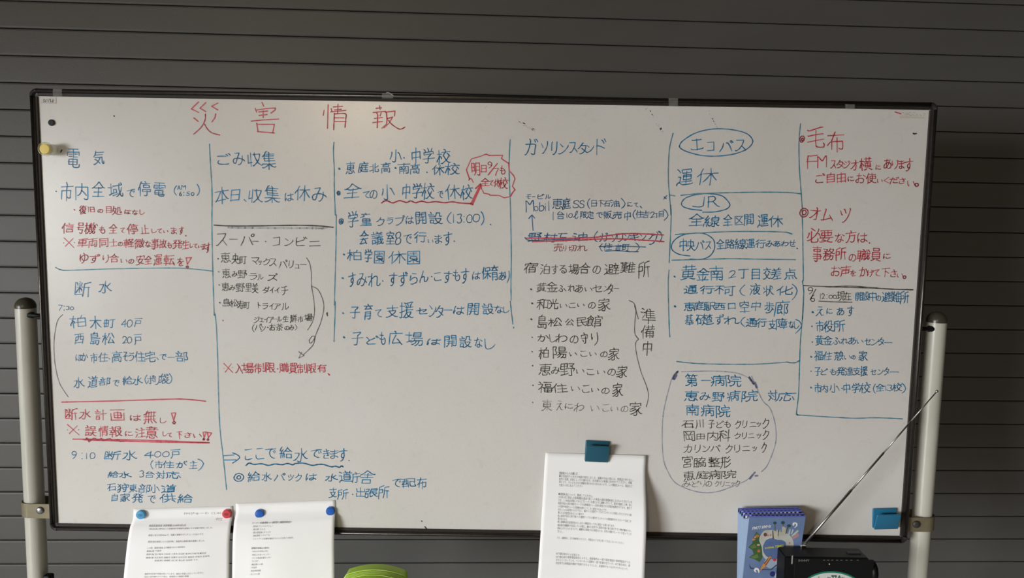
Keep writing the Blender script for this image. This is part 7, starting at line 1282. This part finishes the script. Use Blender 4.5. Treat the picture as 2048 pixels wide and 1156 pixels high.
# artwork on the front cover, traced in the cover's own coordinates
root, cov = PB
def inv_cov(px, py):
    u = v = 0.3
    for _ in range(30):
        def pr(u, t):
            p = cov(u, t)-CAM; z = p.dot(fwd); return W/2+FPX*p.dot(RT)/z, H/2-FPX*p.dot(UP)/z
        a = pr(u, v); bx = pr(u+1e-3, v); by = pr(u, v+1e-3)
        j = [[(bx[0]-a[0])/1e-3, (by[0]-a[0])/1e-3], [(bx[1]-a[1])/1e-3, (by[1]-a[1])/1e-3]]
        det = j[0][0]*j[1][1]-j[0][1]*j[1][0]; ex = px-a[0]; ey = py-a[1]
        u += (ex*j[1][1]-ey*j[0][1])/det; v += (-ex*j[1][0]+ey*j[0][0])/det
    return u, v
def cz(x, y): return inv_cov(1460+x/7.411, 1000+y/7.411)
def art(name, polys, color, d, smooth_=False):
    m = mat('print_'+name, color, 0.45, noise=0.12, nscale=60)
    vs = []; fs = []
    for P in polys:
        Q = catmull(P+[P[0]], 5)[:-1] if smooth_ else P
        b = len(vs); vs += [cov(*cz(*p), d) for p in Q]; fs.append(tuple(range(b, b+len(Q))))
    mesh_obj(name, vs, fs, m, root)
def ring(cx, cy, rx, ry, n=26, a0=0, a1=360):
    return [(cx+rx*math.cos(math.radians(a0+(a1-a0)*i/n)), cy+ry*math.sin(math.radians(a0+(a1-a0)*i/n))) for i in range(n)]
art('cream_cloud', [[(520, 450), (640, 445), (700, 470), (800, 480), (880, 520), (935, 600), (940, 700), (900, 760), (860, 850), (780, 900), (700, 880), (560, 900), (470, 800), (430, 700), (420, 600), (450, 530), (490, 470)]], (0.50, 0.52, 0.47), 0.00015, True)
art('blue_heart', [[(505, 640), (540, 590), (620, 565), (700, 590), (770, 595), (825, 630), (820, 700), (800, 790), (740, 850), (640, 880), (550, 840), (500, 780), (485, 700)]], (0.10, 0.16, 0.34), 0.0003, True)
art('pale_disc', [ring(620, 930, 110, 85)], (0.33, 0.42, 0.55), 0.0002)
art('dark_outline', [[(280, 940), (310, 1000), (420, 1020), (600, 1025), (720, 930), (735, 940), (610, 1040), (420, 1035), (295, 1015)]], (0.05, 0.07, 0.12), 0.00032)
art('leaves', [[(390, 470), (440, 520), (430, 600), (470, 700), (480, 850), (440, 920), (370, 880), (280, 850), (350, 800), (330, 740), (270, 700), (330, 640), (340, 560)]], (0.055, 0.12, 0.045), 0.00034)
art('light_leaves', [[(400, 480), (420, 560), (370, 560)], [(290, 690), (360, 650), (400, 700), (330, 720)], [(300, 845), (400, 800), (430, 850), (360, 870)]], (0.13, 0.20, 0.06), 0.00040)
art('orange_flowers', [ring(405, 530, 32, 16), ring(355, 580, 26, 16), ring(425, 755, 22, 22)], (0.48, 0.17, 0.05), 0.00042)
art('pale_petals', [ring(370, 550, 16, 10), ring(420, 665, 22, 14), ring(345, 590, 12, 8)], (0.60, 0.42, 0.36), 0.00046)
art('buildings', [[(500, 520), (520, 450), (560, 440), (565, 540)], [(640, 560), (640, 450), (670, 450), (670, 560)], [(690, 560), (690, 440), (720, 440), (720, 560)], [(765, 520), (770, 400), (785, 370), (800, 400), (830, 410), (820, 520)], [(730, 530), (735, 440), (750, 440), (750, 530)]], (0.52, 0.49, 0.38), 0.00044)
art('brown_pillars', [[(630, 575), (625, 450), (640, 450), (650, 575)], [(708, 530), (712, 440), (722, 440), (718, 535)], [(820, 500), (850, 400), (858, 405), (828, 505)]], (0.08, 0.07, 0.06), 0.00048)
art('stripes', [[(860, 510), (880, 430), (900, 430), (885, 515)], [(900, 500), (925, 430), (945, 440), (915, 510)], [(905, 530), (1000, 440), (1020, 460), (930, 545)]], (0.48, 0.55, 0.52), 0.00044)
art('pink_bar', [[(905, 545), (1010, 485), (1030, 530), (940, 580)]], (0.46, 0.27, 0.29), 0.00046)
art('trees', [ring(663, 340, 26, 20), ring(783, 335, 28, 24), ring(873, 382, 30, 22)], (0.025, 0.07, 0.08), 0.00044)
art('tree_trunks', [[(660, 350), (668, 350), (668, 460), (660, 460)], [(780, 350), (788, 350), (788, 400), (780, 400)], [(866, 390), (872, 394), (835, 470), (828, 466)]], (0.10, 0.10, 0.08), 0.00046)
art('brown_patch', [ring(522, 512, 26, 28)], (0.16, 0.06, 0.04), 0.00048)
art('pink_dots', [ring(560, 525, 16, 12), ring(600, 520, 12, 14), ring(880, 636, 14, 12)], (0.50, 0.18, 0.24), 0.00048)
art('red_house', [[(720, 800), (770, 740), (820, 800), (800, 850), (730, 840)]], (0.30, 0.07, 0.10), 0.00040)
art('red_dot', [ring(662, 885, 24, 22)], (0.55, 0.04, 0.06), 0.00040)
art('orange_pencil', [[(440, 1050), (480, 960), (590, 830), (620, 850), (520, 990)]], (0.60, 0.26, 0.06), 0.00050)
art('pencil_lines', [[(500, 940), (560, 860), (570, 866), (512, 950)], [(520, 965), (600, 850), (608, 856), (530, 972)]], (0.20, 0.06, 0.04), 0.00054)
art('roots', [[(690, 850), (705, 850), (735, 915), (725, 1000), (715, 1000), (720, 920)], [(735, 930), (790, 940), (790, 950), (735, 942)], [(740, 960), (775, 1000), (768, 1004), (736, 970)]], (0.05, 0.06, 0.05), 0.00042)
art('white_swirls', [[(925, 370), (930, 340), (965, 328), (995, 345), (998, 375), (975, 402), (950, 408), (975, 380), (975, 358), (955, 352), (950, 372), (935, 380)], [(350, 1040), (365, 1010), (400, 1005), (430, 1025), (435, 1070), (420, 1080), (410, 1045), (390, 1035), (380, 1050), (395, 1070), (365, 1065)]], (0.75, 0.76, 0.78), 0.00050, True)
art('navy_ball', [ring(630, 1095, 40, 40)], (0.03, 0.03, 0.18), 0.00040)
art('pale_ball', [ring(745, 1130, 90, 70)], (0.42, 0.50, 0.52), 0.00038)
def cover_text(s, x0, y0, x1, y1, hgt, color, name):
    sl = (y1-y0)/(x1-x0)
    v, f = fit_text(s, x0, x1, hgt/2, -hgt/2, lambda x, y: cov(*cz(x, y0+(x-x0)*sl+y), 0.0006), shear=0.25, bold=0.02)
    mesh_obj(name, v, f, mat('print_'+name, color, 0.45), root)
cover_text('FM77.8MHz', 325, 422, 610, 382, 46, (0.72, 0.72, 0.74), 'frequency_lettering')
cover_text('e-niwa TIMES', 515, 705, 798, 678, 38, (0.66, 0.62, 0.02), 'title_lettering')

# ------------------------------------------------------------------ radio
RY = 1.486
f_tl = on_y(1570.5, 1113.5, RY); f_tr = on_y(1751.0, 1116.0, RY)
zt = (f_tl.z+f_tr.z)/2; rw = f_tr.x-f_tl.x; rcx = (f_tl.x+f_tr.x)/2; rh = zt-TZ-0.001
RD = 0.046
root = empty('radio', (rcx, RY+RD/2, TZ+0.0005), 'black portable radio with white oval sticker and silver aerial', 'radio')
bm = box_bm(Matrix.Translation((rcx, RY+RD/2, TZ+0.001+rh/2)), rw, RD, rh, 0.0)
es = [e for e in bm.edges if all(v.co.x > rcx and v.co.z > TZ+rh*0.8 for v in e.verts)]
bmesh.ops.bevel(bm, geom=es, offset=0.013, segments=3, affect='EDGES')
es = [e for e in bm.edges if len(e.link_faces) == 2 and e.calc_face_angle() > 0.3]
bmesh.ops.bevel(bm, geom=es, offset=0.0022, segments=2, affect='EDGES')
bm_obj('body', bm, M_BLACK, root)
F_ = lambda px, py, d=0.0: on_y(px, py, RY-d)
def panel(name, x0, y0, x1, y1, d0, d1, m, parent=root):
    a = F_(x0, y0); b = F_(x1, y1)
    return bm_obj(name, box_bm(Matrix.Translation(((a.x+b.x)/2, RY-(d0+d1)/2, (a.z+b.z)/2)), abs(b.x-a.x), abs(d1-d0), abs(a.z-b.z), 0.0003, 1), m, parent)
panel('front_panel', 1590, 1116.5, 1744, 1165, -0.001, 0.0006, mat('radio_panel', (0.006, 0.006, 0.007), 0.3))
panel('silver_trim', 1583.6, 1111, 1585.2, 1128, -0.0005, 0.0008, M_SILVER)
o = bm_obj('tuning_knob', tube_bm(Vector((rcx+rw/2-0.004, RY+0.018, F_(1750, 1150).z)), Vector((rcx+rw/2+0.007, RY+0.018, F_(1750, 1150).z)), 0.021, seg=30), M_BLACK, root, True)
v, f = fit_text('SONY', 1596.5, 1619.5, 1123.2, 1118.8, lambda x, y: F_(x, y, 0.0008), bold=0.03)
mesh_obj('brand_lettering', v, f, mat('print_dim', (0.16, 0.16, 0.165), 0.5), root)
bm = bmesh.new()
for x in (1648, 1656, 1664, 1674, 1682.5, 1693, 1702.5, 1715):
    a = F_(x, 1120); box_bm(Matrix.Translation((a.x, RY-0.0008, a.z)), 0.0042, 0.0003, 0.0018, bm=bm)
bm_obj('dial_marks', bm, mat('print_dim2', (0.10, 0.10, 0.11), 0.5), root)
a = F_(1658.6, 1127.8)
bm_obj('indicator', lathe_bm([(0.0013, -0.001), (0.0013, 0.0006), (0.0006, 0.0013), (0, 0.0014)], basis(Vector((1, 0, 0)), Vector((0, 0, 1)), Vector((0, -1, 0)), Vector((a.x, RY-0.0006, a.z))), 14), mat('led_pale', (0.6, 0.48, 0.36), 0.4), root, True)
# buttons and slot on the top
bm_obj('top_button', box_bm(Matrix.Translation((on_y(1708, 1104, RY+0.02).x, RY+0.022, zt+0.0008)), 0.026, 0.010, 0.0022, 0.0008), mat('radio_button', (0.02, 0.018, 0.018), 0.5), root)
# oval sticker
sx0 = 1662.5; cyp = 1142.3+44
def ell(rx, ry, d, n=56): return [F_(sx0+rx*math.cos(2*math.pi*i/n), cyp+ry*math.sin(2*math.pi*i/n), d) for i in range(n)]
mesh_obj('sticker_rim', ell(66, 44, 0.0009), [tuple(range(55, -1, -1))], mat('sticker_green', (0.01, 0.20, 0.12), 0.4), root)
stk = mesh_obj('oval_sticker', ell(62.5, 40.8, 0.0011), [tuple(range(55, -1, -1))], mat('sticker_white', (0.66, 0.68, 0.66), 0.4), root)
v, f = fit_text('77.8', 1662.5, 1681.5, 1164, 1150.3, lambda x, y: F_(x, y, 0.0013), bold=0.03)
mesh_obj('sticker_number', v, f, mat('print_green', (0.005, 0.09, 0.05), 0.5), stk)
v, f = fit_text('FM', 1654.5, 1660.8, 1160, 1154, lambda x, y: F_(x, y, 0.0013), bold=0.02)
v2, f2 = fit_text('MHz', 1683, 1690.5, 1160, 1154, lambda x, y: F_(x, y, 0.0013), bold=0.02)
mesh_obj('sticker_letters', v+v2, f+[tuple(len(v)+i for i in p) for p in f2], mat('print_green', (0.005, 0.09, 0.05), 0.5), stk)
mesh_obj('sticker_leaf', [F_(1637.5, 1151.5, .0013), F_(1640.5, 1160, .0013), F_(1634.8, 1160, .0013)], [(0, 2, 1)], mat('print_leaf', (0.20, 0.42, 0.04), 0.5), stk)
# aerial
A0 = on_y(1605.5, 1092.0, 1.530); A1 = on_y(1876.5, 779.5, 1.548)
dv = (A1-A0)
ant = bm_obj('aerial', tube_bm(A0, A0+dv*0.36, 0.0027, seg=16), M_STEEL, root, True)
for (a, b, r) in ((0.355, 0.60, 0.0021), (0.595, 0.80, 0.0016), (0.795, 0.985, 0.0012)):
    bm_obj('aerial_section', tube_bm(A0+dv*a, A0+dv*b, r, seg=14), M_STEEL, ant, True)
bm = bmesh.new(); bmesh.ops.create_uvsphere(bm, u_segments=16, v_segments=10, radius=0.0028); bmesh.ops.translate(bm, verts=bm.verts, vec=A0+dv*0.99)
bm_obj('aerial_tip', bm, M_STEEL, ant, True)
bm = box_bm(Matrix.Translation(A0+Vector((0, 0, -0.004))), 0.012, 0.010, 0.014, 0.002)
bm_obj('aerial_base', bm, mat('chrome', (0.85, 0.85, 0.85), 0.08, metal=1.0), root)
